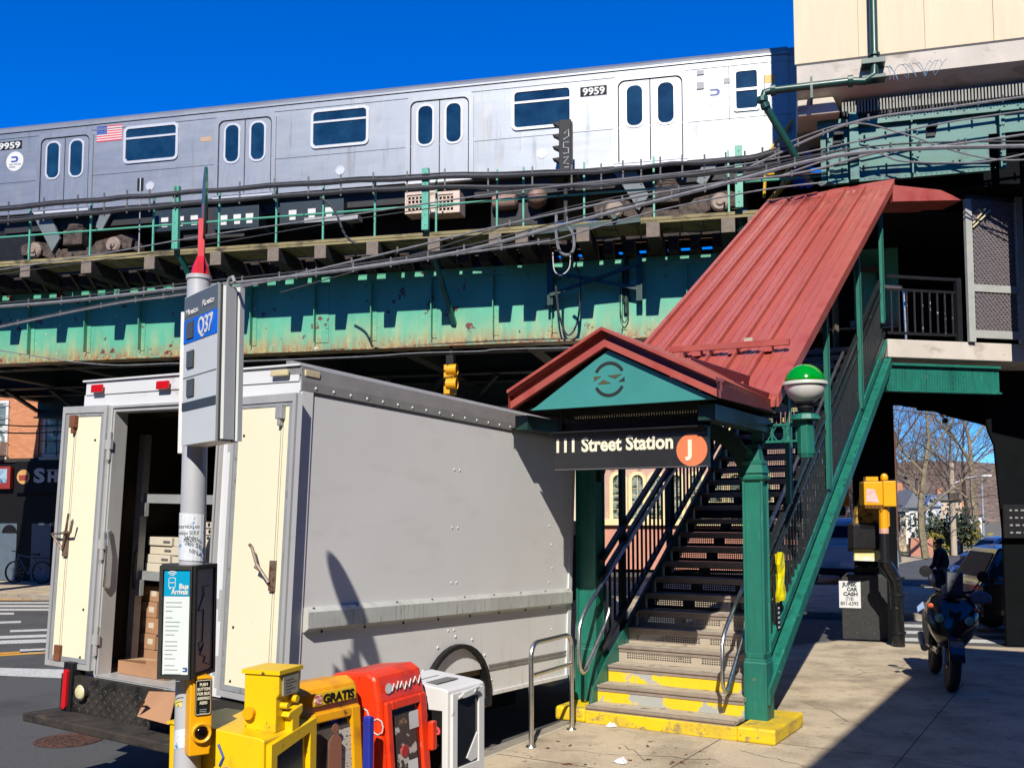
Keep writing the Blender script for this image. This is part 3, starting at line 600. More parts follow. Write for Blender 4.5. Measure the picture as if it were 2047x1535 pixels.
loop([(1105, 505), (1108, 540), (1122, 550), (1138, 535), (1140, 505)], .012, pm('white cord', (.6, .6, .57), .6), 'white cord loop hanging under the grey cable coil', 18.6)
loop([(640, 395), (668, 420), (690, 470), (712, 488)], .025, M_CABLE, 'black cable drooping from the bundle to a white ring in front of the walkway', 18.9)
loop([(1110, 560), (1118, 630), (1135, 670), (1155, 640), (1160, 560), (1150, 530)], .022, M_CABLE, 'black cable loop hanging against the lit part of the girder', 19.9)
loop([(1240, 560), (1240, 620), (1248, 645), (1256, 625), (1244, 590)], .012, M_CABLE, 'small black wire loop hanging against the girder near the red canopy', 19.9)
cable([(-40, 846, 26), (60, 852, 26), (160, 848, 26)], .02, M_CABLE, 'black wire crossing in front of the orange brick upper wall at far left')
cable([(-40, 862, 26), (60, 866, 26), (160, 860, 26)], .02, M_CABLE, 'lower black wire crossing in front of the orange brick wall at far left')
# ================================================================ STATION (upper right)
M_BEIGE = pm('beige wall panel', srgb(222, 200, 164), .6, 0, .04, 1.5, st=(3, 3, .3))
M_SGREEN = pm('station girder green', srgb(44, 116, 106), .42, 0, .12, 1.2, bump=.08, bs=12, layers=((srgb(26, 84, 78), 1.6, .56, .62), (srgb(150, 160, 140), 7, .74, .77)))
M_CONC2 = pm('platform concrete', srgb(214, 204, 190), .9, 0, .1, 1.5, bump=.3, bs=30, layers=((srgb(150, 140, 124), 2, .55, .75, (1, 1, 2)), (srgb(110, 98, 84), 14, .68, .74)))
o_ = at(1595, 131, 16.); GF = Fr((o_.x, o_.y, 0), (sin(R(105.8)), cos(R(105.8)), 0), (sin(R(15.8)), cos(R(15.8)), 0), (0, 0, 1)); zc0 = o_.z
Gh = lambda x, y, v=0: GF.hit('v', v, x, y)
stn = thing('station_house', 'beige panelled platform building on a concrete slab and green girder beside the train end', 'station building', GF.pt(2, 2, 7))
MB(GF).box(0, 9, .05, 4.5, zc0, zc0+4.5).build('wall', M_BEIGE, stn)
b = MB(GF)
px = [Gh(x, 60).x for x in (1622, 1644, 1686, 1727, 1796, 1838, 1881, 1954, 1995, 2039)]
for k, u in enumerate(px): b.box(u-.006, u+.006, .044, .05, zc0+.02, zc0+4.4)
b.build('panel_joint', pm('joint brown', srgb(96, 76, 56), .8), stn)  # panel joints drawn as thin brown strips
b = MB(GF)
for k in range(0, 9): b.box(-.05+k*1.02, -.05+k*1.02+1.0, .03, .05, zc0+.03, zc0+4.5)
b.build('wall_panel', M_BEIGE, stn)
MB(GF).box(-.02, 9, .02, .05, zc0-.02, zc0+.03).build('base_flashing', M_BLACK, stn)
zb = Gh(1620, 190).z
MB(GF).prism([(0, zc0-.02), (3.5, zc0-.02), (3.5, zb-.05), (.5, zb-.05), (.15, zb+.1), (0, zb+.18)], 'u', -.02, 9).build('slab_edge', M_CONC2, stn)
MB(GF).prism([(-.02, zb-.02), (.55, zb-.02), (.66, zb-.3), (-.02, zb-.3)], 'v', .12, .9).build('corbel', M_CONC2, stn, bevel=.02)
b = MB(GF)
for k in range(110): b.box(.7+k*.05, .725+k*.05, .3, .36, zb-.26, zb-.05)
o = b.build('grille', pm('grille grey', srgb(150, 150, 140), .6), stn); MB(GF).box(.7, 9, .36, .4, zb-.3, zb-.05).build('grille_back', M_BLACK, stn)
zg0 = Gh(1640, 372, .5).z; zg1 = zb-.3
xe = Gh(1977, 300, .5).x
MB(GF).box(.35, xe, .5, .54, zg0, zg1).box(xe, 9, .5, .54, zg0+.62, zg1).build('girder', M_SGREEN, stn)
b = MB(GF)
b.box(.3, 9, .42, .5, zg1-.14, zg1-.0); b.box(.3, xe, .45, .5, zg0, zg0+.06)
for x in (1655, 1708, 1822, 1998): u = Gh(x, 300, .5).x; b.box(u-.012, u+.012, .36, .5, zg0+.02, zg1-.14); b.box(u, u+.09, .485, .5, zg0+.02, zg1-.14)
u = Gh(1700, 300, .5).x; b.box(u-.02, u+.12, .3, .5, zg0-.0, zg1+.05)
b.build('girder_stiffener', M_SGREEN, stn)
b = MB(GF)
for x in (1655, 1830, 2003):
    u = Gh(x, 300, .5).x
    for k in range(6): b.dome(GF.pt(u+.03, .485, zg0+.15+k*.2), .026, -GF.v, 6)
for k in range(90): b.dome(GF.pt(.4+k*.08, .45, zg0+.035), .014, -GF.v, 5)
for k in range(36): b.dome(GF.pt(.4+k*.2, .42, zg1-.07), .022, -GF.v, 5)
b.build('rivets', M_SGREEN, stn)['kind'] = 'stuff'
for x, y in ((1673, 274), (1860, 258)): a = Gh(x, y, .49); b = MB(GF); b.box(a.x-.07, a.x+.07, .47, .5, a.z-.13, a.z+.02); b.box(a.x-.05, a.x+.1, .38, .47, a.z, a.z+.05); b.build('wall_socket', M_BLACK, stn)
# graffiti on the slab edge
b = MB(GF); rd = random.Random(3)
for k in range(7):
    c = Gh(1765+k*19, 148-k*2.3, -.006); ph = rd.uniform(0, 6); pts = [(c.x+.09*cos(ph+a*.7)+.012*a-.06, -.003, c.z+.13*sin(ph*2+a*.95)) for a in range(9)]; b.tube(pts, .0035, 4)
b.build('graffiti', pm('graffiti blue', srgb(120, 160, 190), .8, 0, .2, 20), stn)
# drain pipe
M_PIPE = pm('drain pipe green', srgb(24, 74, 62), .35, 0, .15, 5)
dp = thing('drain_pipe', 'dark green drain pipe coming down the beige wall and bending left over the concrete slab', 'drain pipe', GF.pt(1.6, -.2, 8.5))
p0 = [Gh(x, y, -.15) for x, y in ((1743, -90), (1748, 122))]; p1 = [Gh(x, y, -.2) for x, y in ((1748, 150), (1728, 163), (1700, 163), (1545, 181))]; p2 = [Gh(x, y, -.2) for x, y in ((1528, 186), (1524, 200), (1530, 212))]; p3 = GF.hit('v', .5, 1622, 365)
b = MB(GF); pts = [tuple(p0[0]), tuple(p0[1]), tuple(p1[0]), (p1[1].x, -.2, p1[1].z), tuple(p1[2]), tuple(p1[3]), tuple(p2[0]), tuple(p2[1]), tuple(p2[2]), tuple(p3)]
b.tube(pts, .062, 12); b.build('pipe', M_PIPE, dp, smooth=True, auto=40)
def collar(c, d, r=.095, l=.04): MB(GF).tube([V(c)-V(d)*l, V(c)+V(d)*l], r, 12).build('pipe_joint', M_PIPE, dp)
collar(p0[1], (0, 0, 1)); collar((p0[1].x, -.15, p0[1].z+.1), (0, 0, 1), .09, .02); collar(p1[2], (1, 0, 0)); collar((p1[3].x, -.2, p1[3].z), (1, 0, 0)); collar(p2[1], (0, 0, 1)); collar(p2[2], (.3, .1, -1), .08)
b = MB(GF)
for u_, z_ in ((p0[1].x, p0[1].z-.02), ): b.box(u_-.2, u_+.16, -.25, 0, z_-.05, z_+.03); b.box(u_-.2, u_+.16, -.25, 0, z_-.3, z_-.25)
b.build('pipe_clamp', M_PIPE, dp); b = MB(GF)
for x_ in (1622,): c = Gh(x_, 175, -.2); b.box(c.x-.02, c.x+.02, -.26, .05, c.z-.2, c.z+.16)
b.build('pipe_clamp', M_PIPE, dp)
# blue netting and yellow railings behind the train end
nt_ = thing('platform_netting', 'blue safety netting hanging between the train end and the station girder', 'netting', at(1605, 300, 18))
b = MB(); q = [at(1588, 215, 19.2), at(1625, 235, 18), at(1625, 372, 18), at(1588, 372, 19.2)]
grid = [[q[0].lerp(q[1], i/8).lerp(q[3].lerp(q[2], i/8), j/8)+V((0, .08*((i*7+j*5) % 3), 0)) for i in range(9)] for j in range(9)]
b.sheet(grid); b.build('net', pm('blue netting', srgb(20, 90, 215), .6, 0, .3, 12), nt_)
for k, (a_, c_) in enumerate((((1590, 230), (1622, 260)), ((1588, 262), (1620, 300)), ((1590, 300), (1622, 345)), ((1615, 235), (1590, 340)))): pass
yr = thing('yellow_ladder', 'yellow handrail and ladder at the platform end behind the drain pipe', 'ladder', at(1560, 350, 19))
b = MB(); 
for p, q_, r_ in (((1540, 300), (1585, 240), .03), ((1527, 395), (1531, 330), .03), ((1560, 380), (1580, 330), .05), ((1530, 350), (1570, 345), .02), ((1540, 400), (1588, 350), .06)): b.tube([at(*p, 18.6), at(*q_, 18.6)], r_, 6, wf=False)
b.build('rails', pm('ladder yellow', srgb(226, 176, 40), .5), yr)
# platform carrying on behind / to the right : dark under-structure
us = thing('station_understructure', 'dark steel columns and beams under the station filling the right of the picture', 'steel structure', (9, 20, 0))
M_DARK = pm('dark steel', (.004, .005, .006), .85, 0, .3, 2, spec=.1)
b = MB(GF)
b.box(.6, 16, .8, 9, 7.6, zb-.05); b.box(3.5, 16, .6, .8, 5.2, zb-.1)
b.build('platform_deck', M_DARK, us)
def dbox(x0, x1, y0, y1, Y, dp_, nm='column'):
    a = at(x0, y1, Y); c = at(x1, y0, Y); return MB().box(a.x, c.x, Y, Y+dp_, a.z, c.z).build(nm, M_DARK, us)
dbox(1716, 1782, 690, 1290, 17.8, .1)
dbox(1500, 1665, 345, 425, 20.2, .3, 'dark_filler')  # added dark plate that fills the bright gap below the train end
c = at(1983, 1000, 17.5); b = MB(); b.prism([(at(1972, 845, 17.5).x, at(1972, 845, 17.5).z), (at(1976, 862, 17.5).x, at(1976, 862, 17.5).z), (at(1988, 880, 17.5).x, at(1988, 890, 17.5).z), (at(1992, 930, 17.5).x, at(1992, 930, 17.5).z), (at(2005, 1060, 17.5).x, at(2005, 1060, 17.5).z), (at(2006, 1100, 17.5).x, -.1), (at(2110, 1100, 17.5).x, -.1), (at(2110, 700, 17.5).x, at(2110, 700, 17.5).z), (at(1972, 700, 17.5).x, at(1972, 700, 17.5).z)], 'v', 17.5, 17.56)
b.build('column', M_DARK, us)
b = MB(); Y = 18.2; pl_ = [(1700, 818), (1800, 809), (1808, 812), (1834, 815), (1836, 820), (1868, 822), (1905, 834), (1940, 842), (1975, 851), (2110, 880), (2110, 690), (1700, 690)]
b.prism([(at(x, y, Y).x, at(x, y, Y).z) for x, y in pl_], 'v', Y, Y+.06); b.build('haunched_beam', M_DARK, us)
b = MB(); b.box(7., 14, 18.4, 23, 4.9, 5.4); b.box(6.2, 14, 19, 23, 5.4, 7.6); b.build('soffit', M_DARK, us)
# ---------------------------------------------------------------- mezzanine landing
LF = azf(SF.pt(1.83, 7.42, 0), R(-12)); ZL = SF.hit('u', 1.83, 1775, 676).z
Lh = lambda x, y, v=0: LF.hit('v', v, x, y)
mz = thing('mezzanine', 'concrete mezzanine landing at the top of the stairs on a green riveted beam', 'mezzanine', LF.pt(1, 1, 4.5))
mz_r = 4.2
MB(LF).box(-.02, mz_r, 0, 5., ZL-.3, ZL).build('slab_edge', M_CONC2, mz, bevel=.01)
MB(LF).box(.02, Lh(1996, 730, .12).x, .12, .16, ZL-.82, ZL-.4).box(.0, Lh(1996, 730, .12).x, .06, .2, ZL-.42, ZL-.38).box(.0, Lh(1996, 730, .12).x, .06, .2, ZL-.85, ZL-.82).build('beam', M_GREEN, mz)
b = MB(LF)
for u in (.12, 1.25, 1.45):
    for k in range(4): b.dome(LF.pt(u, .12, ZL-.75+k*.1), .02, -LF.v, 6)
for k in range(30): b.box(.05+k*.05, .065+k*.05, .112, .12, ZL-.8, ZL-.5)
b.build('rivets', M_GREEN, mz)
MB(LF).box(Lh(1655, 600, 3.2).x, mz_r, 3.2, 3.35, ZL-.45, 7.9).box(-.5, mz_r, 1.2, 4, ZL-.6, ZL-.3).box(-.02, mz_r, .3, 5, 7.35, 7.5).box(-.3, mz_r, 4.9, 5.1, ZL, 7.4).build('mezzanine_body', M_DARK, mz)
# dim ticket hall framing
MB(LF).ring([(.5, ZL+.0), (1.55, ZL+.0), (1.55, ZL+1.9), (.5, ZL+1.9)], [(.58, ZL+.0), (1.47, ZL+.0), (1.47, ZL+1.8), (.58, ZL+1.8)], 'v', 2.5, 2.6).box(.1, 1.3, 2.5, 2.6, ZL+.1, ZL+.28).build('door_frame', pm('dim frame', srgb(90, 80, 64), .7), mz)
MB(LF).prism([(p.x, p.z) for p in (Lh(1785, 403, -.25), Lh(1925, 400, -.25), Lh(1880, 380, -.25), Lh(1785, 370, -.25))], 'v', -.25, .4).build('roof_edge', M_RED, mz)
# landing railing
b = MB(LF); zt = Lh(1772, 547).z; u1 = Lh(1925, 600).x
b.box(.03, u1, .05, .1, zt-.045, zt); b.box(.03, u1, .06, .09, zt-.26, zt-.22); b.box(.03, u1, .06, .09, ZL+.1, ZL+.14); b.box(u1-.09, u1, .03, .11, ZL, zt); b.build('railing', M_BLACK, mz)
for k in range(12): MB(LF).box(.1+k*.143, .122+k*.143, .064, .086, ZL+.12, zt-.22).build('baluster', pm('worn black paint', (.03, .03, .035), .4, 0, .2, 8, layers=(((.5, .5, .48), 11, .62, .68),)), mz)
MB(LF).tube([(.02, .3, ZL+.95), (.45, .3, ZL+.95), (.5, .3, ZL+.9), (.52, .3, ZL)], .022, 8).build('handrail', M_STEEL, mz)
# mesh gate
gt = thing('mesh_gate', 'tall galvanised framed expanded metal screen standing on the landing edge', 'mesh screen', LF.pt(2.3, 0, ZL))
a = Lh(1942, 680, -.02); c = Lh(2043, 670, -.02); zt = Lh(1940, 400, -.02).z; zm = Lh(1945, 575, -.02).z; zbt = a.z+.02
b = MB(LF); ua, uc = a.x, c.x
b.box(ua-.06, ua+.06, -.06, 0, ZL, zt); b.box(uc-.06, uc+.07, -.06, 0, ZL, zt+.1); b.box(ua+.06, uc-.06, -.055, -.01, zm-.07, zm+.05); b.box(ua+.06, uc-.06, -.055, -.01, ZL+.07, ZL+.2); b.build('frame', pm('galvanised frame', srgb(186, 188, 180), .5, .1, .1, 5, layers=((srgb(220, 200, 160), 4, .6, .7),)), gt)
MB(LF).box(ua, uc, -.03, .02, zt, zt+.08).box(ua, ua+.05, -.03, .02, zt-.2, zt).build('top_rail', pm('top rail grey', srgb(60, 76, 88), .5), gt)
M_MESH = pm('expanded metal', srgb(150, 140, 142), .5, .2, .3, 30)
b = MB(LF)
def emesh(u0, u1, z0, z1):
    nx = int((u1-u0)/.075); dz = .042; z = z0; r_ = 0
    while z < z1:
        for k in range(nx):
            u_ = u0+(k+.5*(r_ % 2))*.075
            b.beam((u_, -.03, z), (u_+.0375, -.02, z+dz*.55), .012, .012); b.beam((u_+.0375, -.02, z+dz*.55), (u_+.075, -.03, z), .012, .012)
        b.beam((u0, -.025, z+dz*.8), (u1, -.025, z+dz*.8), .01, .008)
        z += dz; r_ += 1
emesh(ua+.06, uc-.06, ZL+.2, zm-.07); emesh(ua+.06, uc-.06, zm+.05, zt)
b.build('mesh', M_MESH, gt)
b = MB(LF); p_ = [Lh(x, y, -.07) for x, y in ((1944, 455), (1980, 420), (1944, 447), (1970, 418))]; b.beam(tuple(p_[0]), tuple(p_[1]), .03, .02); b.beam(tuple(p_[2]), tuple(p_[3]), .02, .02); b.build('stay_bar', pm('cream bar', srgb(230, 215, 170), .5), gt)
# ================================================================ STAIRCASE
M_TREAD = pm('worn tread concrete', srgb(190, 178, 158), .85, 0, .12, 5, bump=.3, bs=60, layers=((srgb(110, 98, 82), 6, .55, .7),))
M_NOSE = pm('nosing steel', srgb(176, 160, 146), .5, .4, .15, 10)
M_RISER = pm('riser plate', srgb(186, 172, 152), .7, 0, .1, 6, layers=((srgb(120, 104, 90), 9, .6, .7),))
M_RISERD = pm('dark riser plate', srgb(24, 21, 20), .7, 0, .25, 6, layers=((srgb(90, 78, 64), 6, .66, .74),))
M_YRIS = pm('yellow riser paint', srgb(250, 208, 20), .6, 0, .05, 8, layers=((srgb(176, 178, 172), 3.4, .52, .56), (srgb(90, 80, 60), 18, .68, .72)))
stair = thing('station_stairs', 'covered street stairway with dark green railings climbing to the elevated station', 'stairway', SF.pt(.8, 0, 0))
RI, GO, NS = .1777, .2735, 28
W_ = 1.62
for i in range(1, NS+1):
    s0 = .014+(i-1)*GO; z = RI*i
    tr = MB(SF).box(0, W_, s0+.03, s0+GO+.03, z-.035, z-.002).build('tread', M_TREAD, stair)
    MB(SF).box(0, W_, s0-.012, s0+.05, z-.028, z).box(0, W_, s0+.004, s0+.03, z-.068, z-.028).build('nosing', M_NOSE, tr, bevel=.004)
    z0 = RI*(i-1)
    if i == 1: continue
    if i in (2, 3):
        MB(SF).box(0, W_, s0+.012, s0+.024, z0, z-.05).build('riser', M_YRIS if i < 4 else M_RISER, stair)
    else:
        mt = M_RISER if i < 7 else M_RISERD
        rz = MB(SF); za, zb_ = z0+.042, z-.052
        if i in (4, 5): wins = [(.1, .86), (.98, 1.54)]
        else: wins = [(.09, .45), (.6, 1.0), (1.16, 1.52)]
        if i in (13, 19, 20): wins = []
        xs = 0
        for (w0, w1) in wins: rz.box(xs, w0, s0+.014, s0+.022, z0, z-.05); xs = w1
        rz.box(xs, W_, s0+.014, s0+.022, z0, z-.05)
        for (w0, w1) in wins:
            rz.box(w0, w1, s0+.014, s0+.022, z0, za); rz.box(w0, w1, s0+.014, s0+.022, zb_, z-.05)
            n_ = int((w1-w0)/.026)
            for k in range(1, n_): u_ = w0+(w1-w0)*k/n_; rz.box(u_-.0045, u_+.0045, s0+.0142, s0+.0218, za, zb_)
            for k in range(1, 4): q_ = za+(zb_-za)*k/4; rz.box(w0, w1, s0+.0138, s0+.0222, q_-.0045, q_+.0045)
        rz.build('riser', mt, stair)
# yellow kerb base
MB(SF).box(.0, 1.64, -.0, .09, 0, RI-.05).build('front_kerb', M_YEL, stair, bevel=.008)
MB(SF).box(-.36, -.0, -.01, .75, 0, .145).build('kerb_block', M_YEL, stair, bevel=.025)
MB(SF).box(1.64, 2.02, -.02, 1.0, 0, .145).build('kerb_block', M_YEL, stair, bevel=.02)
# stringers
zs = lambda s: .02+s*.645
def sprism(poly, u0, u1, m, name, bevel=0): return MB(SF).prism(poly, 'u', u0, u1).build(name, m, stair, bevel=bevel)
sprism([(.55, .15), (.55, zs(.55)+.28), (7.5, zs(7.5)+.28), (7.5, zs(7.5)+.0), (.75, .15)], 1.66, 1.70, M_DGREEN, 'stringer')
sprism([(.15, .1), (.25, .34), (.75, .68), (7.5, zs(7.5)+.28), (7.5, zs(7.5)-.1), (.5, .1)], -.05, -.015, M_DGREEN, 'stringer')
sprism([(.12, .1), (.2, .32), (.52, .58), (1.15, .97), (1.2, .8), (.8, .4), (.5, .1)], -.014, -.004, M_GREEN, 'stringer_plate')
# outer channel, right side: web with top and bottom flange
sprism([(.38, .42), (.38, .62), (7.46, ZL-.12), (7.46, ZL-.34)], 1.70, 1.745, M_GREEN, 'stringer_web')
sprism([(.38, .60), (.38, .70), (7.46, ZL+.0), (7.46, ZL-.12)], 1.70, 1.80, M_GREEN, 'stringer_flange')
sprism([(.38, .30), (.38, .45), (7.46, ZL-.30), (7.46, ZL-.47)], 1.70, 1.86, M_GREEN, 'stringer_flange')
b = MB(SF)
for k in range(9): s = .7+k*.78; b.dome(SF.pt(1.86, s, .375+(s-.38)*.645), .022, SF.u, 6)
b.build('bolt', M_GREEN, stair)
# cast iron entrance posts
def post(u0, u1, v0, zt, m=M_GREEN):
    c = ((u0+u1)/2, v0+(u1-u0)/2); hw = (u1-u0)/2
    t = MB(SF); sq = lambda r, z: [(c[0]-r, c[1]-r, z), (c[0]+r, c[1]-r, z), (c[0]+r, c[1]+r, z), (c[0]-r, c[1]+r, z)]
    def loft(sec):
        k = len(t.v)
        for r, z in sec: t.v += [SF.pt(*p) for p in sq(r, z)]
        for i in range(len(sec)-1):
            for j_ in range(4): t.f.append((k+i*4+j_, k+i*4+(j_+1) % 4, k+(i+1)*4+(j_+1) % 4, k+(i+1)*4+j_))
        t.f.append(tuple(range(k, k+4))); t.f.append(tuple(range(k+4*len(sec)-4, k+4*len(sec))))
    loft([(hw, .14), (hw, .70), (hw-.008, .715), (hw-.008, .735), (hw-.02, .75)])
    t2 = loft([(hw-.03, .75), (hw-.03, zt)])
    for a_, b_ in ((-1, -1), (1, -1), (1, 1), (-1, 1)):
        cx_, cy_ = c[0]+a_*(hw-.024), c[1]+b_*(hw-.024); t.box(cx_-.012, cx_+.012, cy_-.012, cy_+.012, .75, zt)
    loft([(hw-.022, zt), (hw+.004, zt+.02), (hw+.008, zt+.05), (hw-.012, zt+.06), (hw-.014, zt+.08), (hw-.02, zt+.085)])
    t.box(c[0]-hw+.012, c[0]+hw-.012, c[1]-hw+.012, c[1]+hw-.012, .75, .8)
    return t.build('entrance_post', m, stair, bevel=.004), c, hw
pr, cr, hr = post(1.60, 1.835, .36, 2.52)
b = MB(SF); k = 0
for r, z in ((.118, 2.605), (.095, 2.69), (.10, 2.70), (.10, 2.73), (.075, 2.74), (.05, 2.9)): b.v += [SF.pt(cr[0]+x*r, cr[1]+y*r, z) for x, y in ((-1, -1), (1, -1), (1, 1), (-1, 1))]
for i in range(5):
    for j_ in range(4): b.f.append((i*4+j_, i*4+(j_+1) % 4, (i+1)*4+(j_+1) % 4, (i+1)*4+j_))
b.f.append((20, 21, 22, 23)); b.build('post_cap', M_GREEN, stair)
MB(SF).cyl((cr[0]-.02, cr[1]-.09, 2.82), .03, -.02, 0, 'v', 12).build('medallion', M_GREEN, stair)
pl, cl, hl = post(-.34, -.07, .42, 3.0)
# entrance arches above posts (curved brackets)
for c_, sgn in ((cr, -1), (cl, 1)):
    arc_o = [(c_[0]+sgn*(.0+.62-.62*cos(R(a))), 2.55+.62*sin(R(a))) for a in range(0, 91, 10)]; arc_i = [(c_[0]+sgn*(.16+.5-.5*cos(R(a))), 2.55+.46*sin(R(a))) for a in range(0, 91, 10)]
    MB(SF).prism(arc_o+arc_i[::-1], 'v', c_[1]-.03, c_[1]+.03).build('arch_bracket', M_DGREEN, stair)
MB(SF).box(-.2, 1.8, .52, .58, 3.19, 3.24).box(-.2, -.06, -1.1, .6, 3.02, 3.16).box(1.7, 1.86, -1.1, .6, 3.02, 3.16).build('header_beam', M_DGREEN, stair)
# side railings
M_RAILB = pm('railing black', (.014, .018, .02), .4, 0, .2, 6, layers=(((.12, .13, .13), 12, .66, .72),))
rl = lambda s, off: zs(s)+off
for side, u, s0 in (('r', 1.76, .7), ('l', -.05, .5)):
    for o1, hh in ((1.32, .055), (1.13, .045), (.36, .05)):
        MB(SF).beam((u, s0, rl(s0, o1)), (u, 7.4, rl(7.4, o1)), .055, hh, up=(0, 0, 1)).build('rail', M_RAILB, stair)
    n_ = 52
    for k in range(n_):
        s = s0+.1+(7.2-s0)*k/n_
        MB(SF).box(u-.011, u+.011, s-.011, s+.011, rl(s, .3), rl(s, 1.12)).build('baluster', M_RAILB, stair)
for s in (.62,): MB(SF).box(1.74, 1.79, s-.03, s+.03, rl(s, .1), rl(s, 1.38)).build('newel', M_RAILB, stair)
# stair posts carrying the canopy
CZ = lambda s: 3.35+(s-.313)*.6115
for x, y, zt in ((1765, 640, 0), (1722, 810, 0), (1658, 970, 0), (1578, 998, 0)):
    q_ = SF.hit('u', 1.80, x, y); s = q_.y
    MB(SF).box(1.775, 1.825, s-.05, s+.05, q_.z-.05, CZ(s)-.1).box(1.79, 1.83, s+.05, s+.06, q_.z, CZ(s)-.1).build('canopy_post', M_GREEN, stair)
for s in (1.15, 2.6, 4.2, 5.9, 7.3):
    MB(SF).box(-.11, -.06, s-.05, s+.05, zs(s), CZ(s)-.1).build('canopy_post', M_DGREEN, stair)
# stainless wall handrails with a looped end
def hand(u, pts, nm='handrail'):
    b = MB(SF); b.tube([(u, s, z) for s, z in pts], .021, 10); return b.build(nm, M_STEEL, stair, smooth=True, auto=50)
hl_ = [(1.799+1.5, 2.788+.97), (1.799, 2.788), (.1, 1.43+.25), (-.02, 1.24), (-.12, 1.15), (-.165, 1.03), (-.17, .62), (-.14, .56), (-.08, .53), (.0, .56), (.05, .61), (.44, 1.02), (.56, 1.1), (.62, 1.1)]
def loopend(u, s_end, z_end, sgn=1):
    pts = [(5.5, zs(5.5)+1.02), (.05+s_end, z_end+.02), (-.1+s_end, z_end-.1), (-.165+s_end, z_end-.2), (-.17+s_end, z_end-.55), (-.15+s_end, z_end-.62), (-.09+s_end, z_end-.67), (-.02+s_end, z_end-.65), (.04+s_end, z_end-.59), (.45+s_end, z_end-.22), (.55+s_end, z_end-.1), (.56+s_end, z_end-.04)]
    return hand(u, pts)
loopend(.02, 0, 1.2); loopend(1.52, .13, 1.12)
# small drooping yellow bag on the railing and a sticker
yb = thing('yellow_bag', 'crumpled yellow plastic bag tied to the right hand stair railing', 'bag', SF.pt(1.83, 1.15, 1.4))
b = MB(SF); zz = SF.hit('u', 1.82, 1558, 1105).z; ss = SF.hit('u', 1.82, 1558, 1105).y
pf = [(.0, .085), (-.12, .09), (-.2, .05), (-.27, .045), (-.36, .08), (-.45, .09), (-.5, .075)]
for i, (dz, hw_) in enumerate(pf):
    for j_ in range(10): a_ = 2*pi*j_/10; b.v.append(SF.pt(1.825+.035*sin(a_)+.01*sin(j_*3+i), ss+hw_*1.3*cos(a_), zz+dz+.01*sin(j_*5+i*2)))
for i in range(len(pf)-1):
    for j_ in range(10): b.f.append((i*10+j_, i*10+(j_+1) % 10, (i+1)*10+(j_+1) % 10, (i+1)*10+j_))
b.build('bag', pm('yellow plastic', srgb(240, 226, 0), .35, 0, .1, 14), yb)
st_ = MB(SF).box(1.80, 1.805, .86, .98, .98, 1.42); stk = st_.build('sticker_strip', M_BLACK, stair)
b = MB(SF)
for k in range(8): b.box(1.805, 1.808, .9, .955, 1.0+k*.05, 1.02+k*.05)
b.build('lettering', M_LWHITE, stk)
# ---------------------------------------------------------------- canopy roof
can = thing('canopy', 'red standing seam metal canopy with a teal gable over the station stairs', 'canopy', SF.pt(.9, 0, 3.2))
RU0, RU1, S0, S1 = -.1, 2.0, .313, 7.3
def slope_prism(u0, u1, s0, s1, dz0, dz1, mt, nm, parent=can):
    return MB(SF).prism([(s0, CZ(s0)+dz0), (s1, CZ(s1)+dz0), (s1, CZ(s1)+dz1), (s0, CZ(s0)+dz1)], 'u', u0, u1).build(nm, mt, parent)
_B = Matrix((SF.u, (SF.v+SF.w*.6115).normalized(), SF.u.cross((SF.v+SF.w*.6115).normalized()))).transposed()
M_REDR = pm('weathered red roofing', srgb(180, 88, 76), .36, 0, .10, 1.6, st=(1, .2, 1), bump=.03, bs=10, rot=_B.to_euler(), layers=((srgb(232, 176, 134), 1.3, .57, .72, (3.2, .28, 1), (2.2, 4.3)), (srgb(104, 46, 44), 1.6, .46, .70, (1.6, 1, 1), (3.3, 4.3)), (srgb(220, 196, 190), 9, .62, .70, (1, 1, 1), (3.7, 4.4)), (srgb(206, 108, 94), 2.2, .56, .75, (6, .1, 1)), (srgb(122, 48, 44), 3.2, .6, .8, (5, .12, 1))))
slope_prism(RU0+.02, RU1-.02, S0, S1, -.09, -.03, M_REDR, 'roof_sheet')
slope_prism(RU1-.12, RU1, S0+.08, S1+.05, -.13, .0, M_RED, 'verge'); slope_prism(RU0, RU0+.06, S0+.08, S1+.05, -.14, .035, M_RED, 'verge')
slope_prism(RU0, RU1, S1-.02, S1+.08, -.14, .02, M_RED, 'ridge_cap')
slope_prism(RU0+.05, RU1-.05, S0+.1, S1, -.17, -.1, M_DARK, 'roof_soffit')
for k in range(1, 6):
    u = RU0+.05+(RU1-.17-RU0)*k/6.; slope_prism(u-.012, u+.012, S0+.05, S1-.02, -.03, .035, M_RED, 'standing_seam')
b = MB(SF)
for k in range(6):
    for j_ in (1, 2): u = RU0+.05+(RU1-.17-RU0)*(k+j_/3.)/6.; b.prism([(S0+.1, CZ(S0+.1)-.03), (S1-.05, CZ(S1-.05)-.03), (S1-.05, CZ(S1-.05)-.022), (S0+.1, CZ(S0+.1)-.022)], 'u', u-.012, u+.012)
b.build('sheet_rib', M_RED, can)
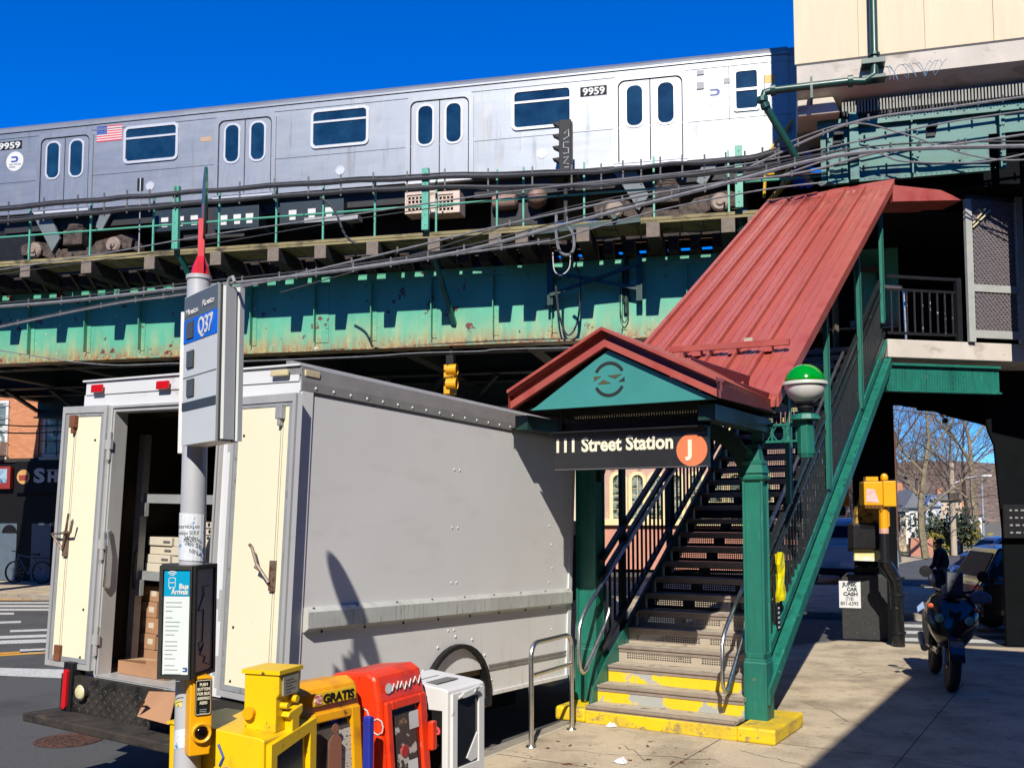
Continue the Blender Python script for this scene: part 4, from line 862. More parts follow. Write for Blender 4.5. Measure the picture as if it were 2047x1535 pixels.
# snow guard
a = SF.hit('u', 1.5, 1578, 682); 
def onroof(x, y, dz=.05):   # point of the roof plane
    d = ray(x, y); n_ = V((-.6115)*SF.v)+SF.w; n_.normalize(); p0_ = SF.pt(0, .313, 3.35+dz); t_ = (p0_-CAM).dot(n_)/d.dot(n_); q_ = CAM+d*t_-SF.o; return V((q_.dot(SF.u), q_.dot(SF.v), q_.dot(SF.w)))
g0 = onroof(1335, 700, .1); g1 = onroof(1578, 683, .1)
MB(SF).beam(tuple(g0), tuple(g1), .05, .07).build('snow_guard', M_RED, can)
for k in (.25, .55, .83): p = g0.lerp(g1, k); MB(SF).cb((p.x, p.y+.03, p.z-.06), (.1, .1, .07)).build('snow_guard_clamp', M_RED, can)
p = g0.lerp(g1, .68); MB(SF).cb((p.x, p.y, p.z+.05), (.1, .03, .05)).build('snow_guard_tab', M_TREAD, can)
# gable
VG = -1.25
def rep(p): q = SF.pt(p[0], -.85, p[1]); d = q-CAM; t_ = (VG-(CAM-SF.o).dot(SF.v))/d.dot(SF.v); r_ = CAM+d*t_-SF.o; return (r_.dot(SF.u), r_.dot(SF.w))
Hg = lambda x, y, v=VG: SF.hit('v', v, x, y)
GL, GR, GA = rep((-.17, 3.235)), rep((1.775, 3.235)), rep((.70, 3.775))
MB(SF).prism([GL, GR, rep((1.72, 3.262)), GA, rep((-.1, 3.27))], 'v', VG, VG+.05).build('gable_panel', M_TEAL, can)
def rake(name, pa, pb, lo, hi, v0, v1, m):
    """raking board between two points, from lo to hi above the line"""
    return MB(SF).prism([(pa[0], pa[1]+lo), (pb[0], pb[1]+lo), (pb[0], pb[1]+hi), (pa[0], pa[1]+hi)], 'v', v0, v1).build(name, m, can)
LT = rep((-.37, 3.255)); RT = rep((1.83, 3.235)); AP = rep((.695, 3.80))
for pa, pb in ((LT, AP), (AP, RT)):
    rake('rake_board', pa, pb, .0, .07, VG-.06, VG+.0, M_RED)
    rake('rake_cove', pa, pb, .065, .15, VG-.015, VG+.03, M_RED)
    rake('rake_lip', pa, pb, .145, .175, VG-.13, VG+.08, M_RED)
# roof slopes behind the gable
VB = .95
M_RED2 = M_RED
for (e, nm, sg_) in (((-.42, 3.30), 'roof_slope', -1), ((1.93, 3.33), 'roof_slope', 1)):
    b = MB(SF); t0 = .175; ap = (AP[0], AP[1]+t0)
    tipz = e[1]
    b.v = [SF.pt(ap[0], VG-.1, ap[1]), SF.pt(ap[0], VB, ap[1]), SF.pt(e[0], VB-.0, tipz), SF.pt((LT[0] if sg_ < 0 else RT[0]), VG-.1, (LT[1] if sg_ < 0 else RT[1])+t0), SF.pt(ap[0], VG-.1, ap[1]-.03), SF.pt(ap[0], VB, ap[1]-.03), SF.pt(e[0], VB, tipz-.04), SF.pt((LT[0] if sg_ < 0 else RT[0]), VG-.1, (LT[1] if sg_ < 0 else RT[1])+t0-.05)]
    b.f = [(0, 1, 2, 3), (4, 7, 6, 5), (0, 3, 7, 4), (3, 2, 6, 7), (1, 5, 6, 2)]
    b.build(nm, M_RED2, can)
    b = MB(SF); e2 = e; s2 = (LT if sg_ < 0 else RT); b.v = [SF.pt(s2[0], VG-.1, s2[1]), SF.pt(s2[0], VG-.1, s2[1]+.175), SF.pt(e2[0], VB, tipz), SF.pt(e2[0], VB, tipz-.1)]; b.f = [(0, 1, 2, 3)]
    b.build('eave_board', M_RED2 if sg_ < 0 else pm('dark red board', srgb(96, 26, 28), .6), can)
# valley flashings on the right
for (pa, pb, wd) in (((1382, 722), (1496, 760), .09), ((1470, 767), (1535, 790), .05)):
    p, q_ = onroof(*pa, .06), onroof(*pb, .06); MB(SF).beam(tuple(p), tuple(q_), .03, wd).build('flashing', pm('dark red board', srgb(96, 26, 28), .6), can)
# soffit of the gable roof
MB(SF).box(LT[0]+.05, RT[0]-.02, VG+.05, .6, LT[1]-.01, LT[1]+.01).build('soffit', M_DARK, can)
# emblem cut in the gable
M_CUT = pm('cut out shadow', (.006, .008, .01), .8); M_OLIVE = pm('emblem olive', srgb(78, 74, 42), .6)
ec = (Hg(1218, 758).x, Hg(1218, 758).z); rr = .165
for a0, a1 in ((28, 152), (208, 332)):
    o = circ(ec[0], ec[1], rr, 16, a0, a1); i_ = circ(ec[0], ec[1], rr-.03, 16, a0, a1); MB(SF).prism(o+i_[::-1], 'v', VG-.003, VG+.001).build('emblem', M_CUT, can)
for pts, m_ in ((((-.16, .035), (-.08, .033), (-.155, -.01)), M_OLIVE), (((-.02, .035), (.13, .04), (.06, -.0)), M_OLIVE), (((-.06, .0), (.02, -.04), (-.12, -.04)), M_OLIVE), (((.155, .012), (.155, -.03), (.09, -.03)), M_CUT)):
    MB(SF).prism([(ec[0]+p, ec[1]+q_) for p, q_ in pts], 'v', VG-.003, VG+.001).build('emblem', m_, can)
# ceiling light tube and gutter
MB(SF).tube([(.1, -.4, 3.19), (1.45, -.4, 3.19)], .022, 8).build('light_tube', pm('fluorescent tube', srgb(250, 240, 200), .4), can)
# ================================================================ STATION SIGN
sgn = thing('station_sign', 'black hanging sign reading 111 Street Station with an orange J disc', 'sign', SF.pt(.5, .0, 2.85))
VS = -.95; a = SF.hit('v', VS, 1109, 941); c = SF.hit('v', VS, 1416, 934); zt = SF.hit('v', VS, 1109, 872).z
M_SIGN = pm('sign enamel black', srgb(40, 40, 42), .4, 0, .12, 3, layers=((srgb(70, 70, 68), 5, .6, .75),))
MB(SF).box(a.x, c.x, VS, VS+.06, a.z, zt+.02).build('panel', M_SIGN, sgn)
MB(SF).box(a.x, c.x, VS-.08, VS+.08, zt+.02, zt+.035).box(a.x, c.x, VS+.06, VS+.08, zt+.035, zt+.12).build('hood', M_BLACK, sgn)
MB(SF).box(a.x, c.x, VS-.004, VS, a.z+.005, a.z+.012).box(a.x, c.x, VS-.004, VS, zt-.035, zt-.03).build('trim_line', pm('trim grey', srgb(110, 110, 110), .5), sgn)
b = MB(SF)
for k in range(60): b.cb((a.x+.03+k*(c.x-a.x-.06)/59, VS+.03, zt+.15), (.012, .012, .07))
b.build('bird_spikes', M_BLACK, sgn)
for u in (a.x+.06, c.x-.06): MB(SF).box(u-.015, u+.015, VS+.02, VS+.05, zt+.03, 3.3).build('hanger', M_BLACK, sgn)
M_CREAM = pm('cream lettering', srgb(246, 240, 214), .5, 0, .03, 8)
t0 = SF.hit('v', VS, 1113, 905); t1 = SF.hit('v', VS, 1346, 898)
text('111 Street Station', SF, (t0.x, VS-.002, t0.z+.005), .185, M_CREAM, sgn, bold=.006, width=t1.x-t0.x)
jc = SF.hit('v', VS, 1383, 899); M_OR = pm('orange disc', srgb(236, 132, 84), .5, 0, .06, 6, layers=((srgb(214, 96, 60), 7, .6, .65),))
d_ = MB(SF).prism(circ(jc.x, jc.z, .148, 32), 'v', VS-.004, VS).build('route_disc', M_OR, sgn)
text('J', SF, (jc.x-.04, VS-.006, jc.z-.045), .19, M_CREAM, d_, bold=.009)
# ================================================================ GLOBE LAMP
lc = SF.hit('v', .55, 1609, 768); gl = thing('globe_lamp', 'station globe lamp with a green top half and a milky lower half beside the stairs', 'lamp', SF.pt(lc.x, .55, lc.z-.6))
GFm = SF.sub(lc.x, .55, lc.z); rg = .205
def hemi(a0, a1, n=10): return [(rg*cos(R(a0+(a1-a0)*i/n)), rg*sin(R(a0+(a1-a0)*i/n))) for i in range(n+1)]
MB(GFm).lathe(hemi(6, 89), n=32).build('green_dome', pm('green globe glass', srgb(0, 150, 12), .12, 0, .05, 3, coat=.5), gl, smooth=True)
MB(GFm).lathe([(.06, -.205)]+[(p*1., q*.98) for p, q in hemi(-70, -4)], n=32).build('milk_dome', pm('milk glass', srgb(232, 232, 224), .2, 0, .02, 3, coat=.3), gl, smooth=True)
MB(GFm).lathe([(rg, -.016), (rg+.02, -.014), (rg+.022, .004), (rg+.012, .02), (rg, .022)], n=32).build('band', pm('globe band', srgb(206, 208, 196), .3), gl, smooth=True, auto=40)
MB(GFm).lathe([(.06, -.28), (.075, -.26), (.085, -.24), (.075, -.225), (.1, -.2), (.08, -.19)], n=20).build('collar', M_BLACK, gl, smooth=True, auto=40)
b = MB(GFm); b.lathe([(.0, -.28), (.13, -.31), (.15, -.36), (.13, -.37), (.1, -.33), (.05, -.32)], n=20); b.build('drip_cap', M_GREEN, gl)
b = MB(GFm)
for r, z in ((.078, -.34), (.082, -.36), (.075, -.37), (.078, -.7), (.07, -.72), (.066, -.74)): b.v += [GFm.pt(x*r, y*r, z) for x, y in [(cos(R(22.5+45*k))*1.1, sin(R(22.5+45*k))*1.1) for k in range(8)]]
for i in range(5):
    for j_ in range(8): b.f.append((i*8+j_, i*8+(j_+1) % 8, (i+1)*8+(j_+1) % 8, (i+1)*8+j_))
b.f.append(tuple(range(8))); b.f.append(tuple(range(40, 48))); b.build('stem', M_GREEN, gl)
u0, u1 = cr[0]+.02, lc.x-.07; zB = SF.hit('v', .55, 1555, 866).z; hh = .085
b = MB(SF); v0, v1 = .53, .57
b.box(u0, u1, v0, v1, zB+hh-.012, zB+hh+.012); b.box(u0, u1, v0, v1, zB-hh-.012, zB-hh+.012)
for k in range(4): u = u0+.02+(u1-u0-.04)*(k/3.+ (0.0 if k else .05)); b.box(u-.008, u+.008, v0+.002, v1-.002, zB-hh, zB+hh)
n_ = 2; w0 = (u1-u0-.14)/2
for k in range(2):
    ua_ = u0+.09+k*(w0+.01); b.beam((ua_, .55, zB-hh), (ua_+w0-.03, .55, zB+hh), .02, .012, up=(0, 0, 1)); b.beam((ua_, .55, zB+hh), (ua_+w0-.03, .55, zB-hh), .02, .012)
    b.lathe([(.018, -.012), (.018, .012)], (ua_+w0/2-.015, .55, zB), 'v', 10)
b.prism([(u0-.02, zB+hh+.03), (u0+.05, zB+hh), (u0+.05, zB-hh-.02), (u0+.02, zB-hh-.08), (u0-.06, zB-hh-.12), (u0-.07, zB-.0)], 'v', v0, v1)
b.build('bracket', M_GREEN, gl)
b = MB(SF)
for k in range(7): u = u0+.1+k*(u1-u0-.15)/6; b.tube([(u, .55, zB+hh), (u+.004, .55, zB+hh+.13)], .0035, 5)
b.build('bird_spikes', pm('worn red spikes', srgb(196, 140, 140), .6, 0, .4, 30), gl)
# ================================================================ BOX TRUCK
M_TWHITE = pm('truck white paint', srgb(226, 228, 230), .4, 0, .04, 2, layers=((srgb(180, 178, 172), 5, .62, .8),))
M_TGREY = pm('truck side grey skin', srgb(238, 237, 235), .45, .0, .04, .8, bump=.05, bs=5, layers=((srgb(226, 223, 218), 2.2, .54, .8, (1, .5, 2)), (srgb(200, 192, 180), 5, .56, .75, (3, 3, .25), (1.4, .6)), (srgb(250, 250, 246), 26, .70, .74, (.05, .05, 3))))
M_TDOOR = pm('truck door cream panel', srgb(248, 241, 208), .5, 0, .02, 2.5, layers=((srgb(210, 200, 160), 6, .68, .76),))
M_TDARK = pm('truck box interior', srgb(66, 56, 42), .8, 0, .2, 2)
M_DPL = pm('dirty tread plate', srgb(62, 58, 52), .6, .3, .25, 6, layers=((srgb(24, 22, 22), 5, .45, .62), (srgb(120, 96, 70), 12, .66, .74)))
M_RUST = pm('rust', srgb(122, 70, 40), .85, 0, .3, 14)
truck = thing('box_truck', 'white box truck with open rear doors parked beside the station stairs', 'truck', TF.pt(-1.3, 2, 0))
TW0, TL0, TL1, ZF, ZT = -2.62, -.1, 4.17, .92, 3.26
Th = lambda x, y, ax='v', val=TL0: TF.hit(ax, val, x, y)
b = MB(TF)
b.box(-.03, 0, TL0, TL1, .92, ZT); b.box(TW0, TW0+.03, TL0, TL1, .66, ZT); b.box(TW0, 0, TL1-.03, TL1, .66, ZT)
# side below the seam, with the wheel arch cut out
wc = 2.05; wz = .64; wr = .52
archp = [(wc+wr*cos(R(a)), wz+wr*sin(R(a))) for a in range(0, 181, 12)]
for (s0_, s1_) in ((TL0, wc-wr), (wc+wr, TL1)): b.box(-.03, 0, s0_, s1_, .68, .92)
seg = archp
for i in range(len(seg)-1):
    (y0, z0), (y1, z1) = seg[i], seg[i+1]
    if min(z0, z1) < .92-.001 or True:
        z0 = max(z0, .66); z1 = max(z1, .66); b.prism([(y0, z0), (y1, z1), (y1, .92 if z1 < .92 else z1), (y0, .92 if z0 < .92 else z0)], 'u', -.03, 0) if min(z0, z1) < .9 else None
b.build('side_skin', M_TGREY, truck)
a_in = MB(TF).box(TW0+.03, -.03, TL0+.12, TL1-.03, ZF-.06, ZF-.004); a_in.build('floor', pm('truck floor boards', srgb(120, 100, 74), .8, 0, .2, 5), truck)
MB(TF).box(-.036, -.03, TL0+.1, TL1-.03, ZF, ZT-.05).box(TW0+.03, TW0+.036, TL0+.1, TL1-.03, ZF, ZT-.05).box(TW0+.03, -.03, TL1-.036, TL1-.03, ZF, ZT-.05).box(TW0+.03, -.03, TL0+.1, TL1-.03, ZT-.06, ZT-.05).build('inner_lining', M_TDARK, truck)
MB(TF).box(TW0, 0, TL0, TL1, ZT-.05, ZT+.1).build('roof', M_TWHITE, truck)
# top rail (cove) along side and back
M_COVE = pm('truck top rail', srgb(150, 148, 146), .45, .1, .1, 4, layers=((srgb(110, 92, 84), 4, .6, .75, (1, .3, 1)),))
MB(TF).prism([(0, ZT-.02), (.014, ZT-.02), (.014, ZT+.05), (.0, ZT+.16), (-.1, ZT+.21), (-.16, ZT+.21), (-.16, ZT+.1), (0, ZT+.1)], 'v', TL0-.03, TL1).build('top_rail', M_COVE, truck)
b = MB(TF)
for k in range(21): b.dome(TF.pt(.014, TL0+.12+k*.2, ZT+.01), .013, TF.u, 6)
for (s_, z_) in ((1.9, 2.78), (1.99, 2.78), (1.9, 2.25), (1.99, 2.25), (1.92, 1.75), (2.0, 1.75), (3.75, 2.1), (3.7, 2.3), (3.78, 1.85), (3.72, 1.7), (3.8, 1.2), (1.9, 1.32), (1.99, 1.32), (3.7, 1.4)): b.dome(TF.pt(0, s_, z_), .012, TF.u, 6)
for a in range(15, 170, 26): b.dome(TF.pt(0, wc+(wr+.1)*cos(R(a)), wz+(wr+.1)*sin(R(a))), .016, TF.u, 6)
b.build('rivets', M_TWHITE, truck)['kind'] = 'stuff'
MB(TF).box(-.02, .012, TL0-.02, TL0+.1, .9, ZT-.02).build('corner_post', M_TGREY, truck)
MB(TF).box(-.03, .018, TL1-.03, TL1+.04, .68, ZT+.1).build('corner_post', M_TWHITE, truck)
# rub rail and seam
M_RUB = pm('rub rail aluminium', srgb(214, 216, 210), .42, .2, .1, 4, st=(1, .2, 1), layers=((srgb(110, 104, 90), 16, .55, .75, (.2, 3, .2)),))
MB(TF).prism([(0, 1.62), (.02, 1.62), (.06, 1.59), (.06, 1.47), (.02, 1.44), (0, 1.44)], 'v', TL0+.12, TL1-.02).build('rub_rail', M_RUB, truck)
b = MB(TF)
for k in range(9): b.dome(TF.pt(.03, TL0+.2+k*.5, 1.615), .012, TF.w, 6); b.dome(TF.pt(.03, TL0+.3+k*.5, 1.437), .014, TF.u, 6)
b.build('rub_rail_bolts', M_BLACK, truck)
for q_ in ((wc+wr+.02, TL1-.02, .935, .95), (wc+wr+.02, TL1-.02, .9, .912), (TL0+.1, wc-wr-.02, .935, .95)): MB(TF).box(0, .012, *q_).build('side_seam', M_COVE, truck)
MB(TF).box(-.02, .02, wc+wr+.04, TL1, .655, .69).build('skirt', M_TGREY, truck)
# wheel arch lip, mud flap, wheel
o = [(wc+(wr+.03)*cos(R(a)), wz+(wr+.03)*sin(R(a))) for a in range(-8, 182, 10)]; i_ = [(wc+(wr-.01)*cos(R(a)), wz+(wr-.01)*sin(R(a))) for a in range(-8, 182, 10)]
MB(TF).prism(o+i_[::-1], 'u', -.03, .05).build('wheel_arch', M_BLACK, truck)
MB(TF).prism([(wc+wr-.06, .98), (wc+wr-.0, .9), (wc+wr+.1, .55), (wc+wr+.0, .55)], 'u', -.4, .0).build('mud_flap', pm('mud flap grime', srgb(96, 84, 72), .8, 0, .25, 10), truck)
def wheel(fr, c, r, wd, parent, hubm, n=28):
    t = MB(fr).lathe([(r*.62, -wd/2), (r*.9, -wd/2), (r, -wd*.35), (r, wd*.35), (r*.9, wd/2), (r*.62, wd/2)], c, 'u', n).build('wheel', M_RUBBER, parent, smooth=True, auto=40)
    h_ = MB(fr).lathe([(r*.2, wd*.42), (r*.3, wd*.25), (r*.52, wd*.2), (r*.6, wd*.45), (r*.64, wd*.46), (r*.64, -wd*.4), (r*.1, -wd*.4)], c, 'u', n).build('rim', hubm, t, smooth=True, auto=40)
    return t
for u in (-.26, TW0+.26): wheel(TF, (u, wc, .43), .43, .28, truck, pm('shade dark wheel steel', (.03, .03, .03), .6, 0, .3, 8, spec=.2))  # rear rims coloured near black for the shade inside the wheel well
for u in (-.3, TW0+.3): wheel(TF, (u, TL1+1.25, .43), .43, .26, truck, M_WHITE)
MB(TF).box(TW0+.5, -.5, TL0+.2, TL1+1.9, .5, .66).box(TW0+.3, -.3, wc-.08, wc+.08, .38, .5).build('chassis', M_BLACK, truck)
MB(TF).ring([(wc+(wr+.02)*cos(R(a)), wz+(wr+.02)*sin(R(a))) for a in range(-20, 201, 12)], [(wc+(wr-.01)*cos(R(a)), wz+(wr-.01)*sin(R(a))) for a in range(-20, 201, 12)], 'u', -.75, -.031).box(-.78, -.75, wc-.7, wc+.7, .3, 1.2).box(-.70, -.64, TL0+.1, wc-.6, .3, .9).box(-.70, -.64, wc+.6, TL1, .3, .9).build('wheel_well', M_BLACK, truck)
# cab ahead of the box
b = MB(TF); b.prism([(TL1+.12, .5), (TL1+2.1, .5), (TL1+2.15, 1.25), (TL1+1.55, 1.5), (TL1+1.1, 2.35), (TL1+.12, 2.4)], 'u', TW0+.25, -.25); b.build('cab', M_TWHITE, truck, bevel=.05)
MB(TF).prism([(TL1+.35, 1.45), (TL1+1.35, 1.45), (TL1+1.0, 2.2), (TL1+.35, 2.2)], 'u', TW0+.24, -.24).build('cab_window', M_TGLASS, truck)
# ---- rear: frame round the opening
OU0, OU1, OZ1 = -2.19, -.80, 3.2
b = MB(TF); b.box(TW0, OU0, TL0-.02, TL0+.06, .66, ZT+.05); b.box(OU1, 0, TL0-.02, TL0+.06, .9, ZT+.05); b.box(OU0, OU1, TL0-.02, TL0+.06, OZ1, ZT+.05); b.build('rear_frame', M_TWHITE, truck)
b = MB(TF); b.box(TW0+.03, -.02, TL0-.03, TL0+.03, ZT+.05, ZT+.165); b.box(TW0, -.0, TL0-.05, TL0+.1, ZT+.165, ZT+.18); b.build('rear_header', M_TWHITE, truck)
b = MB(TF)
for d_, m_ in ((0, 0), (.035, 0)): b.ring([(OU0+d_, ZF-.01), (OU1-d_, ZF-.01), (OU1-d_, OZ1-d_), (OU0+d_, OZ1-d_)], [(OU0+d_+.02, ZF-.01), (OU1-d_-.02, ZF-.01), (OU1-d_-.02, OZ1-d_-.02), (OU0+d_+.02, OZ1-d_-.02)], 'v', TL0-.05, TL0+.08)
b.build('door_jamb', M_ALU, truck)
MB(TF).box(OU0+.02, OU1-.02, TL0-.045, TL0+.3, ZF-.05, ZF+.0).build('threshold', M_ALU, truck)
MB(TF).box(TW0+.02, 0, TL0-.03, TL0+.02, .72, ZF-.05).build('rear_sill', pm('rear sill dark', srgb(44, 48, 50), .5, .3, .2, 5), truck)
M_REDL = pm('red lens', srgb(214, 20, 30), .25, 0, .05, 30, coat=.4)
for x, y in ((197, 777), (328, 770)):
    q_ = Th(x, y, 'v', TL0-.05); MB(TF).box(q_.x-.075, q_.x+.075, TL0-.075, TL0-.05, q_.z-.035, q_.z+.035).build('marker_light', M_REDL, truck, bevel=.008)
M_CLR = pm('amber clearance lens', srgb(214, 200, 160), .3, 0, .1, 20)
MB(TF).box(-.28, -.1, TL0-.075, TL0-.05, ZT+.09, ZT+.14).build('clearance_light', M_CLR, truck, bevel=.008); MB(TF).box(.0, .018, TL0+.0, TL0+.16, ZT+.09, ZT+.14).build('clearance_light', M_CLR, truck, bevel=.006)
# doors
def tdoor(hu, width, ang, sgn, top=3.215, bot=.93):
    """hinged at u=hu; inner (cream) face seen. sgn -1 left leaf, +1 right leaf; ang: turn away from the rear wall plane"""
    D = TF.sub(hu, TL0-.075, 0, rz=-ang*sgn)
    x0, x1 = (0, width) if sgn > 0 else (-width, 0)
    f_ = MB(D); f_.box(x0, x1, .0, .045, bot, top); d_ = f_.build('rear_door', M_TWHITE, truck)
    MB(D).ring([(x0, bot), (x1, bot), (x1, top), (x0, top)], [(x0+.035, bot+.045), (x1-.035, bot+.045), (x1-.035, top-.06), (x0+.035, top-.06)], 'v', -.02, .0).build('door_edge', M_ALU, d_)
    MB(D).ring([(x0+.04, bot+.05), (x1-.04, bot+.05), (x1-.04, top-.065), (x0+.04, top-.065)], [(x0+.075, bot+.09), (x1-.075, bot+.09), (x1-.075, top-.09), (x0+.075, top-.09)], 'v', -.012, .0).build('door_seal', M_GALV, d_)
    MB(D).box(x0+.075, x1-.075, -.006, 0, bot+.09, top-.09).build('door_panel', M_TDOOR, d_)
    e = x1-.16 if sgn > 0 else x0+.16
    MB(D).box(e-.0015, e+.0015, -.009, -.006, bot+.1, top-.1).box(e+.022, e+.024, -.009, -.006, bot+.1, top-.1).build('rod_line', pm('seam grey', srgb(150, 145, 120), .6), d_)
    b = MB(D); b.box(e-.03, e+.04, -.05, -.006, top-.19, top-.08); b.box(e-.01, e+.02, -.045, -.006, top-.24, top-.19); b.build('latch', M_RUST if sgn < 0 else M_GALV, d_, bevel=.006)
    if sgn < 0: MB(D).box(e-.04, e+.04, -.03, -.006, bot+.05, bot+.18).build('latch', M_RUST, d_)
    zl = 1.86 if sgn > 0 else 2.0
    b = MB(D); b.box(e-.025, e+.03, -.03, -.006, zl-.11, zl+.11); q0 = (e-.01, -.04, zl-.05)
    b.tube([q0, (e-.12*1, -.07, zl+.08), (e-.17, -.08, zl+.2) if sgn > 0 else (e+.12, -.07, zl+.1), (e-.2, -.08, zl+.22) if sgn > 0 else (e+.15, -.08, zl+.2)], .012, 6)
    b.tube([q0, (e-.08, -.06, zl+.03), (e-.14, -.07, zl+.06)] if sgn > 0 else [q0, (e+.05, -.06, zl+.14), (e+.08, -.07, zl+.26)], .01, 6)
    b.build('door_handle', pm('worn rusty steel', srgb(128, 112, 98), .5, .2, .2, 16, layers=((srgb(110, 66, 44), 20, .5, .6),)), d_)
    for zz_ in (1.05, 1.45, 2.9):
        MB(D).dome(D.pt((x0+.14) if sgn > 0 else (x1-.14), -.006, zz_), .013, -D.v, 6).build('bolt', M_BLACK, d_)
    # hinges
    for zz_ in (1.2, 2.0, 2.85) if sgn < 0 else (2.9, 1.6, 1.1):
        hb = MB(TF); hb.tube([(hu+.03*sgn*-1, TL0-.07, zz_-.12), (hu+.03*sgn*-1, TL0-.07, zz_+.12)], .02, 8); hb.box(hu-.07, hu+.07, TL0-.085, TL0-.06, zz_-.03, zz_+.05); hb.build('hinge', M_ALU, d_)
    return d_
tdoor(-2.19, .575, R(3), -1, 3.2, .95)
tdoor(-.64, .73, R(5), 1, 3.2, .93)
# blue paint smear on left leaf edge
# bumper
MB(TF).box(TW0+.15, -.05, TL0-.1, TL0-.02, .60, .74).build('rear_crossmember', M_BLACK, truck)
MB(TF).box(TW0+.1, .02, TL0-.12, TL0-.06, .56, .90).build('bumper_plate', M_DPL, truck)
b = MB(TF)
for i in range(44):
    for j_ in range(6): b.beam((TW0+.2+i*.055, TL0-.123, .6+j_*.045), (TW0+.225+i*.055, TL0-.123, .6+j_*.045+.02*(1 if (i+j_) % 2 else -1)), .008, .006)
b.build('tread_pattern', pm('tread bar metal', srgb(96, 92, 84), .5, .4, .2, 10), truck)  # raised tread bars in a lighter metal tone
MB(TF).box(TW0+.02, .05, -.5, TL0-.06, .53, .6).build('step_bumper', pm('dirty bumper', srgb(58, 50, 42), .8, .1, .3, 5, layers=((srgb(110, 92, 60), 4, .6, .75), (srgb(20, 18, 18), 7, .5, .66))), truck, bevel=.012)
q_ = Th(139, 1375, 'v', TL0-.12); MB(TF).box(q_.x-.06, q_.x+.06, TL0-.15, TL0-.02, q_.z-.22, q_.z+.22).build('lamp_bracket', M_BLACK, truck, bevel=.01)
MB(TF).prism(rrect(q_.x, q_.z, .055, .33, .027), 'v', TL0-.17, TL0-.15).build('tail_light', M_REDL, truck)
q_ = Th(166, 1382, 'v', TL0-.13); lgt = MB(TF).cyl((q_.x, 0, q_.z), .075, TL0-.16, TL0-.12, 'v', 20).build('lamp_rim', M_RUBBER, truck)
MB(TF).lathe([(.062, 0), (.05, -.012), (.02, -.018)], (q_.x, TL0-.158, q_.z), 'v', 20).build('reverse_light', pm('reverse lens', srgb(226, 220, 170), .25, 0, .15, 30, coat=.4), lgt)
# interior: shelf rails, upright, grab handles
MB(TF).box(-2.42, -2.34, .33, .4, ZF, 3.0).box(-2.34, -.1, .36, .4, 2.38, 2.46).box(-2.34, -2.28, .33, .37, 2.26, 2.38).build('rack_post', M_GALV, truck)
MB(TF).box(-2.34, -.06, .36, .4, 1.69, 1.77).box(-2.34, -2.28, .33, .37, 1.55, 1.69).box(-2.5, -.06, .4, 1.2, 1.73, 1.76).build('rack_shelf', M_GALV, truck)
MB(TF).box(-2.5, -.06, .4, 1.25, 2.42, 2.44).box(TW0+.1, -.06, 1.25, 1.28, ZF, 2.40).build('rack_back', pm('rack back tan', srgb(120, 108, 74), .8, 0, .15, 3), truck)
MB(TF).tube([(-2.13, -.12, 2.12), (-2.1, -.17, 2.1), (-2.08, -.18, 2.0), (-2.08, -.18, 1.75), (-2.1, -.17, 1.66), (-2.14, -.12, 1.64)], .012, 8).build('grab_handle', M_STEEL, truck)
MB(TF).tube([(-2.34, .32, 1.95), (-2.3, .27, 1.93), (-2.29, .26, 1.72), (-2.36, .32, 1.62)], .012, 8).build('grab_handle', M_RUBBER, truck)
# cargo
M_CARD = pm('cardboard', srgb(176, 132, 96), .85, 0, .08, 5); M_CARDW = pm('white carton', srgb(214, 204, 184), .8, 0, .05, 5); M_TAPE = pm('packing tape', srgb(206, 176, 136), .3, 0, .1, 8)
def carton(sz, m, base, label, group, mark=0):
    t = MB(Fr((0, 0, 0), TF.u, TF.v, TF.w)); t.box(-sz[0]/2, sz[0]/2, -sz[1]/2, sz[1]/2, 0, sz[2])
    return t
proto = {}
def put(kind, sz, m, u, v, w_, label, group):
    if kind not in proto:
        t = thing(kind, label, 'box', (0, 0, 0), group); R0 = Fr((0, 0, 0), TF.u, TF.v, TF.w)
        MB(R0).box(-sz[0]/2, sz[0]/2, -sz[1]/2, sz[1]/2, 0, sz[2]).build('carton', m, t, bevel=.004)
        if kind == 'pizza_box':
            MB(R0).prism([(-.02, sz[2]*.5), (0, sz[2]*.9), (.02, sz[2]*.5), (0, sz[2]*.1)], 'v', -sz[1]/2-.002, -sz[1]/2).build('mark', M_BLACK, t)
            MB(R0).box(-sz[0]/2-.002, sz[0]/2+.002, -sz[1]/2-.003, -sz[1]/2, sz[2]*.93, sz[2]).build('lid_edge', pm('lid edge brown', srgb(120, 110, 90), .8), t)  # darker brown strip along the lid edge
        elif kind == 'cardboard_box':
            MB(R0).box(-.03, .03, -sz[1]/2-.002, -sz[1]/2, sz[2]*.4, sz[2]).build('tape', M_TAPE, t); MB(R0).box(.07, .14, -sz[1]/2-.002, -sz[1]/2, sz[2]*.35, sz[2]*.7).build('printed_label', M_CARDW, t)
        else: MB(R0).box(.05, .14, -sz[1]/2-.002, -sz[1]/2, sz[2]*.3, sz[2]*.6).build('print', pm('print grey', srgb(90, 88, 84), .7), t)
        proto[kind] = t; t.location = TF.pt(u, v, w_); return t
    return dup(proto[kind], TF.pt(u, v, w_), 0, label, group)
rd = random.Random(11)
for c_ in range(5):
    for k in range(5):
        put('cardboard_box', (.34, .3, .138), M_CARD, -2.38+c_*.357+rd.uniform(-.008, .008), .62+rd.uniform(-.02, .02), ZF+.002+k*.142, 'brown cardboard box with a white label stacked under the shelf inside the truck', 'brown boxes stacked under the truck shelf')
for c_ in range(3):
    for k in range(4): put('white_carton', (.32, .3, .075), M_CARDW, -2.2+c_*.345, .6+rd.uniform(-.02, .02), 1.763+k*.079, 'flat white carton stacked on the shelf left inside the truck', 'white cartons on the truck shelf')
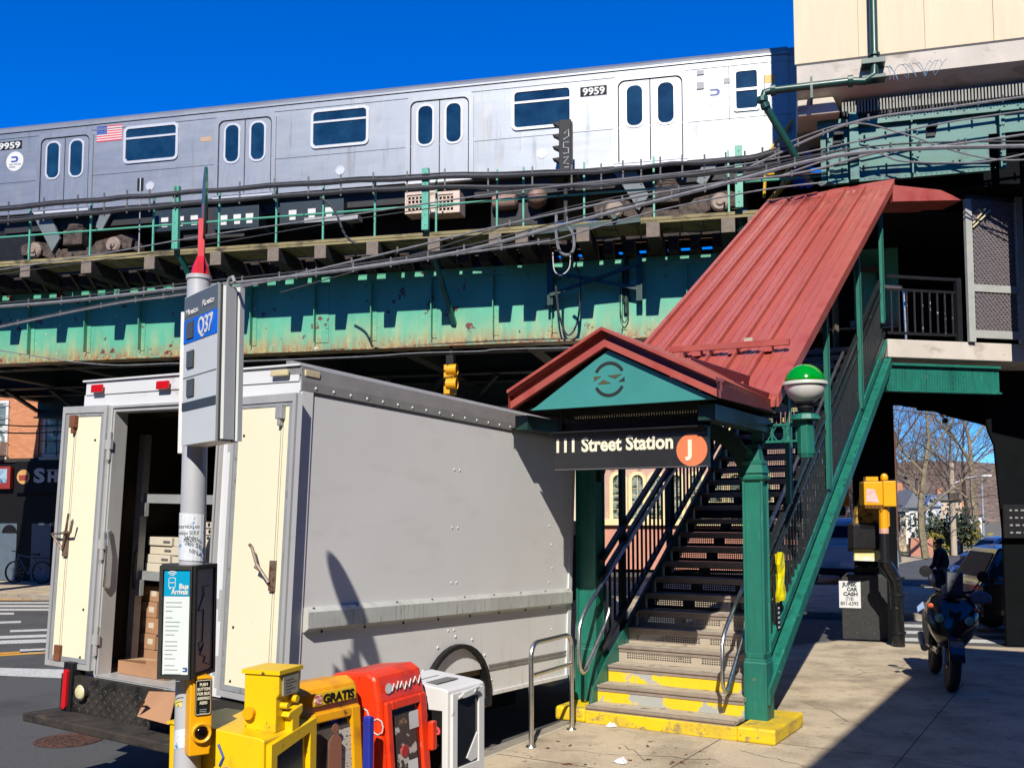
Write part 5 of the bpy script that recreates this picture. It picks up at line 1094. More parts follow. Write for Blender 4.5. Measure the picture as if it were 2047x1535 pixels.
for k in range(8): put('pizza_box', (.42, .42, .055), M_CARDW, -1.56+rd.uniform(-.01, .01), .66, 1.763+k*.059, 'white pizza box with a dark mark in the stack on the truck shelf', 'pizza boxes stacked on the truck shelf')
# open tray box on the floor and a box far right
ob = thing('open_box', 'open low cardboard tray lying on the truck floor behind the threshold', 'box', TF.pt(-1.6, .12, ZF))
b = MB(TF); b.box(-2.1, -1.5, .02, .025, ZF+.003, ZF+.11); b.box(-2.1, -1.5, .3, .305, ZF+.003, ZF+.17); b.box(-2.1, -2.095, .025, .3, ZF+.003, ZF+.11); b.box(-1.505, -1.5, .025, .3, ZF+.003, ZF+.11); b.box(-2.095, -1.505, .026, .299, ZF+.003, ZF+.01); b.build('tray', M_CARD, ob)
MB(TF).face([(-2.05, .06, ZF+.115), (-1.8, .06, ZF+.13), (-1.75, .2, ZF+.12), (-2.0, .2, ZF+.125)]).build('flap', M_TAPE, ob)
bb = thing('tall_box', 'tall plain cardboard box at the right inside the truck below the shelf', 'box', TF.pt(-1.3, .25, ZF)); MB(TF).box(-1.5, -1.1, .12, .38, ZF+.003, ZF+.5).build('carton', M_CARD, bb, bevel=.004); MB(TF).box(-1.42, -1.32, .118, .12, ZF+.06, ZF+.17).build('printed_label', M_CARDW, bb)
cbx = thing('flattened_box', 'flattened brown cardboard box leaning on the rear bumper of the truck', 'cardboard', TF.pt(-1.5, -.3, .6))
q = [(Th(x, y, 'v', v_).x, v_, Th(x, y, 'v', v_).z) for x, y, v_ in ((274, 1431, -.42), (337, 1448, -.42), (352, 1383, -.24), (298, 1381, -.24))]
b = MB(TF); k = 0
for dv in (0, .006): b.v += [TF.pt(p[0], p[1]+dv, p[2]) for p in q]
b.f = [(0, 1, 2, 3), (7, 6, 5, 4), (0, 4, 5, 1), (1, 5, 6, 2), (2, 6, 7, 3), (3, 7, 4, 0)]; b.build('sheet', M_CARD, cbx)
b = MB(TF); q2 = [(q[0][0]+.03, -.44, q[0][2]+.03), (q[0][0]+.12, -.45, q[0][2]+.14), (q[3][0]-.02, -.33, q[3][2]-.12), (q[0][0]+.02, -.37, q[0][2]+.1)]
b.face(q2); b.build('flap', M_CARD, cbx)
# ================================================================ BUS STOP POLE
M_POLE = pm('bus pole grey', srgb(196, 198, 204), .42, .1, .05, 5, layers=((srgb(140, 142, 150), 6, .62, .7),))
M_FLAG = pm('flag box light grey', srgb(216, 220, 220), .45, 0, .04, 3)
PX = at(376, 1100, 5.0); PF = azf((PX.x, PX.y, 0), R(24))       # u: along the sign face to the right-away, v: ...
pole = thing('bus_stop_pole', 'grey bus stop pole with a round sign seen edge on at its top', 'bus stop', (PX.x, PX.y, 0))
zt = at(382, 552, 5).z
PW = Fr((PX.x+.022, PX.y, 0), (1, 0, 0), (0, 1, 0))
MB(PW).lathe([(.066, 0), (.066, 1.4), (.058, zt-.02), (.064, zt-.02), (.064, zt), (.03, zt+.005)], n=24).build('pole', M_POLE, pole, smooth=True, auto=40)
# red fork and green disc, edge-on
RF = azf((PX.x+.03, PX.y, 0), R(-16))
M_PRED = pm('finial red', srgb(214, 30, 50), .4, 0, .1, 5)
b = MB(RF); b.prism([(-.055, zt), (.055, zt), (.06, zt+.06), (.02, zt+.1), (.012, zt+.3), (-.012, zt+.3), (-.02, zt+.1), (-.06, zt+.06)], 'u', -.016, .016); b.lathe([(.05, zt), (.04, zt+.05), (.02, zt+.1)], n=10); b.build('fork', M_PRED, pole)
DF = azf((PX.x+.035, PX.y+.02, 0), R(-19.6))
zd0, zd1 = at(385, 478, 5).z, at(385, 338, 5).z
cz_ = (zd0+zd1)/2; rr = .30
b = MB(DF); b.prism([(.02+rr*cos(R(a)), cz_+(zd1-zd0)/2*sin(R(a))) for a in range(0, 360, 12)], 'u', -.006, .006); b.build('round_sign', pm('bus sign green', srgb(40, 84, 60), .35, 0, .3, 8, layers=((srgb(150, 170, 150), 9, .6, .66),)), pole)
MB(DF).box(-.008, .008, -.02, .04, zt+.1, cz_).build('sign_stem', M_PRED, pole)
# electronic arrival box
fb = thing('arrival_display', 'grey boxed bus arrival display with blue Q37 panel hanging on the pole', 'display sign', (PX.x, PX.y, 2.4))
# front face seen at a slant: left edge x~366, right edge x~432; side faces to x~476
pA = at(366, 750, 4.88); pB = at(433, 750, 4.54)
fu = V((pB.x-pA.x, pB.y-pA.y, 0)); fw_ = fu.length; fu.normalize(); fv = V((-fu.y, fu.x, 0))
FF = Fr((pA.x, pA.y, 0), fu, fv, (0, 0, 1))
pC = at(476, 750, 4.68)
Fh = lambda x, y, v=0: FF.hit('v', v, x, y)
z_tl, z_bl, z_tr, z_br = Fh(367, 600).z, Fh(366, 892).z, Fh(431, 564).z, Fh(431, 878).z
b = MB(FF); zb_ = (z_bl+z_br)/2; zt_ = (z_tl+z_tr)/2
qC = FF.hit('v', 0, 0, 0); c_ = (pC-FF.o); dC = c_.dot(FF.v); uC = c_.dot(FF.u)
D_ = abs(dC) if abs(dC) > .05 else .2
sgnv = 1 if dC > 0 else -1
# body: parallelogram plan (front face A-B, side face B-C)
plan = [(0, 0), (fw_, 0), (uC, dC), (uC-fw_, dC)]
b.prism(plan, 'w', zb_, zt_); b.build('housing', M_FLAG, fb)
SFc = Fr(FF.pt(fw_, 0, 0), FF.pt(uC, dC, 0)-FF.pt(fw_, 0, 0), V((0, 0, 1)).cross(FF.pt(uC, dC, 0)-FF.pt(fw_, 0, 0)), (0, 0, 1)); sw = (FF.pt(uC, dC, 0)-FF.pt(fw_, 0, 0)).length
MB(SFc).box(sw*.1, sw*.16, -.004, 0, zb_+.0, zt_).box(sw*.72, sw*.76, -.004, 0, zb_, zt_).build('joint', pm('joint grey', srgb(60, 64, 66), .6), fb)
MB(SFc).box(sw*.2, sw*.7, -.02, 0, zb_+.01, zt_-.01).box(sw*.78, sw*1.0, -.03, 0, zb_+.005, zt_-.0).build('side_panel', M_FLAG, fb)
MB(FF).box(.002, fw_-.002, -.002, 0, zt_-.135, zt_-.004).build('header_band', pm('header grey', srgb(96, 104, 106), .5), fb)
MB(FF).box(.002, fw_-.002, -.003, -.0, Fh(366, 690).z, zt_-.105 if False else Fh(366, 645).z+.0).build('blue_band', pm('route blue', srgb(16, 108, 232), .45, 0, .03, 4), fb)
M_LOUV = pm('louvre dark', srgb(60, 64, 60), .5); M_LOUV2 = pm('louvre light', srgb(130, 134, 126), .5)
for y in (660, 718, 775):
    q_ = Fh(382, y); MB(FF).box(q_.x-.045, q_.x+.045, -.008, -.003, q_.z-.042, q_.z+.042).build('display_window', M_LOUV, fb)
    b = MB(FF)
    for k in range(7): b.box(q_.x-.04, q_.x+.04, -.010, -.008, q_.z-.038+k*.012, q_.z-.034+k*.012)
    b.build('louvre', M_LOUV2, fb)
MB(FF).box(.002, fw_-.002, -.004, 0, Fh(366, 822).z-.0, Fh(366, 806).z).build('dark_band', M_LOUV, fb); MB(FF).box(.002, fw_-.002, -.003, 0, Fh(366, 757).z-.001, Fh(366, 757).z+.001).build('joint', M_LOUV2, fb)
q_ = Fh(398, 650); text('Q37', FF, (fw_*.46, -.004, Fh(398, 668).z-.004), .12, M_LWHITE, fb, width=fw_*.42, bold=.002)
text('Minutes', FF, (fw_*.08, -.003, zt_-.1), .045, M_LWHITE, fb, width=fw_*.36); text('Route', FF, (fw_*.58, -.003, zt_-.085), .045, M_LWHITE, fb, width=fw_*.32)
MB(FF).tube([(fw_*.9, .06, zt_), (fw_*.95, .06, zt_+.03), (fw_*1.05, .06, zt_+.03), (fw_*1.1, .06, zt_)], .008, 6).build('lifting_eye', M_GALV, fb)
MB(WF).box(PX.x-.072, PX.x-.02, PX.y+.02, PX.y+.1, at(0, 905, 5).z, at(0, 622, 5).z).build('rear_panel', M_WHITE, fb)
# timetable case
gc = thing('timetable_case', 'dark framed bus timetable case with a turquoise Bus Arrivals header on the pole', 'notice case', (PX.x, PX.y, 1.36))
M_CASE = pm('case frame steel', srgb(96, 96, 92), .35, .7, .15, 8)
cL, cM, cR = at(319, 1240, 4.86), at(384, 1240, 4.84), at(427, 1240, 5.08)
z0, z1 = at(350, 1356, 4.86).z, at(350, 1130, 4.86).z
def face_fr(p, q):
    u = V((q.x-p.x, q.y-p.y, 0)); L = u.length; u.normalize(); return Fr((p.x, p.y, 0), u, (-u.y, u.x, 0), (0, 0, 1)), L
C1, L1 = face_fr(cL, cM); C2, L2 = face_fr(cM, cR)
b = MB(); k = 0; back = at(415, 1240, 5.16); bl_ = at(322, 1240, 5.1)
pl_ = [cL, cM, cR, back, bl_]
for z in (z0, z1): b.v += [V((p.x, p.y, z)) for p in pl_]
b.f = [tuple(range(5))[::-1], tuple(range(5, 10))]+[(i, (i+1) % 5, 5+(i+1) % 5, 5+i) for i in range(5)]; b.build('case', M_CASE, gc)
b = MB(C1); b.ring([(0, z0), (L1, z0), (L1, z1), (0, z1)], [(.018, z0+.018), (L1-.008, z0+.018), (L1-.008, z1-.02), (.018, z1-.02)], 'v', -.014, 0); b.build('frame', M_CASE, gc)
b = MB(C2); b.ring([(0, z0), (L2, z0), (L2, z1), (0, z1)], [(.02, z0+.02), (L2-.02, z0+.02), (L2-.02, z1-.02), (.02, z1-.02)], 'v', -.014, 0); b.build('frame', M_BLACK, gc)
pp = MB(C1).box(.022, L1-.014, -.004, -.001, z0+.022, z1-.024).build('poster', pm('poster paper', srgb(226, 236, 234), .3, 0, .02, 3), gc)
zz = z0+(z1-z0)*.73
MB(C1).box(.022, L1-.014, -.006, -.004, zz, z1-.024).build('header', pm('turquoise', srgb(0, 160, 206), .3, 0, .02, 3), pp)
text('Bus', C1, (L1*.60, -.0065, zz+.036), .034, M_LWHITE, pp, bold=.0012); text('Arrivals', C1, (L1*.36, -.0065, zz+.01), .034, M_LWHITE, pp, bold=.0012, width=L1*.52)
b = MB(C1); cx_, cz_ = L1*.38, zz+.065
b.ring(rrect(cx_, cz_, .036, .05, .008), rrect(cx_, cz_, .030, .044, .006), 'v', -.008, -.006); b.box(cx_-.012, cx_+.012, -.008, -.006, cz_-.002, cz_+.002)
for s_ in (-1, 1): b.box(cx_+s_*.01-.003, cx_+s_*.01+.003, -.008, -.006, cz_-.032, cz_-.025)
for r_ in (.012, .021, .03): b.prism(circ(cx_, cz_+.028, r_, 8, 40, 140)+circ(cx_, cz_+.028, r_-.004, 8, 40, 140)[::-1], 'v', -.008, -.006)
b.build('bus_symbol', M_LWHITE, pp)
M_TINY = pm('small print grey', srgb(150, 160, 162), .5); b = MB(C1); rd = random.Random(2)
zq = zz-.03
for k in range(19):
    w1 = rd.uniform(.3, .8)
    if k in (3, 8, 13, 16): zq -= .012
    b.box(.032, .032+(L1-.06)*w1, -.005, -.004, zq-.0028, zq+.0012); zq -= .0205
b.build('small_print', M_TINY, pp)
b = MB(C1)
for i in range(4):
    for j_ in range(1): pass
b.prism([(L1-.04, z0+.036), (L1-.02, z0+.036), (L1-.016, z0+.045), (L1-.02, z0+.056), (L1-.04, z0+.056), (L1-.04, z0+.051), (L1-.026, z0+.049), (L1-.026, z0+.042), (L1-.04, z0+.041)], 'v', -.006, -.004); b.build('emblem', M_BLUE, pp)
mp_ = MB(C2).box(.022, L2-.022, -.004, -.001, z0+.022, z1-.024).build('route_map', pm('map paper lilac', srgb(150, 148, 160), .3, 0, .03, 3), gc)
b = MB(C2); fx = lambda t: .022+(L2-.044)*t; fz = lambda t: z1-.03-(z1-z0-.06)*t
rt = [(.75, .16), (.35, .16), (.45, .24), (.15, .4), (.45, .4), (.42, .72), (.2, .72), (.28, .8), (.5, .74), (.3, .84), (.6, .88), (.5, .93), (.85, .97)]
b.tube([(fx(x), -.006, fz(y)) for x, y in rt], .003, 5); b.build('route_line', pm('route navy', srgb(20, 26, 80), .5), mp_)
b = MB(C2)
for k in range(12): z = fz(.2+.06*k); b.box(fx(.52), fx(.52+rd.uniform(.1, .3)), -.005, -.004, z, z+.003)
b.build('stop_names', M_TINY, mp_)
# push button box
pb = thing('push_button_box', 'yellow push button box for bus arrivals audio on the pole below the timetable', 'push button', (PX.x+.05, PX.y-.1, 1.1))
M_AMB = pm('signal yellow', srgb(250, 178, 10), .4, 0, .05, 5)
bA, bB = at(379, 1430, 4.86), at(424, 1430, 4.92); BF_, BL = face_fr(bA, bB); z0, z1 = at(400, 1510, 4.88).z, at(400, 1352, 4.88).z
h_ = z1-z0
MB(BF_).prism([(0.0, z0), (BL*.93, z0), (BL*.93, z0+h_*.05), (BL, z0+h_*.13), (BL, z1-.01), (BL-.01, z1), (.012, z1-.0), (0, z1-.015)], 'v', 0, .08).build('housing', M_AMB, pb, bevel=.006)
MB(BF_).prism(rrect(BL*.57, z1-.10, BL*.7, .175, .01), 'v', -.006, 0).build('plate', M_LBLACK, pb)
MB(BF_).ring(rrect(BL*.57, z1-.10, BL*.66, .165, .008), rrect(BL*.57, z1-.10, BL*.64, .16, .007), 'v', -.008, -.006).build('plate_border', M_CREAM, pb)
for k, s_ in enumerate(('PUSH', 'BUTTON', 'FOR BUS', 'ARRIVALS', 'AUDIO')): text(s_, BF_, (BL*.57-(BL*.27 if k in (1, 2, 3) else BL*.17), -.0085, z1-.045-k*.022), .02, M_CREAM, pb, width=BL*(.54 if k in (1, 2, 3) else .34), bold=.0004)
b = MB(BF_)
for k in range(3): b.box(BL*.42, BL*.72, -.0085, -.006, z1-.16-k*.009, z1-.157-k*.009)
b.build('small_print', M_TINY, pb)
bc = (BL*.5, z0+h_*.29)
MB(BF_).lathe([(.05, 0), (.05, -.02), (.044, -.028), (.034, -.022), (.034, -.01)], (bc[0], 0, bc[1]), 'v', 24).build('button_ring', M_AMB, pb, smooth=True, auto=30)
MB(BF_).lathe([(.032, -.012), (.03, -.02), (.02, -.026), (.004, -.028)], (bc[0], 0, bc[1]), 'v', 20).build('button', pm('dark steel button', (.03, .02, .02), .15, .8, .1, 5), pb, smooth=True)
# stickers on the pole
def pole_patch(name, x0, x1, y0, y1, mt, tilt=0, parent=pole):
    c0_ = at(x0, y0, 4.94); c1_ = at(x1, y1, 4.94); r_ = .0675; cx_ = PX.x+.022; g = []
    def sx(x): q = (at(x, 1100, 4.94).x-cx_)/r_; return math.asin(max(-.98, min(.98, q)))
    a0_, a1_ = sx(x0), sx(x1)
    for i in range(7): z = c0_.z+(c1_.z-c0_.z)*i/6; g.append([V((cx_+r_*sin(a0_+(a1_-a0_)*j_/8), PX.y-r_*cos(a0_+(a1_-a0_)*j_/8), z+tilt*(j_/8))) for j_ in range(9)])
    return MB().sheet(g).build(name, mt, parent)
pole_patch('sticker', 352, 402, 1024, 1118, pm('torn paper sticker', srgb(222, 228, 234), .6, 0, .05, 20, layers=((srgb(90, 150, 200), 26, .6, .64), (srgb(170, 176, 184), 14, .6, .7), (srgb(40, 50, 70), 60, .66, .68, (1, 1, .4)))), -.01)
pole_patch('sticker', 345, 372, 1399, 1412, pm('yellow sticker paper', srgb(232, 220, 120), .6, layers=((srgb(80, 80, 60), 80, .58, .62),)))
pole_patch('sticker', 345, 385, 1462, 1500, _m['torn paper sticker'], .02)
q_ = at(356, 1062, 4.87)
PT_ = Fr((q_.x, q_.y, 0), (1, 0, 0), (0, 1, 0))
for s_, y, wd in (('servicio en', 1056, .1), ('viejo SERV', 1069, .1), ('NINAS', 1084, .06)): text(s_, PT_, (.005 if wd > .07 else .03, -.0, at(350, y, 4.87).z), .03, M_LBLACK, pole, width=wd)
# ================================================================ NEWSPAPER BOXES
NY = pm('news box yellow', srgb(250, 204, 0), .4, 0, .04, 4, layers=((srgb(176, 140, 50), 5, .58, .74), (srgb(90, 70, 50), 24, .66, .70), (srgb(150, 140, 120), 9, .68, .72, (1, 1, 4))))
NO = pm('news box amber plastic', srgb(250, 176, 0), .38, 0, .05, 4, layers=((srgb(200, 130, 20), 4, .52, .72), (srgb(120, 80, 40), 16, .67, .72),))
NR = pm('news box red plastic', srgb(246, 62, 16), .38, 0, .05, 4, layers=((srgb(190, 44, 20), 4, .52, .72), (srgb(240, 120, 90), 14, .66, .72, (3, 1, 1)), (srgb(80, 30, 24), 26, .69, .72),))
NW = pm('news box white', srgb(232, 232, 230), .4, 0, .04, 4, layers=((srgb(140, 136, 130), 9, .66, .74),))
NG = glass('news box window', (.02, .022, .022), .1, .6)
def corner_box(name, label, pLf, pM, pRt, zt, mat_, zb=0.03, tops=None):
    """box seen on its edge: left face from pLf to pM, front face from pM to pRt (world xy points)"""
    t = thing(name, label, 'newspaper box', (pM.x, pM.y, 0)); return t
aN = R(31)       # fronts run along the kerb, facing the sidewalk
def nframe(x, y, z, Y=None):
    p = gz(x, y, z) if Y is None else at(x, y, Y); return azf((p.x, p.y, 0), aN)   # origin: near front corner; u = away from kerb, v = along kerb
# frame: u right (out to sidewalk), v along kerb away. Box occupies u in [-depth,0], v in [0,width]; front face is u=0, near side face v=0
# -- white box
def news(name, label, x, y, z, Y, depth, width, zt, lean=0, az=31):
    p = at(x, y, Y); f = azf((p.x+lean*cos(R(az)), p.y-lean*sin(R(az)), 0), R(az)); t = thing(name, label, 'newspaper box', tuple(f.o)); return f, t
NF, nb = news('newspaper_box', 'white newspaper box with El Grito on its window frame, rightmost of the row', 895, 1400, 0, 6.15, .4, .5, 1.08, 0, 30.5)
ztp = at(895, 1382, 6.15).z; zbk = ztp+.03
dp_, wd_ = .42, .42
MB(NF).prism([(-dp_, .12), (0, .12), (0, ztp), (-.03, ztp+.012), (-dp_, zbk+.02)], 'v', 0, wd_).build('body', NW, nb, bevel=.008)
MB(NF).box(-dp_+.05, -.05, .05, wd_-.05, 0, .12).build('foot', M_BLACK, nb)
MB(NF).box(-dp_+.002, -.04, -.003, 0, .2, ztp-.12).build('side_print', M_LBLACK, nb)
dr = MB(NF).ring([(.03, .5), (wd_-.03, .5), (wd_-.03, ztp-.02), (.03, ztp-.02)], [(.08, .62), (wd_-.09, .62), (wd_-.09, ztp-.06), (.08, ztp-.06)], 'u', 0, .02).box(0, .02, .03, wd_-.03, .42, .5).build('door', NW, nb)
MB(NF).box(.002, .006, .08, wd_-.09, .62, ztp-.06).build('window', NG, dr)
MB(NF).prism([(.25, .63), (wd_-.1, .64), (wd_-.1, .8), (.2, .66)], 'u', .006, .012).build('newspaper', M_WHITE, nb)
MB(NF).tube([(.02, .1, ztp-.05), (.05, .1, ztp-.02), (.05, .28, ztp-.0), (.02, .28, ztp-.04)], .008, 6).build('handle', M_WHITE, nb)
NFf = Fr(NF.o, NF.v, -NF.u, NF.w)   # front face lettering frame
M_LRED = pm('red lettering', srgb(200, 30, 50), .5)
text('El Grito', NFf, (.12, -.0215, .545), .07, M_LRED, nb, bold=.001, width=.2); MB(NF).prism([(.06, .6), (.1, .6), (.075, .545)], 'u', .02, .023).build('mark', M_LRED, nb)
lp_ = MB(NF).box(.0, .006, .03, wd_-.03, .14, .42).build('lower_print', M_LBLACK, nb)
text('...gos de', NFf, (.12, -.008, .35), .08, M_LWHITE, lp_, width=.24, bold=.001)
NFs = Fr(NF.pt(0, 0, 0), NF.u, NF.v, NF.w)
text('de', NFs, (-.2, -.0045, ztp-.17), .06, M_LWHITE, nb, bold=.001); text('PSO', NFs, (-.21, -.0045, ztp-.27), .075, pm('pink lettering', srgb(250, 90, 100), .5), nb, bold=.003, width=.16); text('-296', NFs, (-.21, -.0045, ztp-.34), .055, M_LWHITE, nb, width=.15); text('1377', NFs, (-.2, -.0045, ztp-.62), .06, M_LWHITE, nb)
b = MB(NF)
for k in range(2): b.box(-.36+k*.15, -.27+k*.15, .06, .3, ztp+.034-k*.005, ztp+.037-k*.005)
b.build('top_sticker', pm('torn label grey', srgb(120, 118, 112), .6), nb)
# -- generic moulded plastic box (amber and red)
def moulded(fr, t, mat_, dep, wid, zt, lean, wz0, wz1, name2='body'):
    # leaning front: profile in (u,w)
    pf = [(-dep, .08), (0, .08), (lean*-.0, .3), (lean, zt-.16), (lean-.03, zt-.03), (lean-.09, zt), (-dep, zt-.03)]
    MB(fr).prism(pf, 'v', 0, wid).build(name2, mat_, t, bevel=.025)
    def fp(v, w_, off=0.): k = (w_-.3)/(zt-.16-.3); return (lean*k+off, v, w_)
    b = MB(fr)
    for (v0, v1, w0, w1) in ((.03, .08, wz0-.06, wz1+.05), (wid-.1, wid-.03, wz0-.06, wz1+.05), (.08, wid-.1, wz1, wz1+.05), (.08, wid-.1, wz0-.06, wz0)):
        k_ = len(b.v)
        for o_2 in (0, .028): b.v += [fr.pt(*fp(v, w_, o_2)) for v, w_ in ((v0, w0), (v1, w0), (v1, w1), (v0, w1))]
        b.f += [tuple(k_+i for i in q) for q in ((0, 3, 2, 1), (4, 5, 6, 7), (0, 1, 5, 4), (1, 2, 6, 5), (2, 3, 7, 6), (3, 0, 4, 7))]
    d = b.build('door', mat_, t, bevel=.008)
    k_ = MB(fr); k_.face([fp(.08, wz0, .006), fp(wid-.1, wz0, .006), fp(wid-.1, wz1, .006), fp(.08, wz1, .006)]); k_.build('window', NG, d)
    return fp
GFm2, nr = news('newspaper_box', 'bright red newspaper box with white graffiti, second from the right of the row', 765, 1346, 0, 5.65, .5, .5, 1.1, .05, 28)
ztr = at(765, 1345, 5.65).z
fpR = moulded(GFm2, nr, NR, .42, .47, ztr, -.07, .66, ztr-.22)
b = MB(GFm2); rd = random.Random(9)
def gtube(fr, pts, r=.004): b.tube([fr.pt(*p) for p in pts], r, 4, wf=False)
zg = ztr-.1
def squig(v, w_, L, n=7, amp=.03): gtube(GFm2, [fpR(v+L*i/n, w_+amp*(1 if i % 2 else -1)*rd.uniform(.4, 1), .004) for i in range(n+1)])
squig(.12, zg, .07, 3); squig(.2, zg, .12, 5); squig(.34, zg+.01, .08, 3); 
for i in range(3): gtube(GFm2, [(-.28+.1*i+.04*cos(a*.8), -.004, ztr-.2-.05*i+.045*sin(a*.8)) for a in range(9)])
b.build('graffiti', M_LWHITE, nr)
MB(GFm2).face([fpR(.09+.035*cos(R(a)), zg+.03*sin(R(a)), .004) for a in range(0, 360, 30)]).build('sticker', M_WHITE, nr)
MB(GFm2).box(-.3, -.16, -.004, 0, ztr-.5, ztr-.38).build('sticker', pm('torn sticker', srgb(225, 220, 215), .6, layers=((srgb(220, 70, 40), 20, .5, .55),)), nr)
def poster(fr, fp, v0, v1, w0, w1, m, parent, name='poster', off=.01):
    return MB(fr).face([fp(v0, w0, off), fp(v1, w0, off), fp(v1, w1, off), fp(v0, w1, off)]).build(name, m, parent)
poster(GFm2, fpR, .12, .33, .72, ztr-.26, pm('faded poster dark', srgb(72, 60, 52), .5, 0, .3, 10, layers=((srgb(205, 196, 186), 6, .56, .58), (srgb(150, 118, 80), 8, .6, .62))), nr)
poster(GFm2, fpR, .26, .36, ztr-.36, ztr-.26, pm('white poster patch', srgb(222, 222, 222), .5, layers=((srgb(60, 60, 60), 30, .6, .62),)), nr, off=.014)
pv = poster(GFm2, fpR, .22, .32, .68, .76, M_WHITE, nr, 'printed_label', .018)
fR = Fr(GFm2.pt(-.05, 0, 0), GFm2.v, -GFm2.u, GFm2.w)
text('VAULT', fR, (.225, -.022, .725), .032, M_LBLACK, nr, bold=.001, width=.09); text('065', fR, (.24, -.022, .69), .032, M_LBLACK, nr, bold=.001, width=.06)
MB(GFm2).prism(circ(.2, .82, .035, 16), 'u', -.04, -.026).build('red_disc', pm('poster red', srgb(190, 50, 50), .5), nr)
b = MB(GFm2); b.box(-.02, .02, .42, .47, .78, .95); b.build('handle', NR, nr, bevel=.01)
# blue sliver box behind the red one
BFm, nbx = news('newspaper_box', 'dark blue newspaper box squeezed between the amber and the red one', 739, 1470, 0, 5.42, .3, .2, .9)
MB(BFm).box(-.05, .0, .0, .04, .03, at(742, 1433, 5.42).z).build('body', pm('news box blue', srgb(40, 52, 160), .4, 0, .1, 5, layers=((srgb(200, 200, 210), 20, .66, .7),)), nbx, bevel=.008)
MB(BFm).box(0, .003, .012, .03, .3, .6).build('window', NG, nbx)
MB(BFm).box(0, .012, .012, .03, .64, .66).build('handle', M_BLACK, nbx)
# amber GRATIS box
AFm, na = news('newspaper_box', 'amber newspaper box with GRATIS lettering between the two yellow and red boxes', 602, 1375, 0, 5.2, .45, .46, 1.15, .05, 34.5)
zta = at(602, 1374, 5.2).z
fpA = moulded(AFm, na, NO, .36, .46, zta, -.06, .66, zta-.2)
fA = Fr(AFm.pt(-.055, 0, 0), AFm.v, -AFm.u, AFm.w)
pa_ = MB(fA).box(.08, .40, -.012, -.004, zta-.11, zta-.045).build('printed_label', pm('label yellow', srgb(252, 206, 40), .4), na)
text('GRATIS', fA, (.15, -.0135, zta-.10), .062, M_LBLACK, na, bold=.002, width=.235)
MB(fA).box(.09, .14, -.016, -.012, zta-.1, zta-.055).build('small_logo', pm('logo red white', srgb(220, 110, 100), .5, layers=((srgb(250, 240, 240), 60, .5, .55),)), na)
poster(AFm, fpA, .1, .36, .62, zta-.24, pm('magazine cover', srgb(96, 84, 78), .5, 0, .3, 8, layers=((srgb(170, 150, 136), 5, .6, .66),)), na)
poster(AFm, fpA, .27, .36, .66, zta-.26, pm('magazine text', srgb(206, 196, 184), .5, layers=((srgb(90, 80, 76), 40, .56, .6, (1, 1, 3)),)), na, off=.013)
# cover model: a plain figure outline of the magazine cover (torso and head in brown tones)
fc_ = pm('cover skin', srgb(150, 100, 76), .5); b = MB(fA); cv, cz2 = .2, .92
b.prism(circ(cv, cz2+.13, .025, 14), 'v', -.060, -.056); b.prism([(cv-.05, cz2-.1), (cv+.05, cz2-.1), (cv+.045, cz2+.07), (cv+.015, cz2+.1), (cv-.015, cz2+.1), (cv-.045, cz2+.07)], 'v', -.060, -.056); b.build('cover_picture', fc_, na)
poster(AFm, fpA, .1, .36, .45, .6, M_CARD, na, 'lower_panel', .012)
# near yellow boxes: wide low box with a coin box on top
YFm, ny = news('newspaper_box', 'yellow steel newspaper box with a coin box on top, nearest the bus pole', 528, 1477, 0, 4.75, .5, .5, 1, 0, 18.5)
zy = at(528, 1477, 4.75).z
MB(YFm).prism([(-.27, .05), (0, .05), (0, zy-.01), (-.02, zy), (-.27, zy+.03)], 'v', 0, .46).build('body', NY, ny, bevel=.006)
d = MB(YFm).ring([(.02, .3), (.44, .3), (.44, zy+.02), (.02, zy-.03)], [(.07, .35), (.38, .35), (.38, zy-.04), (.07, zy-.09)], 'u', 0, .03).build('door', NY, ny); MB(YFm).box(.002, .008, .07, .35, .35, zy-.04).build('window', NG, d)
cz0 = zy+.0; cz1 = at(557, 1343, 4.87).z
MB(YFm).prism([(-.2, cz0-.0), (-.02, cz0), (-.02, cz1-.13), (-.005, cz1-.11), (-.005, cz1-.02), (-.2, cz1+.005)], 'v', .13, .33).build('coin_box', NY, ny, bevel=.006)
MB(YFm).box(-.21, .005, .12, .34, cz1-.015, cz1+.006).build('coin_box_lid', NY, ny)
cp = MB(YFm).box(-.005, .003, .16, .30, cz1-.12, cz1-.03).build('instruction_plate', pm('plate silver', srgb(196, 190, 170), .4, .4), ny)
b = MB(YFm); 
for k in range(5): b.box(.003, .004, .18, .18+.05+.05*((k*3)%5)/4, cz1-.11+k*.015, cz1-.107+k*.015)
b.build('small_print', pm('print dark', srgb(70, 60, 50), .6), cp)
for (v, z, r) in ((.265, cz1-.15, .018), (.18, cz1-.17, .016)): MB(YFm).cyl((0, v, z), r, -.02, .02, 'u', 12).build('knob', NY, ny)
MB(YFm).cyl((-.16, 0, cz0+.09), .03, .1, .13, 'v', 14).build('lock_ring', NO, ny)
MB(YFm).prism([(.19, cz1-.2), (.31, cz1-.18), (.31, cz1-.22), (.28, cz1-.24), (.28, cz0-.06), (.21, cz0-.06), (.21, cz1-.24), (.17, cz1-.22)], 'u', -.02, .025).build('coin_handle', NY, ny, bevel=.006)
b = MB(YFm)
for pts in (((-.25, zy-.04), (-.22, zy-.1), (-.24, zy-.14)), ((-.25, zy-.16), (-.2, zy-.15), (-.15, zy-.16)), ((-.2, zy-.15), (-.22, zy-.22)), ((-.2, zy-.15), (-.16, zy-.22)), ((-.26, zy-.24), (-.2, zy-.22), (-.12, zy-.24))): b.tube([(p, -.003, q_) for p, q_ in pts], .007, 5)
b.build('graffiti', pm('blue paint', srgb(20, 80, 170), .5), ny)
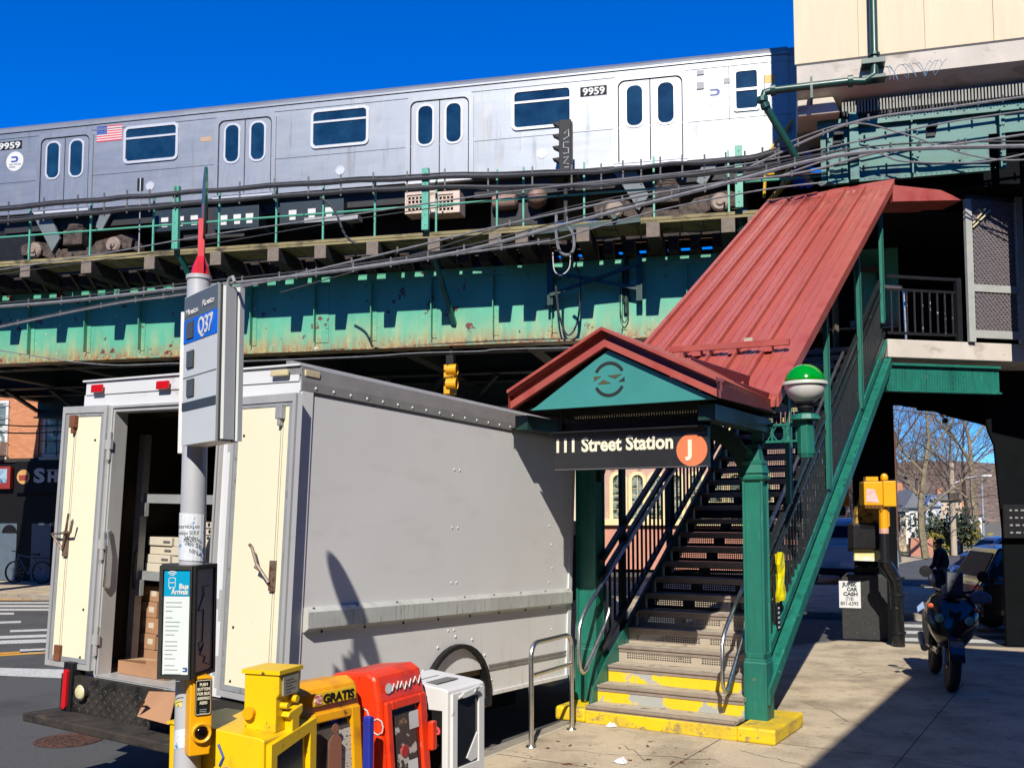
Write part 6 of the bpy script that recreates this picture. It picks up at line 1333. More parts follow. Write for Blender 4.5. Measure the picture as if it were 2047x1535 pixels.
YL, ny2 = news('newspaper_box', 'shaded ochre steel newspaper box behind the pole, leftmost of the row', 448, 1470, 0, 4.95, .5, .5, 1)
zl = at(440, 1462, 4.98).z; MB(YL).box(-.42, -.07, .02, .4, .05, zl).build('body', NY, ny2, bevel=.006); MB(YL).box(-.43, -.06, .01, .41, zl, zl+.012).build('lid', NY, ny2)
# ================================================================ BIKE HOOP
f0 = gz(1062, 1492); f1 = gz(1143, 1457)
hp = thing('bike_hoop', 'stainless steel bike hoop with a lower crossbar on the sidewalk left of the stairs', 'bike rack', tuple(f0.lerp(f1, .5)))
z1 = .94+.02; u = (f1-f0); L = u.length; HF = Fr(f0, u, V((0, 0, 1)).cross(u), (0, 0, 1)); r_ = .024; rc = .12
pts = [(0, 0, .01), (0, 0, z1-rc)]+[(rc-rc*cos(R(a)), 0, z1-rc+rc*sin(R(a))) for a in (20, 45, 70, 90)]+[(L-rc+rc*sin(R(a)), 0, z1-rc+rc*cos(R(a))) for a in (0, 20, 45, 70, 90)]+[(L, 0, .01)]
MB(HF).tube(pts, r_, 12).build('hoop', M_STEEL, hp, smooth=True, auto=50)
MB(HF).tube([(0, 0, .66), (L, 0, .66)], .02, 10).build('crossbar', M_STEEL, hp, smooth=True, auto=50)
for u in (0, L): MB(HF).lathe([(.055, 0), (.05, .012), (.03, .018)], (u, 0, 0), n=16).build('flange', M_STEEL, hp, smooth=True, auto=40)
# ================================================================ TRAFFIC SIGNAL under the line
q_ = EF.hit('v', VW-.1, 905, 760); ts = thing('traffic_signal', 'yellow traffic signal hanging from the bottom of the green girder', 'traffic light', EF.pt(q_.x, VW-.1, 5.2))
b = MB(EF); zt = EF.hit('v', VW-.1, 900, 730).z; zb_ = EF.hit('v', VW-.1, 900, 789).z
b.box(q_.x-.17, q_.x+.06, VW-.22, VW+.02, zb_, zt); b.build('housing', M_AMB, ts, bevel=.02)
for k in range(2): z = zb_+.16+k*.3; MB(EF).lathe([(.11, 0), (.12, .22), (.105, .22), (.1, .02)], (q_.x+.02, 0, z), 'u', 14).build('visor', M_AMB, ts)
MB(EF).box(q_.x-.12, q_.x+.04, VW-.2, VW, zt, zt+.2).tube([(q_.x-.04, VW-.1, zt+.2), (q_.x-.04, VW-.1, 5.76)], .03, 8).tube([(q_.x-.19, VW-.24, zb_+.3), (q_.x+.1, VW-.25, zb_+.28)], .015, 6).build('hanger', M_BLACK, ts)
# ================================================================ BACKGROUND, LEFT : shops across the avenue
FY = 33.2
o_ = at(0, 1160, FY); BFr = azf((o_.x, o_.y, 0), R(11))
Bh = lambda x, y, v=0: BFr.hit('v', v, x, y)
M_BRICK = bricks('orange brick', srgb(205, 128, 84), srgb(226, 150, 104), srgb(176, 132, 100), 1.)
M_SHOP = pm('shop front black', (.006, .006, .007), .6, 0, .3, 2, spec=.15)
shop = thing('brick_shop_building', 'orange brick building with a dark shop front across the avenue at far left', 'building', BFr.pt(2, 2, 0))
zs1 = Bh(40, 918).z; zr = 9.5
MB(BFr).box(-14, 8.5, 0, 8, zs1, zr).build('wall', M_BRICK, shop)
MB(BFr).box(-14, 8.5, -.05, 8, 0, zs1-.02).build('shop_front', M_SHOP, shop)
MB(BFr).box(-14, 8.5, -.12, .1, zs1-.1, zs1+.03).build('ledge', pm('dark ledge', srgb(50, 40, 36), .8), shop)
MB(BFr).box(-14.2, 8.7, -.3, .2, zr, zr+.4).build('cornice', M_CONC, shop)
for (x0, x1) in ((-60, 16), (88, 150), (-330, -240), (-200, -120)):
    a, c = Bh(x0, 845), Bh(x1, 910); w0, w1 = a.x, c.x; zb_ = Bh(x0, 914).z; zt = zb_+1.9
    wn = MB(BFr).ring([(w0, zb_), (w1, zb_), (w1, zt), (w0, zt)], [(w0+.1, zb_+.1), (w1-.1, zb_+.1), (w1-.1, zt-.08), (w0+.1, zt-.08)], 'v', -.06, .02).box(w0+.08, w1-.08, -.04, .0, (zb_+zt)/2-.04, (zb_+zt)/2+.04).build('window', M_WHITE, shop)
    MB(BFr).box(w0+.1, w1-.1, -.015, -.005, zb_+.1, zt-.08).build('pane', pm('curtained pane', srgb(120, 134, 130), .2, 0, .3, 3, layers=((srgb(220, 222, 214), 2.4, .5, .56), (srgb(30, 34, 30), 3, .55, .6))), wn)
    b = MB(BFr)
    for k in range(5): b.box(w0-.05, w1+.05, -.16, -.14, zb_+.1+k*.42, zb_+.12+k*.42)
    b.box(w0-.06, w0-.03, -.16, -.14, zb_, zt); b.box((w0+w1)/2, (w0+w1)/2+.02, -.16, -.14, zb_, zt); b.build('window_bars', M_BLACK if x0 == 88 else M_GALV, wn)
    MB(BFr).box(w0-.05, w1+.05, -.14, .05, zb_-.1, zb_).build('sill', M_CONC, wn)
q_ = Bh(8, 905); MB(BFr).box(q_.x-.5, q_.x+.15, -.4, 0, q_.z-.1, q_.z+.35).build('air_conditioner', M_WHITE, shop)
# shop sign
a = Bh(66, 962, -.2); c = Bh(124, 934, -.2)
sp_ = MB(BFr).box(Bh(30, 950, -.2).x, 8, -.2, -.05, Bh(30, 985, -.2).z, Bh(30, 922, -.2).z).build('fascia_sign', M_SHOP, shop)
text('S', BFr, (a.x+.02, -.205, Bh(66, 963, -.2).z), .62, pm('shop lettering grey', srgb(190, 190, 190), .5), sp_, bold=.03, width=.42)
text('HE', BFr, (a.x+.55, -.205, Bh(66, 962, -.2).z), .44, _m['shop lettering grey'], sp_, bold=.03, width=.62); MB(BFr).box(a.x+.5, 8, -.21, -.205, Bh(66, 940, -.2).z-.02, Bh(66, 940, -.2).z+.02).build('rule', _m['shop lettering grey'], sp_)
q_ = Bh(47, 953, -.2); MB(BFr).prism(circ(q_.x, q_.z, .24, 24), 'v', -.215, -.205).build('roundel', pm('roundel amber', srgb(210, 160, 90), .6), sp_); MB(BFr).prism([(q_.x-.15, q_.z-.12), (q_.x+.15, q_.z-.12), (q_.x+.17, q_.z+.06), (q_.x-.17, q_.z+.06)], 'v', -.22, -.215).build('roundel_mark', pm('roundel red', srgb(150, 50, 40), .6), sp_)
a, c = Bh(-30, 977, -.25), Bh(21, 932, -.25); rs = MB(BFr).box(a.x, c.x, -.25, -.1, a.z, c.z).build('side_sign', pm('red sign board', srgb(150, 40, 30), .5), shop); MB(BFr).box(a.x+.1, c.x-.12, -.256, -.25, a.z+.2, c.z-.08).build('sign_picture', pm('sign picture', srgb(150, 180, 200), .5, 0, .3, 6, layers=((srgb(30, 80, 120), 5, .55, .6),)), rs)
for (x0, x1) in ((0, 38), (64, 106)):
    a, c = Bh(x0, 1150), Bh(x1, 1046); d_ = MB(BFr).box(a.x, c.x, -.1, -.05, .02, c.z).build('shop_door', pm('roller door pale blue', srgb(84, 100, 112), .6, 0, .1, 3), shop)
    if x0 == 0: MB(BFr).prism(circ((a.x+c.x)/2+.05, c.z-.32, .28, 12, 0, 180), 'v', -.11, -.1).build('fan_window', M_SHOP, d_)
o_ = at(0, 1140, 45.5); BF2 = azf((o_.x, o_.y, 0), R(11)); Bh0, BF0 = Bh, BFr
Bh = lambda x, y, v=0: BF2.hit('v', v, x, y)
BFr = BF2
# row of further buildings closing the avenue, mostly behind the truck and the stairs
M_PINK = pm('pink stucco', srgb(206, 170, 152), .85, 0, .08, 1.5, layers=((srgb(160, 120, 104), 2.2, .58, .66), (srgb(226, 196, 172), 5, .64, .7)))
M_CRM = pm('cream trim', srgb(244, 226, 172), .7, 0, .04, 3)
pk = thing('pink_building', 'pink stucco building with cream arched windows seen behind the stairs', 'building', BFr.pt(24, 3, 0))
PK0, PK1 = Bh(1205, 1000).x, Bh(1600, 1000).x
MB(BFr).box(PK0, PK1, 0, 9, 0, 5.1).build('wall', M_PINK, pk)
MB(BFr).box(PK0, PK1, -.05, .0, 0, Bh(1240, 1050).z).build('base_wall', pm('pink brick base', srgb(214, 150, 128), .85, 0, .1, 10), pk)
MB(BFr).box(PK0, PK1, -.25, 0, Bh(1240, 1037).z-.25, Bh(1240, 1037).z).build('ledge', M_CRM, pk)
for x in (1237, 1275, 1312, 1352, 1392, 1432, 1472, 1530):
    q_ = Bh(x, 1037); zt = Bh(x, 960).z; w2 = .33
    ar = lambda w_: [(q_.x-w_, q_.z)]+[(q_.x-w_*cos(R(a)), zt+w_*sin(R(a))) for a in range(0, 181, 20)]+[(q_.x+w_, q_.z)]
    wn = MB(BFr).ring(ar(.36), ar(.22), 'v', -.1, 0).build('window', M_CRM, pk); MB(BFr).prism(ar(.22), 'v', -.03, -.01).build('pane', pm('arched pane', srgb(150, 160, 150), .2, 0, .3, 3, layers=((srgb(60, 66, 60), 4, .5, .56),)), wn)
    b = MB(BFr)
    for k in range(5): b.box(q_.x-.22, q_.x+.22, -.04, -.03, q_.z+.1+k*.28, q_.z+.12+k*.28)
    b.box(q_.x-.01, q_.x+.01, -.04, -.03, q_.z, zt+.2); b.build('glazing_bar', M_CRM, wn)
yl = thing('yellow_building', 'pale yellow and grey upper storey above the pink building behind the canopy', 'building', BFr.pt(24, 6, 0))
b = MB(BFr); yb0 = Bh(1205, 830).x
b.box(yb0, PK1, .6, 9, 5.1, 9.4); b.build('wall', pm('yellow stucco', srgb(240, 226, 150), .8, 0, .04, 2), yl)
b = MB(BFr)
for x0, x1 in ((1240, 1275), (1318, 1334), (1350, 1372), (1420, 1450)): b.box(Bh(x0, 830, .6).x, Bh(x1, 830, .6).x, .55, .6, 5.1, 9.4)
b.build('wall_panel', pm('lilac grey siding', srgb(196, 186, 184), .8, 0, .04, 3, st=(6, 1, 1)), yl)
for x0, x1 in ((1278, 1300), (1376, 1398), (1460, 1500)):
    a = Bh(x0, 830, .5).x; c = Bh(x1, 830, .5).x; wn = MB(BFr).ring([(a, 5.7), (c, 5.7), (c, 7.4), (a, 7.4)], [(a+.07, 5.77), (c-.07, 5.77), (c-.07, 7.33), (a+.07, 7.33)], 'v', .5, .62).build('window', M_WHITE, yl); MB(BFr).box(a+.07, c-.07, .54, .56, 5.77, 7.33).build('pane', M_TGLASS, wn)
pb_ = thing('pale_building', 'pale cream building with brown trim between the truck roof and the canopy', 'building', BFr.pt(14, 3, 0))
x0, x1 = Bh(985, 830).x, Bh(1195, 830).x
MB(BFr).box(x0, x1, -.5, 8, 0, 8.5).build('wall', pm('cream siding', srgb(236, 222, 200), .8, 0, .05, 2, st=(1, 1, 8)), pb_)
b = MB(BFr)
for k in range(6): b.box(x0+.3+k*.55, x0+.5+k*.55, -.6, -.5, 5.0, 7)
b.build('trim', pm('brown trim', srgb(150, 90, 66), .7), pb_); MB(BFr).box(x0, x1, -.7, -.5, 5.1, 5.25).build('cornice', M_WHITE, pb_)
for k in range(3):
    a = x0+.7+k*1.1; MB(BFr).ring([(a, 5.5), (a+.6, 5.5), (a+.6, 6.7), (a, 6.7)], [(a+.06, 5.56), (a+.54, 5.56), (a+.54, 6.64), (a+.06, 6.64)], 'v', -.58, -.5).box(a+.06, a+.54, -.52, -.51, 5.56, 6.64).build('window', M_WHITE, pb_)
Bh, BFr = Bh0, BF0; x0 = Bh(985, 830).x
db = thing('dark_shop_row', 'row of dark brick shops in the shade behind the box truck', 'building', BFr.pt(11, 3, 0))
MB(BFr).box(8.6, x0-.1, 0, 8, 0, 8.).build('wall', pm('dark brick', srgb(96, 70, 58), .85, 0, .2, 4), db)
b = MB(BFr)
for k in range(3): b.box(9+k*2.1, 10.6+k*2.1, -.06, 0, .1, 2.6)
b.build('shop_window', M_TGLASS, db); MB(BFr).box(8.6, x0-.1, -.5, 0, 2.8, 3.3).build('awning', M_SHOP, db)
# bicycle by the shop
bk = thing('bicycle', 'dark bicycle standing on the far sidewalk in front of the pale shop doors', 'bicycle', Bh(57, 1165, -1.2) and BFr.pt(Bh(57, 1165, -1.2).x, -1.2, 0))
c0 = Bh(30, 1140, -1.2).x; c1 = Bh(84, 1140, -1.2).x; rw = .36
for c_ in (c0, c1):
    w_ = MB(BFr); n = 24
    w_.ring(circ(c_, rw, rw, n), circ(c_, rw, rw-.045, n), 'v', -1.22, -1.18); wo_ = w_.build('wheel', M_RUBBER, bk)
    b = MB(BFr)
    for a in range(0, 180, 30): b.beam((c_-rw*.9*cos(R(a)), -1.2, rw-rw*.9*sin(R(a))), (c_+rw*.9*cos(R(a)), -1.2, rw+rw*.9*sin(R(a))), .006, .006, up=(0, 1, 0))
    b.build('spokes', M_GALV, wo_)
m_ = (c0+c1)/2; b = MB(BFr)
for p, q in (((c0+.12, .95), (c0, rw)), ((c0+.12, .82), (m_, .3)), ((c0+.14, .9), (m_+.18, .82)), ((m_, .3), (m_+.2, .9)), ((m_, .3), (c1, rw)), ((m_+.18, .82), (c1, rw))): b.tube([(p[0], -1.2, p[1]), (q[0], -1.2, q[1])], .02, 6)
b.build('frame', pm('bike frame', srgb(70, 90, 120), .4), bk)
MB(BFr).box(m_+.08, m_+.36, -1.27, -1.13, .9, .96).build('saddle', M_RUBBER, bk); MB(BFr).tube([(c0+.05, -1.45, 1.05), (c0+.12, -1.2, .98), (c0+.05, -.95, 1.05)], .015, 6).build('handlebar', M_RUBBER, bk); MB(BFr).box(c1-.35, c1+.3, -1.26, -1.14, .8, .83).build('carrier', M_RUBBER, bk)
# wires before the shop front
# ================================================================ CORNER BUILDING right of the camera (casts the big shadow)
KF = azf((0, 0, 0), R(30.5))
cbg = thing('corner_building', 'brick corner building beside the sidewalk to the right, shading it', 'building', KF.pt(4, -2, 0))
MB(KF).box(1.9, 10, -14, 8.6, 0, 7.95).build('wall', bricks('red brown brick', srgb(120, 70, 56), srgb(140, 84, 64), srgb(120, 110, 100)), cbg)
MB(KF).box(1.75, 10, -14.1, 8.75, 7.95, 8.25).build('cornice', M_CONC, cbg)
for k in range(5):
    for z in (3.4, 5.8):
        wn = MB(KF).box(1.86, 1.92, -11+k*4, -9.6+k*4, z, z+1.5).build('window', M_WHITE, cbg); MB(KF).box(1.85, 1.86, -10.9+k*4, -9.7+k*4, z+.1, z+1.4).build('pane', M_TGLASS, wn)
MB(KF).box(1.86, 1.9, -12, 7.6, .5, 2.8).build('shop_window', M_TGLASS, cbg)
# ================================================================ STREET FURNITURE RIGHT
cc = gz(1735, 1279); cf = azf((cc.x, cc.y, 0), R(19)); sc_ = cc.y
cbx2 = thing('column_base', 'black painted concrete column base with a white handwritten poster at the kerb', 'column base', tuple(cc))
M_PLIN = pm('black plinth paint', srgb(38, 38, 38), .55, 0, .3, 5, bump=.3, bs=30, layers=((srgb(150, 140, 130), 30, .66, .70), (srgb(110, 104, 90), 4, .66, .74)))
x0, x1 = -.42, .34; zt = at(1735, 1158, sc_).z
b = MB(cf); b.prism([(x0, 0), (x1, 0), (x1, zt), (x1-.08, zt+.08), (x0+.1, zt+.08), (x0, zt-.02)], 'v', 0, .8); b.build('plinth', M_PLIN, cbx2, bevel=.01)
b = MB(cf); b.box(-.2, .22, .1, .4, zt+.08, zt+.2); b.cyl((-.12, .1, zt+.18), .06, -.05, .2, 'v', 10); b.cyl((.08, .1, zt+.2), .06, -.05, .2, 'v', 10); b.build('casting', M_BLACK, cbx2)
pw = MB(cf).box(x0-.04, x0+.32, -.012, -.004, zt-.5, zt-.03).build('poster', M_WHITE, cbx2)
M_INK = pm('poster ink', srgb(40, 60, 60), .6)
for k, (s_, dx_, wd) in enumerate((('JUNK', .05, .25), ('CAR', .13, .18), ('CASH', .07, .24), ('(718)', .11, .13), ('801-6395', .02, .3))): text(s_, cf, (x0-.04+dx_, -.0135, zt-.12-k*.083), .088, M_INK, pw, width=wd, bold=.004 if k < 3 else .001)
# pole with wide pipe and pedestrian signals
spx = at(1790, 1200, 16.6); sp2 = thing('signal_pole', 'black and yellow pole with a wide bent pipe foot beside the column base', 'pole', (spx.x, spx.y, 0))
pf_ = Fr((0, 0, 0), (1, 0, 0), (0, 1, 0)); zz = lambda y: at(1790, y, 16.6).z; xx = lambda x: at(x, 1100, 16.6).x
b = MB(); b.tube([(xx(1791), 16.6, .0), (xx(1791), 16.6, .08), (xx(1789), 16.6, zz(1180)), (xx(1788), 16.6, zz(1160)), (xx(1778), 16.6, zz(1140)), (xx(1770), 16.6, zz(1128)), (xx(1768), 16.6, zz(1120))], .105, 14); b.build('pipe', pm('glossy black iron', (.012, .012, .012), .25, 0, .2, 6, layers=((srgb(150, 146, 136), 24, .68, .71),)), sp2, smooth=True, auto=50)
for y in (1266, 1190, 1158): MB().tube([(xx(1791), 16.6, zz(y)), (xx(1791), 16.6, zz(y)+.04)], .125, 14).build('pipe_collar', M_BLACK, sp2)
MB().tube([(xx(1768), 16.6, zz(1124)), (xx(1768), 16.6, zz(1118))], .11, 14).build('pipe_collar', M_BLACK, sp2)
b = MB(); b.tube([(xx(1768), 16.6, zz(1124)), (xx(1768), 16.6, zz(1058))], .075, 12); b.build('pole_black', M_BLACK, sp2); b = MB(); b.tube([(xx(1768), 16.6, zz(1058)), (xx(1768), 16.6, zz(1010))], .076, 12); b.build('pole_yellow', M_AMB, sp2)
MB().tube([(xx(1768), 16.6, zz(1066)), (xx(1768), 16.6, zz(1056))], .078, 12).build('pole_band', pm('pink sticker', srgb(220, 170, 150), .6), sp2)
ctl = thing('control_cabinet', 'black battered signal cabinet and peeling cream panel on top of the column base', 'cabinet', at(1738, 1110, 17.0))
def q3(x0, x1, y0, y1, Y, d, m, nm, par, bev=0): a = at(x0, y1, Y); c = at(x1, y0, Y); return MB().box(a.x, c.x, Y, Y+d, a.z, c.z).build(nm, m, par, bevel=bev)
q3(1706, 1772, 1046, 1098, 16.9, .3, M_BLACK, 'cabinet', ctl, .03)
pts = [(1708, 1084), (1722, 1087), (1734, 1092), (1748, 1100), (1758, 1100), (1760, 1122), (1708, 1120)]
MB().prism([(at(x, y, 17).x, at(x, y, 17).z) for x, y in pts], 'v', 17, 17.06).build('peeling_panel', pm('peeling cream', srgb(240, 224, 150), .7, 0, .1, 6, layers=((srgb(230, 230, 225), 3, .5, .6), (srgb(60, 50, 40), 16, .7, .73))), ctl)
pts = [(1712, 1012), (1750, 1012), (1756, 1024), (1758, 1046), (1708, 1046), (1710, 1026)]
MB().prism([(at(x, y, 17.).x, at(x, y, 17.).z) for x, y in pts], 'v', 16.95, 17.1).build('yellow_box', pm('rusty yellow', srgb(206, 160, 60), .6, 0, .15, 6, layers=((srgb(70, 50, 30), 5, .5, .62),)), ctl)
ps = thing('pedestrian_signal', 'yellow pedestrian signal with a pink sticker on its side at the street corner', 'pedestrian signal', at(1760, 1012, 16.6))
sf = azf(at(1728, 1010, 16.5), R(4)); wS = .44
MB(sf).box(0, .31, 0, .3, .0, .40).box(.31, .52, -.02, .3, -.02, .41).build('housing', M_AMB, ps, bevel=.015)
b = MB(sf)
for k in range(14): b.box(.01+k*.022, .02+k*.022, -.01, .02, -.05, 0)
b.build('louvre', pm('louvre amber', srgb(150, 96, 20), .6), ps)
MB(sf).prism([(.03, .06), (.24, .05), (.17, .27), (.04, .28)], 'v', -.006, -.001).build('sticker', pm('pink label', srgb(240, 200, 196), .6, layers=((srgb(220, 110, 120), 22, .6, .64),)), ps)
MB(sf).box(.05, .25, .05, .2, .41, .48).lathe([(.001, .42), (.06, .43), (.065, .48), (.04, .53), (.001, .54)], (.38, .15, 0), n=12).build('cap', M_AMB, ps)
MB(sf).tube([(.38, .15, -.02), (.38, .15, -.35)], .07, 10).build('mount', M_AMB, ps)
ps2 = thing('pedestrian_signal', 'amber pedestrian signal partly behind the stair stringer, facing away', 'pedestrian signal', at(1690, 1012, 17.2)); q3(1660, 1697, 962, 1012, 17.2, .3, pm('dull amber', srgb(206, 120, 20), .5), 'housing', ps2, .015); q3(1668, 1690, 1012, 1030, 17.3, .1, M_BLACK, 'mount', ps2)
# ================================================================ FAR STREET BEYOND THE UNDERPASS
KF2 = azf((0, 0, 0), R(31))
M_GRASS = pm('grass', srgb(120, 122, 70), .95, 0, .3, 2)
b = MB(); b.v = [gz(1700, 1116, -.1), gz(1795, 1113, -.1), gz(1880, 1104, -.1), gz(1960, 1093, -.1), gz(1900, 1085, -.1), gz(1780, 1087, -.1), gz(1640, 1095, -.1)]
b.v = [V((p.x, p.y, -.1)) for p in b.v]; b.f = [tuple(range(7))]; tag(b.build('grass_verge', M_GRASS), None, None, None, 'structure')
b = MB(); q = [gz(1600, 1132, -.115), gz(1795, 1127, -.115), gz(1900, 1107, -.115), gz(1965, 1096, -.115), gz(1960, 1093, -.115), gz(1880, 1104, -.115), gz(1795, 1113, -.115), gz(1600, 1118, -.115)]; b.v = q; b.f = [tuple(range(8))]; tag(b.build('sidewalk', M_SIDE), None, None, None, 'structure')
# hill with bare woods
M_WOOD = pm('bare woods brown', srgb(122, 100, 82), 1., 0, .3, .3, bump=1, bs=1., layers=((srgb(160, 138, 116), .5, .48, .6), (srgb(70, 58, 48), .7, .52, .62), (srgb(92, 90, 60), .2, .6, .7)))
b = MB(); g = []
rd = random.Random(4)
for j_ in range(7):
    row = []
    for i in range(60):
        x = -60+i*9; Y = 300+j_*40; hgt = (at(1900, 925, 480).z)*sin(min(1, j_/5.)*pi/2)
        row.append((x, Y, -.2+hgt*(1+.05*sin(i*.7)+.03*sin(i*2.3))+(rd.uniform(-.8, .8) if j_ else 0)))
    g.append(row)
b.sheet(g); tag(b.build('hill', M_WOOD), None, None, None, 'structure')
# houses
def house(x0, x1, yb, yt, yr, Y, wall, roof, label, nwin=2):
    a = at(x0, yb, Y); c = at(x1, yb, Y); zt = at(x0, yt, Y).z; zr_ = at(x0, yr, Y).z; zb_ = -.1
    t = thing('house', label, 'house', ((a.x+c.x)/2, Y, 0)); w_ = c.x-a.x; d = 8
    MB().box(a.x, c.x, Y, Y+d, zb_, zt).build('wall', wall, t)
    MB().prism([(a.x-.2, zt), (c.x+.2, zt), ((a.x+c.x)/2, zr_)], 'v', Y-.3, Y+d).build('roof', roof, t)
    for k in range(nwin):
        for z in (1., 3.6):
            if z+1.2 < zt:
                u = a.x+w_*(k+.3)/nwin; wn = MB().box(u, u+w_*.35/nwin, Y-.05, Y, z, z+1.3).build('window', M_WHITE, t); MB().box(u+.08, u+w_*.35/nwin-.08, Y-.06, Y-.05, z+.08, z+1.22).build('pane', M_TGLASS, wn)
    MB().box((a.x+c.x)/2-.2, (a.x+c.x)/2+.3, Y+3, Y+3.6, zt, zr_+.6).build('chimney', M_BRICK, t)
    return t
M_ROOF = pm('grey shingle', srgb(120, 122, 128), .9, 0, .15, 1.5); M_HW = pm('white siding', srgb(230, 228, 222), .7, 0, .04, .6); M_HT = pm('tan siding', srgb(214, 190, 160), .8, 0, .06, .6); M_HB = bricks('house brick', srgb(190, 110, 84), srgb(204, 126, 96), srgb(180, 160, 140))
house(1786, 1812, 1090, 1022, 1008, 62, M_HT, M_ROOF, 'narrow tan house at the left edge of the underpass opening', 1)
house(1812, 1848, 1088, 1015, 978, 78, M_HW, M_ROOF, 'white house with a grey gable behind the big bare tree', 2)
house(1852, 1884, 1088, 1012, 990, 95, M_HW, pm('pale roof', srgb(176, 184, 196), .8), 'white house with a pale roof between the tree and the utility pole', 2)
house(1884, 1925, 1088, 1000, 985, 110, M_HT, M_ROOF, 'tan house behind the utility pole', 2)
house(1930, 1965, 1085, 1030, 1012, 120, M_HW, pm('brown roof', srgb(140, 104, 90), .9), 'small white house with a brown roof at the right end of the row', 2)
house(1700, 1784, 1090, 1000, 970, 70, M_HB, M_ROOF, 'red brick house mostly behind the signal pole', 2)
for (x0, x1, yt, Y, m_, lb) in ((1820, 1865, 1075, 55, M_HB, 'low red brick garden wall behind the big bare tree'), (1862, 1925, 1063, 60, pm('pale garden wall', srgb(236, 214, 190), .8), 'pale pink garden wall beyond the person')):
    a = at(x0, 1085, Y); c = at(x1, 1085, Y); w_ = MB().box(a.x, c.x, Y, Y+.3, -.1, at(x0, yt, Y).z).build('garden_wall', m_, base=((a.x+c.x)/2, Y, 0)); tag(w_, lb, 'wall')
# bare trees
M_BARK = pm('pale bark', srgb(140, 128, 100), .9, 0, .2, 4, bump=.5, bs=10, layers=((srgb(90, 80, 62), 5, .5, .65),)); M_TWIG = pm('bare twigs', srgb(118, 98, 82), .9, 0, .2, 5); M_BARKD = pm('dark bark', srgb(84, 72, 62), .9, 0, .25, 5)
def tree(px_, yb, Y, ht, r0, seed, label, lean=0., kind=0, bm=M_BARK, spread=1., first=.35, lv=4, zb=-.1):
    rd = random.Random(seed); base = at(px_, yb, Y); base.z = zb
    t = thing('bare_tree', label, 'tree', tuple(base), 'bare winter trees along the far street'); T_ = MB(); L_ = MB()
    def grow(p, d, L, r, lev):
        n = 4 if lev < 2 else 3; pts = [p]; q = p
        for i in range(n):
            d = (d+V((rd.gauss(0, .09+.05*lev), rd.gauss(0, .09+.05*lev), rd.gauss(.03, .07)))).normalized(); q = q+d*L/n; pts.append(q)
        (T_ if lev <= 1 else L_).tube(pts, r, 6 if lev < 2 else 3, wf=False, r2=r*.55, cap=False)
        if lev >= lv: return
        kn = 5 if lev == 0 else 5
        for k in range(kn):
            f = first+(1-first)*(k+.6)/kn if lev == 0 else .25+.75*(k+.5)/kn
            i = min(int(f*n), n-1); pp = pts[i].lerp(pts[i+1], f*n-i); a = rd.uniform(0, 2*pi); tilt = rd.uniform(.5, 1.0)*spread
            ax = d.orthogonal().normalized(); ax = Matrix.Rotation(a, 3, d) @ ax; nd = (d*cos(tilt)+ax*sin(tilt)); nd.z += .15; nd.normalize()
            grow(pp, nd, L*rd.uniform(.5, .72), r*.5*(1-.3*f), lev+1)
        grow(pts[-1], d, L*.6, r*.5, lev+1)
    grow(V(base), V((lean, 0, 1)).normalized(), ht*.48, r0, 0)
    T_.build('trunk', bm, t); L_.build('branches', M_TWIG, t); return t
tree(1850, 1095, 52, 11.5, .2, 3, 'big bare tree with a pale forked trunk in the middle of the underpass opening', -.08, spread=1.15)
tree(1962, 1100, 60, 15, .2, 8, 'tall bare tree rising over the parked cars at the right of the opening', -.1, spread=1.1)
tree(1795, 1100, 48, 16, .16, 12, 'bare tree at the left edge of the opening beside the signal pole', .03, bm=M_BARKD, first=.5)
tree(1905, 1092, 85, 14, .2, 21, 'far bare tree behind the utility pole', 0, bm=M_BARKD)
tree(1940, 1092, 100, 16, .22, 33, 'far bare reddish tree near the street lamp', 0, bm=M_BARKD)
tree(1830, 1092, 120, 15, .22, 41, 'far bare tree above the white gabled house', 0, bm=M_BARKD)
tree(1720, 1100, 60, 13, .3, 44, 'bare tree behind the column base, hidden mostly by the station', 0, bm=M_BARKD)
# evergreen shrubs: clumps of leaves
def shrub(px_, Y, w_, h_, seed, m_, label, n=900):
    rd = random.Random(seed); c = at(px_, 1080, Y); c.z = -.1; t = thing('evergreen_shrub', label, 'shrub', tuple(c), 'evergreen shrubs in the far gardens'); b = MB()
    cl = [(rd.gauss(0, .3), rd.gauss(0, .3), rd.uniform(.15, .85), rd.uniform(.18, .34)) for _ in range(14)]
    for i in range(n):
        k = rd.choice(cl); p = c+V(((k[0]+rd.gauss(0, k[3]*.5))*w_/1.3, (k[1]+rd.gauss(0, k[3]*.5))*w_/1.3, max(.05, k[2]+rd.gauss(0, k[3]*.4))*h_)); s = rd.uniform(.08, .2)
        a = V((rd.gauss(0, 1), rd.gauss(0, 1), rd.gauss(0, 1))).normalized()*s; e = a.orthogonal().normalized()*s*.6; q = len(b.v); b.v += [p-a, p+e, p+a, p-e]; b.f.append((q, q+1, q+2, q+3))
    b.build('foliage', m_, t); MB().tube([tuple(c), (c.x, c.y, c.z+h_*.6)], .07, 6, wf=False).build('stem', M_BARKD, t)
M_EV = pm('evergreen leaves', srgb(56, 70, 44), .8, 0, .35, 3); M_EV2 = pm('yellow green leaves', srgb(140, 130, 50), .8, 0, .3, 3)
shrub(1890, 58, 3.4, 3.2, 2, M_EV, 'dark evergreen bush between the big tree and the utility pole'); shrub(1872, 57.5, 1.8, 1.4, 5, M_EV2, 'low yellowish bush at the foot of the dark evergreen bush', 500); shrub(1922, 58.5, 2.4, 2.0, 6, M_EV2, 'yellowish green bush right of the utility pole', 600)
